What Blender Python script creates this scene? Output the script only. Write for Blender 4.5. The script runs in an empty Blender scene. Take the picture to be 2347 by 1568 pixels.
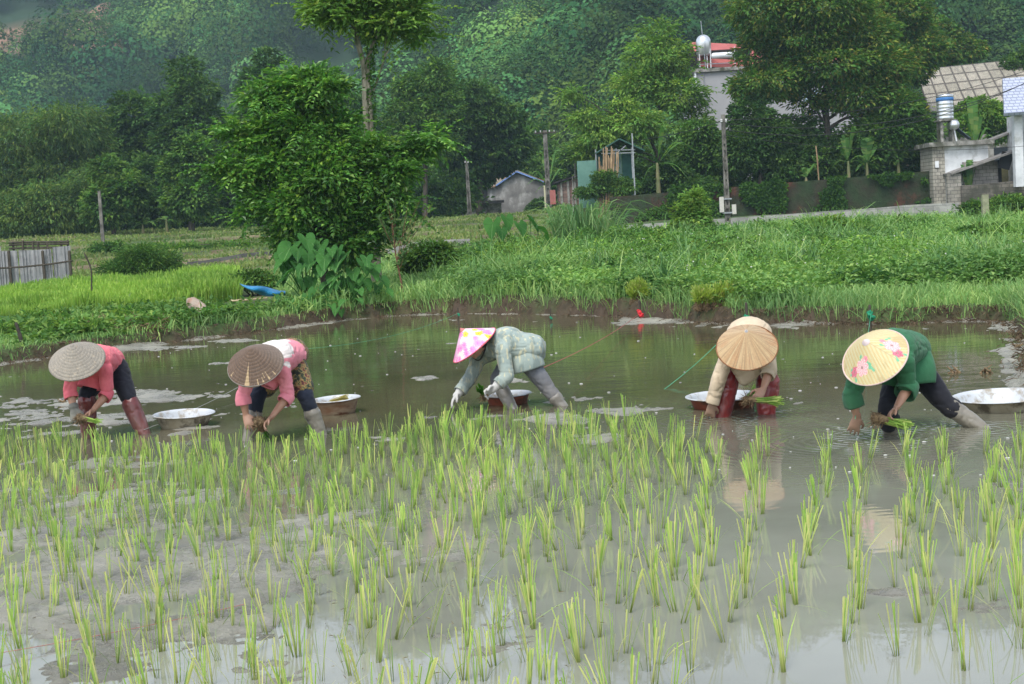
import bpy, math, random
import numpy as np
from mathutils import Vector
R = math.radians
rng = np.random.default_rng(11)
random.seed(5)
sc = bpy.context.scene
COL = sc.collection

# ---------------------------------------------------------------- camera
F, CX, CY, IW = 3500.0, 1173.5, 784.0, 2347.0
CAMZ = 1.65
PITCH, ROLL = math.atan(273.5 / F), R(3.3)
CAM = np.array([0.0, 0.0, CAMZ])
FW = np.array([0, math.cos(PITCH), -math.sin(PITCH)])
R0 = np.array([1.0, 0, 0]); U0 = np.array([0, math.sin(PITCH), math.cos(PITCH)])
RT = R0 * math.cos(ROLL) - U0 * math.sin(ROLL)
UP = U0 * math.cos(ROLL) + R0 * math.sin(ROLL)
from mathutils import Matrix
cam_d = bpy.data.cameras.new("camera"); cam = bpy.data.objects.new("camera", cam_d); COL.objects.link(cam)
m = Matrix.Identity(4)
for i in range(3):
    m[i][0] = RT[i]; m[i][1] = UP[i]; m[i][2] = -FW[i]; m[i][3] = CAM[i]
cam.matrix_world = m
cam_d.sensor_width = 36; cam_d.lens = 36 * F / IW; cam_d.clip_end = 5000; cam_d.clip_start = 0.1
cam_d.dof.use_dof = False
sc.camera = cam

# ---------------------------------------------------------------- sky, sun, exposure (overcast)
SUN_EL, SUN_AZ = R(58), R(200)
w = bpy.data.worlds.new("World"); sc.world = w; w.use_nodes = True
nt = w.node_tree; bg = nt.nodes["Background"]
sky = nt.nodes.new("ShaderNodeTexSky"); sky.sky_type = 'NISHITA'; sky.sun_disc = False
sky.sun_elevation = SUN_EL; sky.sun_rotation = SUN_AZ; sky.air_density = 1.0; sky.dust_density = 1.5; sky.ozone_density = 1.0
hs = nt.nodes.new("ShaderNodeHueSaturation"); hs.inputs["Saturation"].default_value = 0.5
nt.links.new(sky.outputs[0], hs.inputs["Color"]); nt.links.new(hs.outputs[0], bg.inputs[0])
bg.inputs[1].default_value = 0.15
sd = bpy.data.lights.new("sun", 'SUN'); sd.energy = 1.5; sd.angle = R(25); sd.color = (1, 0.97, 0.92)
so = bpy.data.objects.new("sun", sd); COL.objects.link(so)
dirv = Vector((math.sin(SUN_AZ) * math.cos(SUN_EL), math.cos(SUN_AZ) * math.cos(SUN_EL), math.sin(SUN_EL)))
so.rotation_euler = dirv.to_track_quat('Z', 'Y').to_euler()
sc.view_settings.view_transform = 'Standard'; sc.view_settings.look = 'None'
sc.view_settings.exposure = 0.98; sc.view_settings.gamma = 1.0
sc.cycles.use_denoising = True
sc.cycles.max_bounces = 6; sc.cycles.diffuse_bounces = 3; sc.cycles.glossy_bounces = 3
sc.cycles.transmission_bounces = 4; sc.cycles.volume_bounces = 0; sc.cycles.transparent_max_bounces = 8
sc.cycles.caustics_reflective = False; sc.cycles.caustics_refractive = False

# ---------------------------------------------------------------- pixel <-> world
def ray(px, py):
    return FW + (px - CX) / F * RT - (py - CY) / F * UP
def P(px, py, Y):
    d = ray(px, py); return CAM + d * (Y / d[1])
def PZ(px, py, z=0.0):
    d = ray(px, py); return CAM + d * ((z - CAMZ) / d[2])
def hz(px):
    return 510 - (px - CX) * math.tan(ROLL)
def XA(px, Y):            # world X of an azimuth column at distance Y
    return P(px, hz(px), Y)[0]

# ---------------------------------------------------------------- noise
def _h(i, j, k, s):
    n = (i.astype(np.int64) * 374761393 + j.astype(np.int64) * 668265263 + k.astype(np.int64) * 2147483647 + s * 1274126177) & 0xffffffff
    n = ((n ^ (n >> 13)) * 1274126177) & 0xffffffff
    n = (n ^ (n >> 16)) & 0xffffffff
    return n / 4294967295.0
def vn(p, s=0):
    p = np.asarray(p, float)
    i = np.floor(p).astype(np.int64); f = p - i; f = f * f * (3 - 2 * f)
    r = 0
    for a in (0, 1):
        for b in (0, 1):
            for c in (0, 1):
                wt = (f[:, 0] if a else 1 - f[:, 0]) * (f[:, 1] if b else 1 - f[:, 1]) * (f[:, 2] if c else 1 - f[:, 2])
                r = r + wt * _h(i[:, 0] + a, i[:, 1] + b, i[:, 2] + c, s)
    return r
def fbm(x, y, z=None, sc_=1.0, o=4, s=0):
    x = np.asarray(x, float).ravel(); y = np.asarray(y, float).ravel()
    z = np.zeros_like(x) if z is None else np.asarray(z, float).ravel()
    p = np.stack([x, y, z], 1) * sc_; r = np.zeros(len(x)); a = .5; t = 0
    for k in range(o):
        r += a * vn(p + 17.3 * k, s + k); t += a; a *= .5; p = p * 2.03
    return r / t
def sstep(a, b, x):
    t = np.clip((x - a) / (b - a), 0, 1); return t * t * (3 - 2 * t)

# ---------------------------------------------------------------- mesh builder
class MB:
    def __init__(self): self.v = []; self.f = []; self.m = []; self.c = []; self.n = 0
    def add(self, V, F_, mat=0, col=None):
        V = np.asarray(V, float)
        if isinstance(F_, (list, tuple)) and len(F_) and isinstance(F_[0], np.ndarray): Fs = F_
        else: Fs = [np.asarray(F_, int)]
        for f in Fs:
            if len(f): self.f.append(f + self.n); self.m.append(np.full(len(f), mat, int))
        self.v.append(V); self.n += len(V)
        if col is not None: self.c.append(np.asarray(col, float) if np.ndim(col) == 2 else np.tile(np.asarray(col, float), (len(V), 1)))
        return self
    def arrays(self):
        return np.concatenate(self.v), self.f
    def build(self, name, mats, parent=None, smooth=False, local=True):
        V = np.concatenate(self.v) if self.v else np.zeros((0, 3))
        if parent is not None and local: V = V - np.array(parent.get("_o", (0, 0, 0)))
        me = bpy.data.meshes.new(name)
        me.vertices.add(len(V)); me.vertices.foreach_set("co", V.astype(np.float32).ravel())
        loops = np.concatenate([f.ravel() for f in self.f]); sizes = np.concatenate([np.full(len(f), f.shape[1]) for f in self.f])
        starts = np.concatenate([[0], np.cumsum(sizes)[:-1]])
        me.loops.add(len(loops)); me.loops.foreach_set("vertex_index", loops.astype(np.int32))
        me.polygons.add(len(sizes)); me.polygons.foreach_set("loop_start", starts.astype(np.int32))
        try: me.polygons.foreach_set("loop_total", sizes.astype(np.int32))
        except Exception: pass
        me.polygons.foreach_set("material_index", np.concatenate(self.m).astype(np.int32))
        if self.c:
            C = np.concatenate(self.c)
            if len(C) == len(V):
                at = me.color_attributes.new("Col", 'FLOAT_COLOR', 'POINT')
                if C.shape[1] == 3: C = np.concatenate([C, np.ones((len(C), 1))], 1)
                at.data.foreach_set("color", C.astype(np.float32).ravel())
        me.update(calc_edges=True)
        me.polygons.foreach_set("use_smooth", np.full(len(sizes), bool(smooth)))
        for mt in (mats if isinstance(mats, (list, tuple)) else [mats]): me.materials.append(mt)
        ob = bpy.data.objects.new(name, me); COL.objects.link(ob)
        if parent is not None: ob.parent = parent
        return ob

def tag(o, label=None, cat=None, group=None, kind=None):
    if label: o["label"] = label
    if cat: o["category"] = cat
    if group: o["group"] = group
    if kind: o["kind"] = kind
    return o
def thing(name, loc, label, cat, group=None):
    o = bpy.data.objects.new(name, None); COL.objects.link(o); o.location = [float(t) for t in loc]
    o.empty_display_size = .2; o["_o"] = [float(t) for t in loc]
    return tag(o, label, cat, group)
def copy_thing(root, loc, rz=0, s=1, label=None):
    r = root.copy(); COL.objects.link(r); r.location = [float(t) for t in loc]; r.rotation_euler = (0, 0, rz); r.scale = (s, s, s)
    if label: r["label"] = label
    for ch in list(root.children):
        c = ch.copy(); COL.objects.link(c); c.parent = r
        for g in list(ch.children):
            d = g.copy(); COL.objects.link(d); d.parent = c
    return r

# ---------------------------------------------------------------- primitives -> (V, [faces])
def nrm(v):
    v = np.asarray(v, float); return v / (np.linalg.norm(v) + 1e-12)
def box(c, s, rz=0, M=None):
    V = np.array([[x, y, z] for z in (-.5, .5) for y in (-.5, .5) for x in (-.5, .5)]) * np.array(s)
    if M is not None: V = V @ np.asarray(M).T
    if rz: cz, sz = math.cos(rz), math.sin(rz); V = V @ np.array([[cz, sz, 0], [-sz, cz, 0], [0, 0, 1]])
    return V + np.array(c), np.array([[0, 2, 3, 1], [4, 5, 7, 6], [0, 1, 5, 4], [2, 6, 7, 3], [0, 4, 6, 2], [1, 3, 7, 5]])
def bar(a, b, w_, h_, up=(0, 0, 1)):
    a = np.asarray(a, float); b = np.asarray(b, float); d = nrm(b - a); s = nrm(np.cross(d, up)); u = np.cross(s, d)
    V = np.array([p + s * w_ / 2 * i + u * h_ / 2 * j for p in (a, b) for i, j in ((-1, -1), (1, -1), (1, 1), (-1, 1))])
    return V, np.array([[0, 3, 2, 1], [4, 5, 6, 7], [0, 1, 5, 4], [1, 2, 6, 5], [2, 3, 7, 6], [3, 0, 4, 7]])
def tube(pts, r, n=10, ref=None, cap=True, rnd=True):
    pts = np.asarray(pts, float); k = len(pts); r = np.asarray(r, float)
    if r.ndim == 0: r = np.full(k, float(r))
    if r.ndim == 1: r = np.stack([r, r], 1)
    T = np.gradient(pts, axis=0); T /= np.linalg.norm(T, axis=1)[:, None] + 1e-12
    if ref is None: ref = np.array([0, 0, 1.0]) if abs(T[0][2]) < .9 else np.array([1.0, 0, 0])
    if cap and rnd:   # rounded ends
        r0, r1 = r[0], r[-1]
        e0 = [pts[0] - T[0] * min(r0) * q for q in (.85, .5)]; e1 = [pts[-1] + T[-1] * min(r1) * q for q in (.5, .85)]
        pts = np.vstack([e0, pts, e1]); T = np.vstack([T[:1], T[:1], T, T[-1:], T[-1:]])
        r = np.vstack([r0 * .5, r0 * .86, r, r1 * .86, r1 * .5]); k += 4
    a = np.linspace(0, 2 * math.pi, n, endpoint=False); V = []; S = np.asarray(ref, float)
    for i in range(k):
        s = S - T[i] * np.dot(S, T[i]); s = nrm(s); u = np.cross(T[i], s); S = s
        V.append(pts[i] + np.outer(np.cos(a) * r[i, 0], s) + np.outer(np.sin(a) * r[i, 1], u))
    V = np.vstack(V); q = np.arange(n); q2 = (q + 1) % n
    Fq = np.concatenate([np.stack([i * n + q, i * n + q2, (i + 1) * n + q2, (i + 1) * n + q], 1) for i in range(k - 1)])
    if cap:
        V = np.vstack([V, pts[0], pts[-1]]); c0, c1 = len(V) - 2, len(V) - 1
        tr = np.concatenate([np.stack([np.full(n, c0), q2, q], 1), np.stack([np.full(n, c1), (k - 1) * n + q, (k - 1) * n + q2], 1)])
        return V, [Fq, tr]
    return V, [Fq]
def cr(pts, n=4):
    """Catmull-Rom through the points (any columns)."""
    p = np.asarray(pts, float); p = np.vstack([2 * p[0] - p[1], p, 2 * p[-1] - p[-2]]); out = []
    for i in range(1, len(p) - 2):
        for t in np.linspace(0, 1, n, endpoint=False):
            out.append(.5 * ((2 * p[i]) + (-p[i - 1] + p[i + 1]) * t + (2 * p[i - 1] - 5 * p[i] + 4 * p[i + 1] - p[i + 2]) * t * t + (-p[i - 1] + 3 * p[i] - 3 * p[i + 1] + p[i + 2]) * t ** 3))
    out.append(p[-2]); return np.array(out)
def ctube(rows, n=10, ref=None, sub=4, cap=True, rnd=True):
    """rows: list of (point, rx, ry)."""
    a = np.array([list(p) + [rx, ry] for p, rx, ry in rows]); a = cr(a, sub)
    return tube(a[:, :3], np.maximum(a[:, 3:], .001), n, ref, cap, rnd)
def lathe(prof, n=32, c=(0, 0, 0), axis=None, sx=1.0):
    prof = np.asarray(prof, float); a = np.linspace(0, 2 * math.pi, n, endpoint=False); k = len(prof)
    V = np.stack([np.outer(prof[:, 0], np.cos(a)) * sx, np.outer(prof[:, 0], np.sin(a)), np.repeat(prof[:, 1:2], n, 1)], -1).reshape(-1, 3)
    if axis is not None:
        z = nrm(axis); x = nrm(np.cross([0, 1, 0] if abs(z[1]) < .9 else [1, 0, 0], z)); y = np.cross(z, x)
        V = V[:, :1] * x + V[:, 1:2] * y + V[:, 2:] * z
    q = np.arange(n); q2 = (q + 1) % n
    Fq = np.concatenate([np.stack([i * n + q, i * n + q2, (i + 1) * n + q2, (i + 1) * n + q], 1) for i in range(k - 1)])
    return V + np.array(c), [Fq]
def ell(c, r, axes=None, n=16, k=10):
    t = np.linspace(0, math.pi, k + 1); prof = np.stack([np.maximum(np.sin(t), 1e-4), -np.cos(t)], 1)
    V, Fs = lathe(prof, n); V = V * np.array(r)
    if axes is not None: V = V @ np.asarray(axes)
    return V + np.array(c), Fs

def remesh(parts, voxel, sm=3):
    mb = MB()
    for V, Fs in parts: mb.add(V, Fs)
    mt = bpy.data.objects.new("tmp", bpy.data.meshes.new("tmp")); bpy.data.objects.remove(mt)
    ob = mb.build("tmp_remesh", [])
    md = ob.modifiers.new("r", 'REMESH'); md.mode = 'VOXEL'; md.voxel_size = voxel
    if sm:
        s = ob.modifiers.new("s", 'SMOOTH'); s.iterations = sm; s.factor = .5
    dg = bpy.context.evaluated_depsgraph_get(); ev = ob.evaluated_get(dg); me = ev.to_mesh()
    V = np.empty(len(me.vertices) * 3, np.float32); me.vertices.foreach_get("co", V); V = V.reshape(-1, 3).astype(float)
    N = np.empty(len(me.vertices) * 3, np.float32); me.vertices.foreach_get("normal", N); N = N.reshape(-1, 3).astype(float)
    st = np.empty(len(me.polygons), np.int32); me.polygons.foreach_get("loop_total", st)
    li = np.empty(len(me.loops), np.int32); me.loops.foreach_get("vertex_index", li)
    if (st == 4).all(): Fs = [li.reshape(-1, 4)]
    else:
        ls = np.concatenate([[0], np.cumsum(st)[:-1]]); Fs = []
        for kk in (3, 4):
            ii = ls[st == kk]
            if len(ii): Fs.append(np.stack([li[ii + j] for j in range(kk)], 1))
    ev.to_mesh_clear(); me0 = ob.data; bpy.data.objects.remove(ob); bpy.data.meshes.remove(me0)
    return V, Fs, N

# ---------------------------------------------------------------- foliage pieces
def rv(n): 
    v = rng.normal(size=(n, 3)); return v / np.linalg.norm(v, axis=1)[:, None]
def leaves(p, d, nr, L, W, fold=.25):
    """folded leaves: base p, direction d, normal nr."""
    n = len(p); d = d / (np.linalg.norm(d, axis=1)[:, None] + 1e-9)
    s = np.cross(d, nr); s /= np.linalg.norm(s, axis=1)[:, None] + 1e-9; u = np.cross(s, d)
    L = np.broadcast_to(np.asarray(L, float), (n,))[:, None]; W = np.broadcast_to(np.asarray(W, float), (n,))[:, None]
    V = np.stack([p, p + d * L * .45 + s * W * .5 + u * W * fold, p + d * L - u * L * .12, p + d * L * .45 - s * W * .5 + u * W * fold], 1).reshape(-1, 3)
    b = np.arange(n)[:, None] * 4
    return V, np.concatenate([b + [0, 1, 2], b + [0, 2, 3]])
def crown(lobes, n, L, W, clump=.35, per=14, up=.5, shell=.55, droop=.15, seed=None):
    """lobes: list of (centre, (rx,ry,rz)); leafy clumps spread through the outer part of every lobe."""
    vol = np.array([r[0] * r[1] * r[2] for _, r in lobes]) ** .75; vol /= vol.sum()
    k = max(1, n // per); which = rng.choice(len(lobes), k, p=vol)
    C = np.array([c for c, _ in lobes], float)[which]; Rr = np.array([r for _, r in lobes], float)[which]
    q = rv(k); rad = shell + (1 - shell) * rng.random(k) ** .7
    rad *= .82 + .36 * vn(q * 2.3 + which[:, None] * 7.7, 5)
    cc = C + q * Rr * rad[:, None]
    idx = np.repeat(np.arange(k), per); m_ = len(idx)
    off = rv(m_) * (rng.random(m_) ** .5)[:, None] * clump * (.6 + .8 * rng.random(k))[idx][:, None]; off[:, 2] *= .55
    p = cc[idx] + off
    out = q[idx] * [1, 1, .6] + off / max(clump, 1e-3) * .8
    d = out + rv(m_) * .7; d[:, 2] -= droop
    nr = np.array([0, 0, 1.0]) * up * 2 + out * .6 + rv(m_) * .6
    sz = .7 + .6 * rng.random(m_)
    V, Fq = leaves(p, d, nr, L * sz, W * sz); tone = (.62 + .76 * rng.random(k))[idx]; hue = rng.random(k)[idx]
    return V, Fq, np.repeat(np.stack([tone * (.85 + .35 * hue), tone, tone * (.95 - .2 * hue)], 1), 4, 0)
def blades(p, h, wd, lean=.3, curve=.5, az=None):
    n = len(p); az = rng.random(n) * 2 * math.pi if az is None else az
    h = np.broadcast_to(np.asarray(h, float), (n,)); wd = np.broadcast_to(np.asarray(wd, float), (n,))
    ln = lean * rng.normal(size=n); a2 = rng.random(n) * 2 * math.pi
    dx = np.stack([np.cos(a2), np.sin(a2), np.zeros(n)], 1); s = np.stack([np.cos(az), np.sin(az), np.zeros(n)], 1)
    up = np.array([0, 0, 1.0])
    m1 = p + up * (h * .55)[:, None] + dx * (ln * h * .5)[:, None]
    m2 = p + up * (h * .88)[:, None] + dx * (ln * h * (1 + curve * .5))[:, None]
    t = p + up * (h * (1 - .25 * curve * np.abs(ln)))[:, None] + dx * (ln * h * (1 + 1.3 * curve))[:, None]
    W = wd[:, None] * .5
    V = np.stack([p - s * W * .7, p + s * W * .7, m1 + s * W, m1 - s * W, m2 + s * W * .8, m2 - s * W * .8, t], 1).reshape(-1, 3)
    b = np.arange(n)[:, None] * 7
    return V, [np.concatenate([b + [0, 1, 2, 3], b + [3, 2, 4, 5]]), b + np.array([[5, 4, 6]])]

# ---------------------------------------------------------------- materials
def newmat(name):
    m_ = bpy.data.materials.new(name); m_.use_nodes = True; t = m_.node_tree; t.nodes.clear()
    o = t.nodes.new("ShaderNodeOutputMaterial"); return m_, t, o
def N_(t, k, **kw):
    n = t.nodes.new(k)
    for a, b in kw.items(): setattr(n, a, b)
    return n
def noise(t, scale, detail=4, vec=None, rough=.55):
    n = N_(t, "ShaderNodeTexNoise"); n.inputs["Scale"].default_value = scale; n.inputs["Detail"].default_value = detail; n.inputs["Roughness"].default_value = rough
    if vec is not None: t.links.new(vec, n.inputs["Vector"])
    return n
def ramp(t, fac, stops):
    r = N_(t, "ShaderNodeValToRGB"); e = r.color_ramp.elements
    while len(e) < len(stops): e.new(.5)
    for q, (p_, c_) in zip(e, stops): q.position = p_; q.color = (*c_, 1) if len(c_) == 3 else c_
    t.links.new(fac, r.inputs[0]); return r
def mixc(t, fac, a, b, mode='MIX'):
    x = N_(t, "ShaderNodeMix", data_type='RGBA', blend_type=mode); x.clamp_factor = True
    for s, v in ((x.inputs[0], fac), (x.inputs[6], a), (x.inputs[7], b)):
        if hasattr(v, "is_output"): t.links.new(v, s)
        elif isinstance(v, (int, float)): s.default_value = v
        else: s.default_value = (*v, 1)
    return x.outputs[2]
def math_(t, op, a, b=0.0, c=None):
    x = N_(t, "ShaderNodeMath", operation=op)
    for s, v in zip(x.inputs, (a, b) if c is None else (a, b, c)):
        if hasattr(v, "is_output"): t.links.new(v, s)
        else: s.default_value = v
    return x.outputs[0]
def bump(t, h, strength=.5, dist=.02):
    b = N_(t, "ShaderNodeBump"); b.inputs["Strength"].default_value = strength; b.inputs["Distance"].default_value = dist
    t.links.new(h, b.inputs["Height"]); return b.outputs[0]
def vecscale(t, s, src="Object"):
    tc = N_(t, "ShaderNodeTexCoord"); mp = N_(t, "ShaderNodeMapping"); mp.inputs["Scale"].default_value = s
    t.links.new(tc.outputs[src], mp.inputs[0]); return mp.outputs[0]
def leafmat(name, c1, c2, c3=None, trans=.35, big=.6, rough=.6, spec=.16, tone=False):
    """leaf colours vary leaf by leaf and patch by patch."""
    m_, t, o = newmat(name)
    g = N_(t, "ShaderNodeNewGeometry"); c3 = c3 or c2
    r = ramp(t, g.outputs["Random Per Island"], [(0, c1), (.6, c2), (1, c3)])
    n = noise(t, big, 3, vecscale(t, (1, 1, 1)))
    rr = ramp(t, n.outputs[0], [(.28, (.52, .6, .66)), (.72, (1.4, 1.3, 1.15))])
    c = mixc(t, 1.0, r.outputs[0], rr.outputs[0], 'MULTIPLY')
    if tone: va = N_(t, 'ShaderNodeVertexColor'); va.layer_name = 'Col'; c = mixc(t, 1.0, c, va.outputs[0], 'MULTIPLY')
    b = N_(t, "ShaderNodeBsdfPrincipled"); t.links.new(c, b.inputs["Base Color"]); b.inputs["Roughness"].default_value = rough; b.inputs["Specular IOR Level"].default_value = spec
    tr = N_(t, "ShaderNodeBsdfTranslucent"); c2_ = mixc(t, 1.0, c, (1.15, 1.25, .6), 'MULTIPLY'); t.links.new(c2_, tr.inputs[0])
    mx = N_(t, "ShaderNodeMixShader"); mx.inputs[0].default_value = trans
    t.links.new(b.outputs[0], mx.inputs[1]); t.links.new(tr.outputs[0], mx.inputs[2]); t.links.new(mx.outputs[0], o.inputs[0])
    return m_
def surf(name, c1, c2, scale=5, rough=.8, bmp=.3, bd=.01, detail=6, stops=(.35, .65), vs=(1, 1, 1), c3=None, scale2=None, spec=.3, metal=0, extra=None):
    m_, t, o = newmat(name); v = vecscale(t, vs)
    n = noise(t, scale, detail, v, .6); col = ramp(t, n.outputs[0], [(stops[0], c1), (stops[1], c2)]).outputs[0]
    if c3 is not None:
        n2 = noise(t, scale2 or scale * .3, 5, v, .65); f = ramp(t, n2.outputs[0], [(.5, (0, 0, 0)), (.62, (1, 1, 1))]).outputs[0]
        col = mixc(t, f, col, c3)
    if extra: col = extra(t, col, v)
    b = N_(t, "ShaderNodeBsdfPrincipled"); t.links.new(col, b.inputs["Base Color"]); b.inputs["Roughness"].default_value = rough
    b.inputs["Specular IOR Level"].default_value = spec; b.inputs["Metallic"].default_value = metal
    if bmp: t.links.new(bump(t, n.outputs[0], bmp, bd), b.inputs["Normal"])
    t.links.new(b.outputs[0], o.inputs[0]); return m_
def attrmat(name, rough=.8, nscale=20, namt=.25, bmp=.3, bd=.01, spec=.3, vs=(1, 1, 1)):
    m_, t, o = newmat(name); a = N_(t, "ShaderNodeVertexColor"); a.layer_name = "Col"
    n = noise(t, nscale, 6, vecscale(t, vs), .65)
    rr = ramp(t, n.outputs[0], [(.25, (1 - namt,) * 3), (.75, (1 + namt,) * 3)])
    c = mixc(t, 1.0, a.outputs[0], rr.outputs[0], 'MULTIPLY')
    b = N_(t, "ShaderNodeBsdfPrincipled"); t.links.new(c, b.inputs["Base Color"]); b.inputs["Roughness"].default_value = rough; b.inputs["Specular IOR Level"].default_value = spec
    if bmp: t.links.new(bump(t, n.outputs[0], bmp, bd), b.inputs["Normal"])
    t.links.new(b.outputs[0], o.inputs[0]); return m_
HAZE = 0.00034
# ================================================================ SETTING
# paddy outline (image points on the water plane, turned into world points)
SH = [PZ(x, y)[:2] for x, y in [(-150, 862), (0, 836), (150, 815), (270, 801), (400, 784), (560, 766), (700, 745), (800, 733), (950, 722), (1100, 719),
      (1300, 722), (1450, 728), (1600, 740), (1700, 745), (1850, 742), (2000, 744), (2100, 742), (2200, 737), (2290, 738), (2338, 752), (2352, 790), (2362, 840), (2385, 900)]]
SH = [np.array([-16.0, 2.0])] + SH + [np.array([SH[-1][0] + .15, 2.0])]
SHP = np.array(SH)
def sdist(X, Y):
    """distance to the paddy's edge, negative inside it"""
    x = np.asarray(X, float).ravel(); y = np.asarray(Y, float).ravel(); d = np.full(len(x), 1e9); ins = np.zeros(len(x), bool)
    for i in range(len(SHP)):
        a = SHP[i]; b = SHP[(i + 1) % len(SHP)]; e = b - a; L2 = (e ** 2).sum()
        t = np.clip(((x - a[0]) * e[0] + (y - a[1]) * e[1]) / L2, 0, 1)
        d = np.minimum(d, np.hypot(x - a[0] - t * e[0], y - a[1] - t * e[1]))
        c = ((a[1] > y) != (b[1] > y)); xx = a[0] + (y - a[1]) / np.where(e[1] == 0, 1e-9, e[1]) * e[0]
        ins ^= c & (x < xx)
    return np.where(ins, -d, d)
TPX = np.array([-900, 100, 500, 750, 1000, 1200, 1420, 1800, 2200, 3000.])
TY = np.array([0, 20, 26, 31, 37, 46, 57, 68, 72, 78, 85, 100, 130, 180, 400.])
TZ = np.array([
 [.2] * 10, [.2] * 10,
 [.2, .2, .2, .22, .25, .28, .28, .3, .28, .3],
 [.2, .2, .2, .25, .3, .5, .5, .45, .4, .4],
 [.2, .2, .2, .25, .38, .6, .62, .58, .55, .55],
 [.2, .2, .22, .25, .3, .48, .6, .6, .6, .6],
 [.2, .2, .2, .25, .35, .5, .62, .62, .62, .62],
 [.3, .3, .35, .5, .7, .65, .66, .66, .66, .66],
 [.6, .6, .65, .8, .95, .8, .70, .68, .68, .68],
 [1.2, 1.2, 1.2, 1.1, 1.05, 1.05, 1.0, 1.0, 1.0, 1.],
 [1.75, 1.75, 1.7, 1.6, 1.55, 1.5, 1.25, 1.25, 1.25, 1.25],
 [2.3, 2.3, 2.25, 2.1, 2.0, 2.0, 2.7, 3.05, 3.1, 3.1],
 [2.6, 2.6, 2.6, 2.5, 2.4, 2.4, 3.0, 3.2, 3.4, 3.4],
 [3.5] * 10, [6.0] * 10])
def hill(X, Y):
    px = 1173 + X / np.maximum(Y, 1) * 3500
    n1 = fbm(X, Y, None, 1 / 70., 4, 3); n2 = fbm(X, Y, None, 1 / 25., 3, 9)
    # nearer hill on the right: its flank falls away towards the valley on the left
    e = sstep(-32, 14, X)
    hr = (Y - 165) * .52 * e + (n1 - .5) * 34 * sstep(170, 230, Y) * e + (n2 - .5) * 10 * sstep(170, 220, Y) * e
    hr = np.minimum(hr, 78 * e + (n1 - .5) * 14)
    hl = (Y - 300) * .50 + (n1 - .5) * 55 * sstep(300, 360, Y) + (n2 - .5) * 12
    hl = np.minimum(hl, 116 + (n1 - .5) * 18)
    return np.maximum(np.maximum(hr, hl), 0)
def gz(X, Y):
    X = np.asarray(X, float).ravel(); Y = np.asarray(Y, float).ravel()
    px = 1173 + X / np.maximum(Y, 1) * 3500; px = np.clip(px, TPX[0], TPX[-1])
    j = np.clip(np.searchsorted(TPX, px) - 1, 0, len(TPX) - 2); u = (px - TPX[j]) / (TPX[j + 1] - TPX[j])
    yc = np.clip(Y, 0, 399); i = np.clip(np.searchsorted(TY, yc) - 1, 0, len(TY) - 2); v = (yc - TY[i]) / (TY[i + 1] - TY[i])
    v = v * v * (3 - 2 * v)
    z = (TZ[i, j] * (1 - u) + TZ[i, j + 1] * u) * (1 - v) + (TZ[i + 1, j] * (1 - u) + TZ[i + 1, j + 1] * u) * v
    q = z / .33; fq = np.floor(q); st_ = (fq + sstep(.72, .98, q - fq)) * .33; tm = sstep(58, 61, Y) * (1 - sstep(106, 112, Y)) * (1 - sstep(1300, 1380, px)); z = z * (1 - tm) + (st_ + .12) * tm
    # raised ground held by the retaining wall on the right
    z = z + sstep(1385, 1425, px) * sstep(86.2, 86.6, Y) * (1 - sstep(96, 100, Y)) * np.maximum(0, (2.75 + .35 * sstep(1430, 2150, px)) - z)
    s = sdist(X, Y)
    z = z + (fbm(X, Y, None, .35, 3, 21) - .5) * (.14 + .34 * sstep(950, 1100, px) * sstep(1.5, 5, s) * (1 - sstep(55, 66, Y))) * sstep(.5, 3, s) + (fbm(X, Y, None, 2.2, 3, 22) - .5) * .06 * sstep(-.1, .4, s)
    z = np.where(Y < 150, z, z) + hill(X, Y)
    b = sstep(-.22, .16, s + (fbm(X, Y, None, 3.0, 3, 31) - .5) * .3)
    return -.5 + (z + .5) * b
def g1(x, y): return float(gz([x], [y])[0])
def at(px, Y):
    """ground point under an image column at distance Y"""
    x = XA(px, Y); return np.array([x, Y, g1(x, Y)])

def grid(px0, px1, ncol, Ys, wide=True):
    a = np.linspace((px0 - 1173) / 3500, (px1 - 1173) / 3500, ncol); e_ = np.geomspace(.02, 2.4, 26); a = np.concatenate([a[0] - e_[::-1], a, a[-1] + e_]) if wide else a; ncol = len(a); X = np.outer(Ys, a); Y = np.repeat(np.asarray(Ys)[:, None], ncol, 1)
    nr = len(Ys); q = (np.arange(nr - 1)[:, None] * ncol + np.arange(ncol - 1)[None]).ravel()
    return X.ravel(), Y.ravel(), np.stack([q, q + 1, q + ncol + 1, q + ncol], 1)

# ---- ground sheet
Ys = np.concatenate([np.linspace(2.2, 5.8, 19), 1 / np.linspace(1 / 6., 1 / 58., 330), np.arange(58.4, 86, .4), np.arange(86.1, 87, .12), np.arange(87.2, 112, .5), np.linspace(112.6, 200, 70), np.linspace(203, 760, 170)])
X, Y, Fg = grid(-700, 3100, 460, Ys)
Z = gz(X, Y); s = sdist(X, Y); px = 1173 + X / Y * 3500
n1 = fbm(X, Y, None, .5, 4, 41); n2 = fbm(X, Y, None, 2.5, 4, 42); n3 = fbm(X, Y, None, 1 / 30., 4, 43)
def lerp(a, b, t): return a * (1 - t[:, None]) + np.array(b) * t[:, None]
C = np.tile([.05, .085, .025], (len(X), 1))
C = lerp(C, [.11, .095, .045], sstep(.45, .7, n1) * .8)
C = lerp(C, [.06, .043, .028], 1 - sstep(.02, .3, s + (n2 - .5) * .5))          # cut earth at the water's edge
ter = sstep(57, 60, Y) * (1 - sstep(1330, 1420, px)) * (1 - sstep(100, 108, Y))
C = lerp(C, [.13, .15, .055], ter * sstep(.35, .6, n1)); C = lerp(C, [.19, .155, .09], ter * sstep(.5, .62, fbm(X * .25, Y, None, .3, 3, 47)) * .9)
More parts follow.
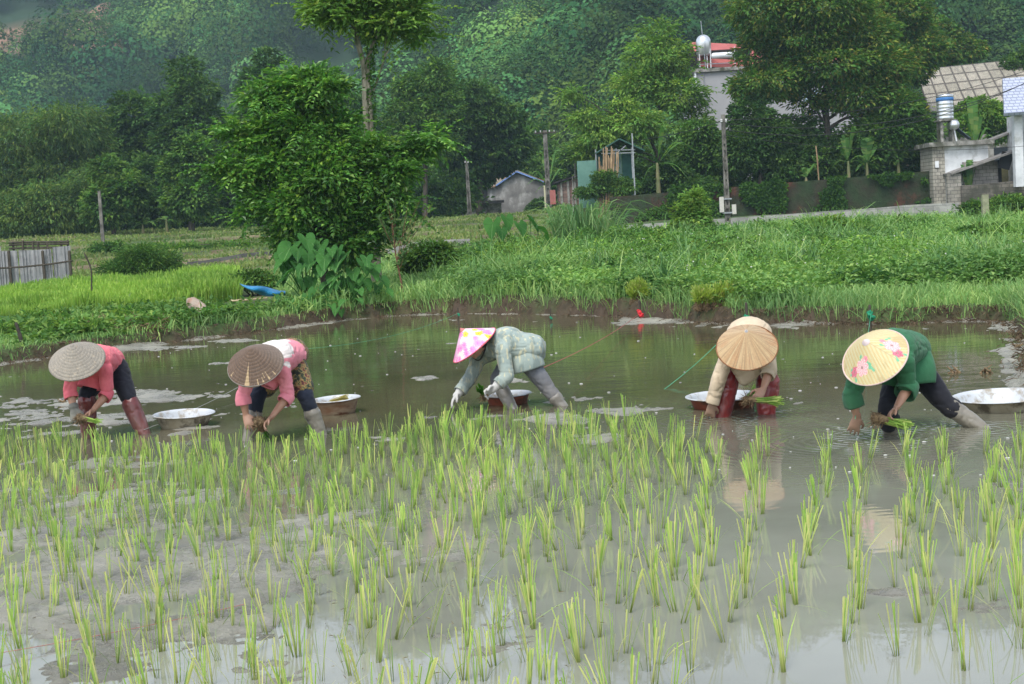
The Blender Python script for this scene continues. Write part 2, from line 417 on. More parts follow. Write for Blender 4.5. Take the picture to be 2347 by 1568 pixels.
frz = (Z / .33) % 1; C = lerp(C, [.1, .065, .04], ter * ((frz > .45) | (frz < .2)) * sstep(.45, .55, n2) * .7)
hm = sstep(150, 200, Y)
C = lerp(C, [.02, .045, .02], hm)
bare = hm * sstep(-.2, .3, 1 - ((px - 995) / 85) ** 2) * sstep(360, 378, Y)       # purple-brown bare slope in the valley
C = lerp(C, [.27, .13, .13], bare * .95)
HX0, HY0 = 1173, 0
red = hm * (px < 330) * sstep(.0, .3, 1 - ((Y - 395) / 34) ** 2)
C = lerp(C, [.26, .15, .1], red * sstep(.3, .5, n3) * .9)
lawn = hm * sstep(2140, 2200, px) * sstep(215, 235, Y) * (1 - sstep(300, 330, Y))
C = lerp(C, [.07, .13, .04], lawn)
mb = MB(); mb.add(np.stack([X, Y, Z], 1), Fg, 0, C)
M_ground = attrmat("ground_soil", .9, 9, .35, .6, .03)
tag(mb.build("ground", M_ground, None, True), kind="structure")

# ---- mud bed of the paddy (pokes out of the water in low flats)
def mudmap(X, Y):
    """how much the mud stands out of the water"""
    blobs = [(150, 1250, 420, 170, 1.0), (500, 1400, 480, 190, .9), (60, 1480, 420, 170, .9), (700, 1180, 260, 90, .8), (300, 1120, 300, 60, .7), (1050, 1480, 260, 110, .75),
             (900, 1290, 200, 60, .6), (1250, 1340, 170, 40, .7), (1500, 1330, 120, 26, .55), (1340, 1010, 90, 18, .8), (2330, 1110, 110, 26, .75), (2330, 1290, 130, 20, .5), (2280, 1400, 120, 18, .55), (2150, 1530, 140, 22, .7), (2050, 1370, 120, 14, .5),
             (120, 940, 260, 44, 1.0), (360, 905, 180, 26, .95), (1130, 900, 260, 16, .7), (80, 990, 160, 20, .6), (420, 985, 110, 16, .7), (500, 880, 70, 10, .6), (640, 1000, 120, 16, .7), (880, 1010, 90, 14, .7), (780, 1090, 150, 25, .4),
             (960, 868, 55, 6, .7), (930, 900, 120, 10, .6), (1180, 870, 60, 10, .75), (1320, 915, 70, 8, .7), (1430, 950, 110, 14, .7), (1260, 960, 90, 14, .8), (1000, 960, 160, 12, .5), (510, 832, 60, 8, .7), (430, 960, 60, 8, .5),
             (2200, 985, 110, 14, .3), (1230, 1200, 120, 30, .3), (350, 795, 170, 9, .9), (520, 778, 150, 7, .8), (1260, 741, 200, 6, .5), (1060, 733, 120, 5, .5), (1450, 737, 90, 6, .75), (1650, 750, 120, 5, .7), (1900, 752, 200, 5, .55), (2250, 755, 60, 8, .6), (2310, 830, 24, 24, .8), (2330, 880, 24, 20, .7)]
    q = 1 / np.maximum(Y, .1)
    px = 1173 + X / np.maximum(Y, 1) * 3500; py = 510 - (px - 1173) * math.tan(ROLL) + 1.65 * 3500 * q
    m_ = np.zeros(len(X))
    for a, b, sa, sb, k in blobs:
        a_, b_ = a, b
        m_ = np.maximum(m_, k * np.exp(-((px - a_) / sa) ** 2 - ((py - b_) / sb) ** 2))
    return m_
Ys = np.concatenate([np.linspace(2.1, 3.5, 8), 1 / np.linspace(1 / 3.6, 1 / 31., 620)])
X, Y, Fg = grid(-330, 2680, 640, Ys)
s = sdist(X, Y); M_ = mudmap(X, Y)
f1 = fbm(X, Y, None, 1.3, 4, 51); f2 = fbm(X, Y, None, 5.5, 4, 52); f3 = fbm(X, Y, None, 22., 3, 53)
Z = -.052 + .066 * M_ + (f1 - .5) * .13 + (f2 - .5) * .085 + (f3 - .5) * .034 + (fbm(X, Y, None, 45., 2, 55) - .5) * .012
Z += .05 * sstep(-.5, .0, s) + .1 * sstep(-.1, .4, s)
Z = np.where(Z > .002, .002 + (Z - .002) * .6, Z); Z = np.where(s > .6, -.3, Z)
cm = .55 + .9 * fbm(X, Y, None, 3., 4, 54)
C = np.outer(cm, [.32, .31, .265]); C = lerp(C, [.2, .185, .15], (1 - sstep(.0, .007, Z)) * .6)
mb = MB(); mb.add(np.stack([X, Y, Z], 1), Fg, 0, C)
M_mud, t, o = newmat("wet_mud")
a = N_(t, "ShaderNodeVertexColor"); a.layer_name = "Col"; v = vecscale(t, (1, 1, 1))
n = noise(t, 34, 10, v, .75); nb = noise(t, 3.5, 6, v, .65)
rr = ramp(t, nb.outputs[0], [(.3, (.75, .76, .78)), (.7, (1.2, 1.18, 1.12))]); c = mixc(t, 1.0, a.outputs[0], rr.outputs[0], 'MULTIPLY')
b = N_(t, "ShaderNodeBsdfPrincipled"); t.links.new(c, b.inputs["Base Color"]); b.inputs["Specular IOR Level"].default_value = .6
rg = ramp(t, nb.outputs[0], [(.35, (.15,) * 3), (.65, (.45,) * 3)]); t.links.new(rg.outputs[0], b.inputs["Roughness"])
t.links.new(bump(t, n.outputs[0], 1.0, .034), b.inputs["Normal"]); t.links.new(b.outputs[0], o.inputs[0])
tag(mb.build("mud", M_mud, None, True), "wet grey mud flats standing just out of the paddy water", "mud", kind="structure")

# ---- water
mb = MB(); X, Y, Fg = grid(-330, 2680, 40, 1 / np.linspace(1 / 2.1, 1 / 31., 40)); mb.add(np.stack([X, Y, 0 * X], 1), Fg)
M_water, t, o = newmat("muddy_water")
v = vecscale(t, (1, 1, 1)); b = N_(t, "ShaderNodeBsdfPrincipled"); b.inputs["Roughness"].default_value = .012; b.inputs["IOR"].default_value = 1.333
b.inputs["Specular IOR Level"].default_value = .5
nb = noise(t, .55, 4, v, .6)
sep = N_(t, "ShaderNodeSeparateXYZ"); t.links.new(v, sep.inputs[0])
yr = N_(t, "ShaderNodeMapRange"); yr.inputs[1].default_value = 7; yr.inputs[2].default_value = 14; t.links.new(sep.outputs[1], yr.inputs[0])   # near water paler: milky silt, with bright sky reflection put into the colour
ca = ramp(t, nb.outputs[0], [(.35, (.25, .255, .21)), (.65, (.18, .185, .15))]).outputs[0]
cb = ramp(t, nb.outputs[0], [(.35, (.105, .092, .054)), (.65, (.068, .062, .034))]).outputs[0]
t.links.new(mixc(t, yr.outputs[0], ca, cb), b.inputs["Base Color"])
w1 = noise(t, 9, 3, vecscale(t, (.55, 1.6, 1)), .5); w2 = noise(t, 2.2, 2, vecscale(t, (.6, 1.4, 1)), .5)
h = math_(t, 'ADD', math_(t, 'MULTIPLY', w1.outputs[0], .35), w2.outputs[0])
RIP = [(PZ(2041, 1000), 1.2), (PZ(2250, 985), 1.0), (PZ(1948, 1012), 1.3), (PZ(1650, 962), .9), (PZ(1757, 950), .9), (PZ(1975, 1240), .35), (PZ(2060, 1410), .3), (PZ(2050, 1190), .3)]
for (c_, am) in RIP:
    vs_ = N_(t, "ShaderNodeVectorMath", operation='DISTANCE'); t.links.new(v, vs_.inputs[0]); vs_.inputs[1].default_value = tuple(c_)
    d_ = vs_.outputs["Value"]; sn = math_(t, 'SINE', math_(t, 'MULTIPLY', d_, 75.0)); fo = math_(t, 'POWER', 2.718, math_(t, 'MULTIPLY', d_, -2.4))
    h = math_(t, 'ADD', h, math_(t, 'MULTIPLY', math_(t, 'MULTIPLY', sn, fo), (.7 if am > .5 else .45) * am))
calm = N_(t, 'ShaderNodeMapRange'); calm.inputs[1].default_value = 6.5; calm.inputs[2].default_value = 12; calm.inputs[3].default_value = .06; t.links.new(sep.outputs[1], calm.inputs[0]); h = math_(t, 'MULTIPLY', h, calm.outputs[0])
t.links.new(bump(t, h, .2, .018), b.inputs["Normal"]); t.links.new(b.outputs[0], o.inputs[0])
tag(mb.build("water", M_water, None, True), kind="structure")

# ================================================================ FOREST, GRASS AND WEEDS
L_bright = leafmat("leaf_bright", (.11, .23, .05), (.16, .3, .07), (.27, .4, .1), tone=True)
L_mid = leafmat("leaf_mid", (.06, .145, .035), (.095, .2, .05), (.16, .28, .07), tone=True)
L_dark = leafmat("leaf_dark", (.042, .105, .033), (.072, .155, .045), (.11, .21, .06), tone=True)
L_olive = leafmat("leaf_olive", (.065, .135, .04), (.1, .185, .055), (.16, .24, .07), tone=True)
L_rust = leafmat("leaf_rust_tips", (.06, .155, .035), (.11, .23, .05), (.24, .24, .07), tone=True)
L_forest = leafmat("leaf_hill", (.075, .175, .055), (.078, .18, .057), (.08, .185, .058), trans=.1, big=.03, tone=True, spec=.05, rough=.8)
G_bank = leafmat("grass_bank", (.16, .32, .11), (.24, .41, .14), (.37, .5, .19), big=.45)
G_rice = leafmat("rice_nursery_green", (.2, .37, .06), (.28, .46, .08), (.38, .52, .12), big=.3)
G_seed = leafmat("rice_seedling_green", (.26, .46, .09), (.4, .6, .13), (.66, .66, .26), trans=.4, big=3)
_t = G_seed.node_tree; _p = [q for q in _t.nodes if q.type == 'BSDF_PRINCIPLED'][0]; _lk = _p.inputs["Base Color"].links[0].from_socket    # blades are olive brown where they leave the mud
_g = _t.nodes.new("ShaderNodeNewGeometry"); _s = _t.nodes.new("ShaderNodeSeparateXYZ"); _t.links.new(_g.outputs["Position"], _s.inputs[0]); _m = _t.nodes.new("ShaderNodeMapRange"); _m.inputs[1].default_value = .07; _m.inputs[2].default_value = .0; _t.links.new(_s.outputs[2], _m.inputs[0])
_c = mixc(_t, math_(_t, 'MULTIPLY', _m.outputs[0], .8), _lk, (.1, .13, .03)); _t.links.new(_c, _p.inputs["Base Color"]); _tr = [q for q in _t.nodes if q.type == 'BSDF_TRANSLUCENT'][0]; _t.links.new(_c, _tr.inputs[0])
G_terrace = leafmat("terrace_grass", (.12, .2, .06), (.18, .26, .08), (.27, .29, .12), big=.3)
L_taro = leafmat("taro_leaf", (.035, .125, .03), (.06, .185, .045), (.15, .3, .06), trans=.4, rough=.7, spec=.1, big=1.5)
L_banana = leafmat("banana_leaf", (.08, .2, .05), (.12, .27, .07), (.24, .34, .1), trans=.45, big=.8)
L_cane = leafmat("elephant_grass", (.1, .23, .08), (.16, .31, .11), (.28, .39, .18), big=1)
L_creep = leafmat("creeper_leaf", (.03, .09, .015), (.055, .14, .022), (.1, .19, .03))
L_sap = leafmat("sapling_leaf", (.05, .12, .04), (.09, .17, .06), (.13, .2, .06))
M_dead = surf("dead_stalks", (.1, .065, .035), (.24, .17, .09), 30)
M_bark = surf("bark_dark", (.03, .026, .02), (.09, .075, .055), 12, vs=(1, 1, .25), bd=.03)
M_barkpale = surf("bark_pale", (.22, .2, .15), (.42, .39, .31), 5, vs=(1, 1, .4), c3=(.1, .12, .05), scale2=1.5, bd=.03)

def scat(n, px0, px1, Y0, Y1, k=2.0):
    px = px0 + (px1 - px0) * rng.random(n); u = rng.random(n)
    if abs(k - 1) < 1e-6: Y = Y0 * (Y1 / Y0) ** u
    else: Y = (Y0 ** (1 - k) + u * (Y1 ** (1 - k) - Y0 ** (1 - k))) ** (1 / (1 - k))
    X = (px - 1173) / 3500 * Y; return X, Y, px

def forest(name, label, px0, px1, Y0, Y1, n, rad, dens_fn):
    X, Y, px = scat(n, px0, px1, Y0, Y1, 1.4); keep = dens_fn(X, Y, px) & (fbm(X, Y, None, 1 / 9., 3, 92) > .42); X, Y, px = X[keep], Y[keep], px[keep]
    z = gz(X, Y); n = len(X); r = rad * (.6 + .7 * rng.random(n)) * (1 + .5 * (rng.random(n) > .93))
    per = 560; q = rv(per * 7).reshape(7, per, 3); q[:, :, 2] = np.abs(q[:, :, 2]) * 1.1 - .25
    which = rng.integers(0, 7, n); idx = np.repeat(np.arange(n), per); qq = q[which].reshape(-1, 3)
    rot = rng.random(n) * 6.28; c_, s_ = np.cos(rot)[idx], np.sin(rot)[idx]
    qq = np.stack([qq[:, 0] * c_ - qq[:, 1] * s_, qq[:, 0] * s_ + qq[:, 1] * c_, qq[:, 2]], 1)
    fr_ = qq[:, 1] < .25; qq = qq[fr_]; idx = idx[fr_]   # crowns on a slope: their uphill sides are buried in the next ones
    lump = .72 + .55 * vn(qq * 2.6 + which[idx][:, None] * 5., 3)
    cen = np.stack([X, Y, z + r * .8], 1)
    hgt = (.9 + .9 * rng.random(n))[idx]
    p = cen[idx] + qq * (r[idx] * lump)[:, None] * np.stack([np.ones(len(idx)), np.ones(len(idx)), hgt], 1)
    sz = (r[idx] * .112) * (.6 + .8 * rng.random(len(idx)))
    V, Fq = leaves(p, np.cross(qq, rv(len(idx))) + qq * .15, qq + [0, 0, .25] + rv(len(idx)) * .12, sz, sz * .8, .1)
    big_ = fbm(X, Y, None, 1 / 22., 3, 91); tone = (.4 + 1.0 * rng.random(n)) * np.clip(.35 + 1.5 * (big_ - .2), .3, 1.5); hue = rng.random(n); Cc = np.stack([tone * (.7 + .7 * hue), tone, tone * (1.1 - .4 * hue)], 1)[idx]; top = np.clip(.62 + .5 * qq[:, 2:3] * 0 + .38, 0, 1); mb = MB(); mb.add(V, Fq, 0, np.repeat(Cc, 4, 0))
    tag(mb.build(name, L_forest), label, "forest", kind="stuff")
forest("forest", "dense green forest covering the nearer hillside", 820, 2560, 168, 385, 6200, 3.2,
       lambda X, Y, px: (hill(X, Y) > .3) & ~((px > 2130) & (Y > 215) & (Y < 320) & (rng.random(len(X)) > .12)) & (Y < 330 + 40 * rng.random(len(X))))
forest("forest", "hazy blue green forest on the farther hillside", -160, 1350, 296, 560, 5600, 4.2,
       lambda X, Y, px: (hill(X, Y) > .3) & ((np.abs(px - 995) > 70 + 12 * np.sin(Y * .2)) | (Y < 362)) & ~((px < 320) & (np.abs(Y - 398) < 36) & (rng.random(len(X)) > .03)))

# grass and weeds of the near bank
def put(X, Y): return np.stack([X, Y, gz(X, Y) - .01], 1)
def grass(name, label, mat, sets):
    mb = MB()
    for (n, px0, px1, Y0, Y1, k, h, hv, wd, lean, fn) in sets:
        X, Y, px = scat(n, px0, px1, Y0, Y1, k); s = sdist(X, Y); keep = (s > .03) & fn(X, Y, px, s) & clear(X, Y); X, Y, px = X[keep], Y[keep], px[keep]
        hh = h * (1 - hv + 2 * hv * rng.random(len(X))) * np.clip(.1 + 2.0 * (fbm(X, Y, None, .7, 4, 77) - .05), .35, 1.9)
        V, Fs = blades(put(X, Y), hh, wd * (.6 + .8 * rng.random(len(X))) * (Y / 28) ** .7, lean)
        mb.add(V, Fs)
    return tag(mb.build(name, mat), label, "grass", kind="stuff")
nurs = lambda X, Y, px: (px < 600) & (Y > 29.5 + px / 560 * 5) & (Y < 56)
CLEAR = [(PZ(x_, y_, .25)[:2]) for x_, y_ in ((1452, 690), (1475, 690), (1600, 702), (1625, 704), (1645, 706), (1665, 708), (1690, 710), (1458, 705), (1620, 716), (1670, 720))]
def clear(X, Y):
    k = np.ones(len(X), bool)
    for q in CLEAR: k &= np.hypot(X - q[0], (Y - q[1]) * .8) > .26
    for p_, y_, r_ in ((450, 28.9, .55), (450, 27.9, .5), (470, 28.3, .4), (600, 31.6, .8), (560, 31.4, .8), (640, 31.6, .7), (600, 30.4, .7), (560, 30.2, .7), (640, 30.4, .6), (590, 29.2, .6)): k &= np.hypot(X - XA(p_, y_), Y - y_) > r_
    return k
rightb = lambda X, Y, px, s: ~nurs(X, Y, px) & (rng.random(len(X)) < np.where(px < 980, .75, 1.0))
grass("grass", "bright green grass on the bank around the far side of the pond", G_bank, [
    (80000, 850, 2480, 18, 34, 1.6, .17, .6, .014, .4, rightb), (60000, 950, 2480, 28, 73, 1.6, .27, .6, .018, .45, lambda X, Y, px, s: rightb(X, Y, px, s) & ((px > 1330) | (Y < 55))), (9000, 950, 2480, 24, 50, 1.3, .55, .5, .014, .5, lambda X, Y, px, s: fbm(X, Y, None, .4, 3, 97) > .55),
    (34000, -120, 900, 20, 31, 1.5, .15, .5, .016, .4, rightb), (16000, 650, 1050, 28, 60, 1.2, .28, .4, .02, .4, rightb),
    (5000, 2250, 2480, 9, 20, 1., .16, .5, .012, .4, rightb), (26000, 2400, 3900, 8, 30, 1., .2, .6, .014, .4, rightb)])
grass("rice_nursery", "dense yellow green rice nursery plot beside the corrugated fence", G_rice,
      [(120000, -120, 560, 27.8, 56, 1.3, .36, .25, .020, .14, lambda X, Y, px, s: (px < 600 + 20 * np.sin(Y * .9)) & (Y > 29.5 + px / 560 * 5))])
grass("terrace_grass", "short grass on the stepped fields behind the nursery plot", G_terrace,
      [(70000, -120, 1420, 57, 112, 1.2, .15, .5, .035, .4, lambda X, Y, px, s: (np.sin(Y * 1.15) < .55) | (rng.random(len(X)) < .3)),
       (20000, 560, 1100, 45, 60, 1.2, .14, .5, .025, .4, lambda X, Y, px, s: px > 0)])
def weeds(name, label, mat, n, px0, px1, Y0, Y1, k, L, hmax, thr, per=16, sd=60, fn=None):
    X, Y, px = scat(n, px0, px1, Y0, Y1, k); s = sdist(X, Y)
    d = fbm(X, Y, None, .55, 4, sd); keep = (s > .35) & (d > thr) & ~nurs(X, Y, px)
    if fn is not None: keep &= fn(X, Y, px)
    keep &= clear(X, Y); X, Y, d = X[keep], Y[keep], d[keep]; b = put(X, Y); k_ = len(X); hh = hmax * np.clip((d - thr) * 6 + .25, .2, 1) * (.6 + .6 * rng.random(k_))
    idx = np.repeat(np.arange(k_), per); m_ = len(idx); tt = rng.random(m_) ** .6
    off = rv(m_) * [1, 1, .3] * (.10 + .16 * rng.random(m_))[:, None]
    p = b[idx] + off + np.outer(tt * hh[idx], [0, 0, 1])
    sz = L * (.6 + .8 * rng.random(m_)) * (Y[keep] if False else 1)
    V, Fq = leaves(p, off + rv(m_) * .08 + [0, 0, .02], rv(m_) * .5 + [0, 0, 1], sz, sz * .6, .2)
    mb = MB(); mb.add(V, Fq); return tag(mb.build(name, mat), label, "weeds", kind="stuff")
weeds("weeds", "leafy green weeds growing in mounds on the far bank", leafmat("weed_leaf", (.12, .26, .08), (.19, .35, .105), (.3, .44, .14), big=.5), 15000, 1020, 2480, 22, 46, 1.5, .08, .42, .47)
weeds("weeds", "low broadleaf weeds on the edge below the nursery plot", leafmat("weed_leaf_low", (.08, .18, .05), (.13, .26, .065), (.22, .33, .08), big=.5), 3600, -120, 900, 20.5, 31, 1.4, .11, .25, .42, 10, 61)
weeds("weeds", "taller pale green weeds scattered through the bank", leafmat("weed_leaf_pale", (.12, .26, .05), (.18, .36, .07), (.3, .44, .1), big=.7), 7000, 1020, 2480, 24, 60, 1.4, .07, .62, .56, 20, 63)
weeds("weeds", "dark broad leaved weeds filling the hollows of the bank", leafmat("weed_leaf_dark", (.045, .12, .035), (.07, .17, .045), (.1, .22, .055), big=.7), 5000, 1000, 2480, 23, 50, 1.4, .12, .34, .54, 12, 64)
def hedge(name, label, mat, px0, px1, Y0, Y1, n, h, r, per=260, L=.34, cl=.5, fn=None, cat='undergrowth'):
    X, Y, px = scat(n, px0, px1, Y0, Y1, 1.0)
    if fn is not None: kk = fn(X, Y); X, Y = X[kk], Y[kk]; n = len(X)
    lob = [((x, y, z + hh * .45), (r, r, hh * .6)) for x, y, z, hh in zip(X, Y, gz(X, Y), h * (.5 + .9 * fbm(X, Y, None, .12, 3, 99)))]
    V, Fq, Cc = crown(lob, n * per, L, L * .58, cl, 13, .5, .5); mb = MB(); mb.add(V, Fq, 0, Cc); tag(mb.build(name, mat), label, cat, kind="stuff")
hedge("undergrowth", "dark undergrowth closing the foot of the wood behind the fields", L_dark, -140, 1075, 112, 124, 120, 4.6, 2.2)
hedge("undergrowth", "mid green undergrowth between the trees on the slope behind", L_mid, 1120, 1480, 140, 158, 46, 6.0, 2.4)
hedge("undergrowth", "shaded undergrowth under the trees behind the mossy wall", L_dark, 1480, 2150, 93, 99, 66, 3.2, 1.8)
# arching tufts of tall grass and small white flowers
mb = MB(); X, Y, px = scat(150, 1000, 2480, 24, 56, 1.3); kk = (sdist(X, Y) > .8) & clear(X, Y); X, Y = X[kk], Y[kk]; Zt = gz(X, Y)
for x, y, z in zip(X, Y, Zt):
    n = 34; hg = rng.uniform(.35, .75); p0 = np.array([x, y, z]) + rng.normal(size=(n, 3)) * [.09, .09, 0]; out = rng.normal(size=(n, 3)) * [.5, .5, 0] * hg; h_ = hg * rng.uniform(.6, 1.1, n)[:, None]
    m1 = p0 + out * .25 + [0, 0, 1] * h_ * .6; m2 = p0 + out * .62 + [0, 0, 1] * h_ * .95; tp = p0 + out * 1.15 + [0, 0, 1] * h_ * rng.uniform(.5, .95, n)[:, None]; s_ = np.cross(out, [0, 0, 1.0]); s_ /= np.linalg.norm(s_, axis=1)[:, None] + 1e-9; w_ = rng.uniform(.006, .013, n)[:, None]
    V = np.stack([p0 - s_ * w_ * .6, p0 + s_ * w_ * .6, m1 + s_ * w_, m1 - s_ * w_, m2 + s_ * w_ * .8, m2 - s_ * w_ * .8, tp], 1).reshape(-1, 3); q_ = np.arange(n)[:, None] * 7; mb.add(V, [np.concatenate([q_ + [0, 1, 2, 3], q_ + [3, 2, 4, 5]]), q_ + np.array([[5, 4, 6]])])
tag(mb.build("tall_grass", L_cane), "arching tufts of taller grass standing up from the weedy bank", "grass", kind="stuff")
X, Y, px = scat(420, 1100, 2480, 24, 44, 1.3); kk = (sdist(X, Y) > .8) & (fbm(X, Y, None, .3, 3, 71) > .48); X, Y = X[kk], Y[kk]; V, Fq = leaves(np.stack([X, Y, gz(X, Y) + .3 + .2 * rng.random(len(X))], 1), rv(len(X)), rv(len(X)), .035, .035)
mb = MB(); mb.add(V, Fq); tag(mb.build("weed_flowers", surf("flower_white", (.6, .6, .55), (.75, .75, .7), 9, bmp=0)), "tiny white flowers dotted among the weeds of the bank", "flowers", kind="stuff")
okb = lambda X, Y: (sdist(X, Y) > 1.2) & clear(X, Y) & (fbm(X, Y, None, .25, 3, 75) > .47)
hedge("weeds", "dark leafy weed mounds swelling out of the far bank", leafmat("mound_leaf_dark", (.07, .17, .05), (.11, .23, .065), (.16, .3, .08), tone=True), 1040, 2480, 25, 48, 90, .62, .5, 420, .085, .16, okb, "weeds")
hedge("weeds", "pale leafy weed mounds on the crest of the far bank", leafmat("mound_leaf_pale", (.12, .25, .07), (.18, .33, .1), (.28, .42, .12), tone=True), 1040, 2480, 27, 54, 70, .6, .42, 380, .07, .14, okb, "weeds")
hedge("weeds", "low leafy mounds on the nearer bank between nursery and pond", leafmat("mound_leaf_near", (.07, .17, .045), (.12, .25, .06), (.2, .33, .08), tone=True), -120, 640, 23.5, 29, 46, .3, .3, 260, .09, .12, lambda X, Y: (sdist(X, Y) > .6) & clear(X, Y), "weeds")
# ================================================================ TREES
def twigs(mb, lobes, n, ln, L, W, per=12, droop=.3):
    """leafy sprays that stick out of the crown"""
    ps, ds, ns = [], [], []
    for _ in range(n):
        c0, r_ = lobes[rng.integers(len(lobes))]; q = rv(1)[0]; q[2] *= .7; a = np.array(c0) + q * np.array(r_) * .85; l = ln * rng.uniform(.5, 1.3); d = nrm(q + rv(1)[0] * .4 + [0, 0, .25]); sd = nrm(np.cross(d, [0, 0, 1]))
        for k in range(per):
            t_ = k / per; pt = a + d * l * t_ + np.array([0, 0, -droop * l * t_ * t_]); sg = 1 if k % 2 else -1; ps.append(pt); ds.append(d * .5 + sd * sg * .8 + rv(1)[0] * .2 + [0, 0, -.15]); ns.append([0, 0, 1] + rv(1)[0] * .3)
    V, Fq = leaves(np.array(ps), np.array(ds), np.array(ns), L, W); mb.add(V, Fq, 0, np.repeat(.8 + .5 * rng.random(len(ps) // per), per * 4)[:, None] * np.ones(3))
def limb_tubes(mb, base, tips, r0, n=8, wob=.1):
    """trunk and limbs: each limb runs from a point on the trunk to a tip."""
    for (a, b_, ra, rb) in tips:
        a = np.asarray(a, float); b_ = np.asarray(b_, float); k = 5; ts = np.linspace(0, 1, k)
        pts = a + np.outer(ts, b_ - a); L = np.linalg.norm(b_ - a)
        pts[1:-1] += rng.normal(size=(k - 2, 3)) * L * wob * .35; pts[1:-1, 2] += L * .04
        V, Fs = tube(cr(pts, 3), np.linspace(ra, rb, (k - 1) * 3 + 1), n); mb.add(V, Fs)
def px_m(Y): return F / Y
def tree(label, mat, Y, lobes_px, trunk_px, n, L, W, r0, bark=None, clump=.35, per=14, dy=.8, group="trees below the hills", up=.5, shell=.55, droop=.15, name="tree", limbs=7, depth=None, tw=0, twl=.6):
    """lobes_px: (px, py, rx_px, ry_px) crown masses seen in the image, given depth; trunk_px: list of (px,py) from base upwards."""
    if group == "trees below the hills": n = int(n * 1.45); L *= 1.12; W *= 1.15
    s = 1 / px_m(Y); base = at(trunk_px[0][0], Y); t = thing(name, base, label, "tree", group)
    lobes = []
    for q in lobes_px:
        p_, y_, rx, ry = q[:4]; off = q[4] if len(q) > 4 else rng.uniform(-.5, .5) * rx * s * .8
        lobes.append((P(p_, y_, Y + off), (rx * s, (depth or rx * s) * .9, ry * s)))
    V, Fq, Cc = crown(lobes, n, L, W, clump, per, up, shell, droop)
    m_ = MB(); m_.add(V, Fq, 0, Cc)
    if tw: twigs(m_, lobes, tw, twl, L * 1.1, W * 1.1)
    m_.build("crown", mat, t)
    tr = MB(); pts = [base + [0, 0, -.15]] + [P(a, b_, Y) for a, b_ in trunk_px[1:]]
    c_ = cr(pts, 4); V, Fs = tube(c_, np.linspace(r0, r0 * .35, len(c_)), 10); tr.add(V, Fs)
    order = sorted(lobes, key=lambda l: -l[1][0] * l[1][2])
    for c0, r_ in order[:limbs]:
        k = min(len(c_) - 1, int(len(c_) * rng.uniform(.35, .95))); a = c_[k]
        if c0[2] < a[2] + .2: a = c_[max(1, k // 2)]
        limb_tubes(tr, None, [(a, np.array(c0) + rv(1)[0] * np.array(r_) * .35, r0 * .38, r0 * .1)], r0, 6)
        for _ in range(2):
            limb_tubes(tr, None, [(a * .4 + np.array(c0) * .6, np.array(c0) + rv(1)[0] * np.array(r_) * .8, r0 * .16, r0 * .04)], r0, 5)
    tr.build("trunk", bark or M_bark, t, True); return t
GT = "trees below the hills"
# far treeline at the foot of the hills, left half
tree("feathery bamboo like tree at the far edge of the fields, furthest along past the fence", L_olive, 112, [(50, 320, 95, 70), (150, 290, 90, 55), (20, 430, 90, 90), (120, 420, 95, 90), (200, 330, 60, 60)], [(90, 545), (95, 400), (110, 300)], 15000, .34, .09, .3, clump=.8, droop=.7, up=.1)
tree("olive green drooping tree with a pale hanging spray in front of the dark wood", L_olive, 104, [(120, 480, 90, 70), (215, 440, 60, 60), (30, 500, 80, 60)], [(130, 548), (125, 480), (130, 430)], 9000, .3, .09, .2, clump=.7, droop=.8, up=.1)
tree("round topped dark green tree standing short of the tall pointed one", L_dark, 118, [(305, 270, 55, 60), (280, 330, 70, 60), (330, 340, 60, 70), (300, 430, 80, 90)], [(305, 545), (305, 400), (305, 300)], 13000, .34, .18, .3)
tree("tall tree with a pointed crown rising highest above the wood", L_dark, 114, [(425, 165, 38, 36), (445, 215, 50, 40), (400, 250, 55, 42), (450, 280, 65, 45), (405, 330, 60, 45), (470, 350, 55, 45), (430, 420, 80, 70)], [(437, 542), (440, 400), (445, 280), (430, 170)], 13000, .3, .16, .28, clump=.55)
tree("bright green round crowned tree in front of the dark wood", L_mid, 96, [(440, 345, 42, 36), (415, 400, 48, 50), (470, 400, 50, 52), (440, 455, 60, 50)], [(440, 532), (440, 450), (440, 360)], 11000, .24, .14, .22)
tree("bright leaved small tree growing above the bare stub pole", L_mid, 99, [(250, 400, 40, 42), (290, 440, 55, 45), (240, 470, 50, 50)], [(262, 545), (262, 480), (265, 420)], 7000, .26, .14, .16)
tree("dark tree whose pointed top shows beyond the big pond side tree", L_dark, 112, [(612, 150, 30, 40), (590, 200, 45, 45), (640, 220, 60, 50), (600, 290, 70, 70), (560, 340, 60, 60), (560, 450, 70, 80)], [(600, 535), (600, 400), (605, 200)], 12000, .3, .16, .28)
tree("dark low crowned tree filling the wood beside the round bright one", L_dark, 108, [(530, 420, 55, 70), (500, 480, 55, 50), (370, 480, 60, 50), (340, 420, 50, 60)], [(505, 535), (505, 480), (500, 420)], 9000, .3, .17, .2)
tree("dark green tree just behind the slim pale trunk", L_dark, 110, [(720, 190, 60, 40), (680, 250, 80, 60), (790, 260, 70, 50), (760, 340, 80, 70)], [(730, 525), (735, 400), (735, 260)], 9000, .3, .16, .25)
tree("open crowned tree with a bare forked stem above the small grey pole", L_mid, 112, [(945, 200, 40, 34, 1), (1000, 180, 40, 42), (930, 260, 45, 36), (1010, 250, 50, 40), (900, 330, 60, 50), (1000, 330, 50, 40)], [(975, 515), (975, 420), (974, 300), (985, 210)], 9000, .28, .14, .22, clump=.55)
tree("spreading dark green tree on the slope above the small grey pole", L_dark, 122, [(1080, 230, 65, 45), (1130, 270, 65, 45), (1060, 300, 70, 60), (1150, 330, 70, 60), (1090, 370, 90, 60)], [(1100, 505), (1100, 400), (1095, 300)], 14000, .32, .18, .3)
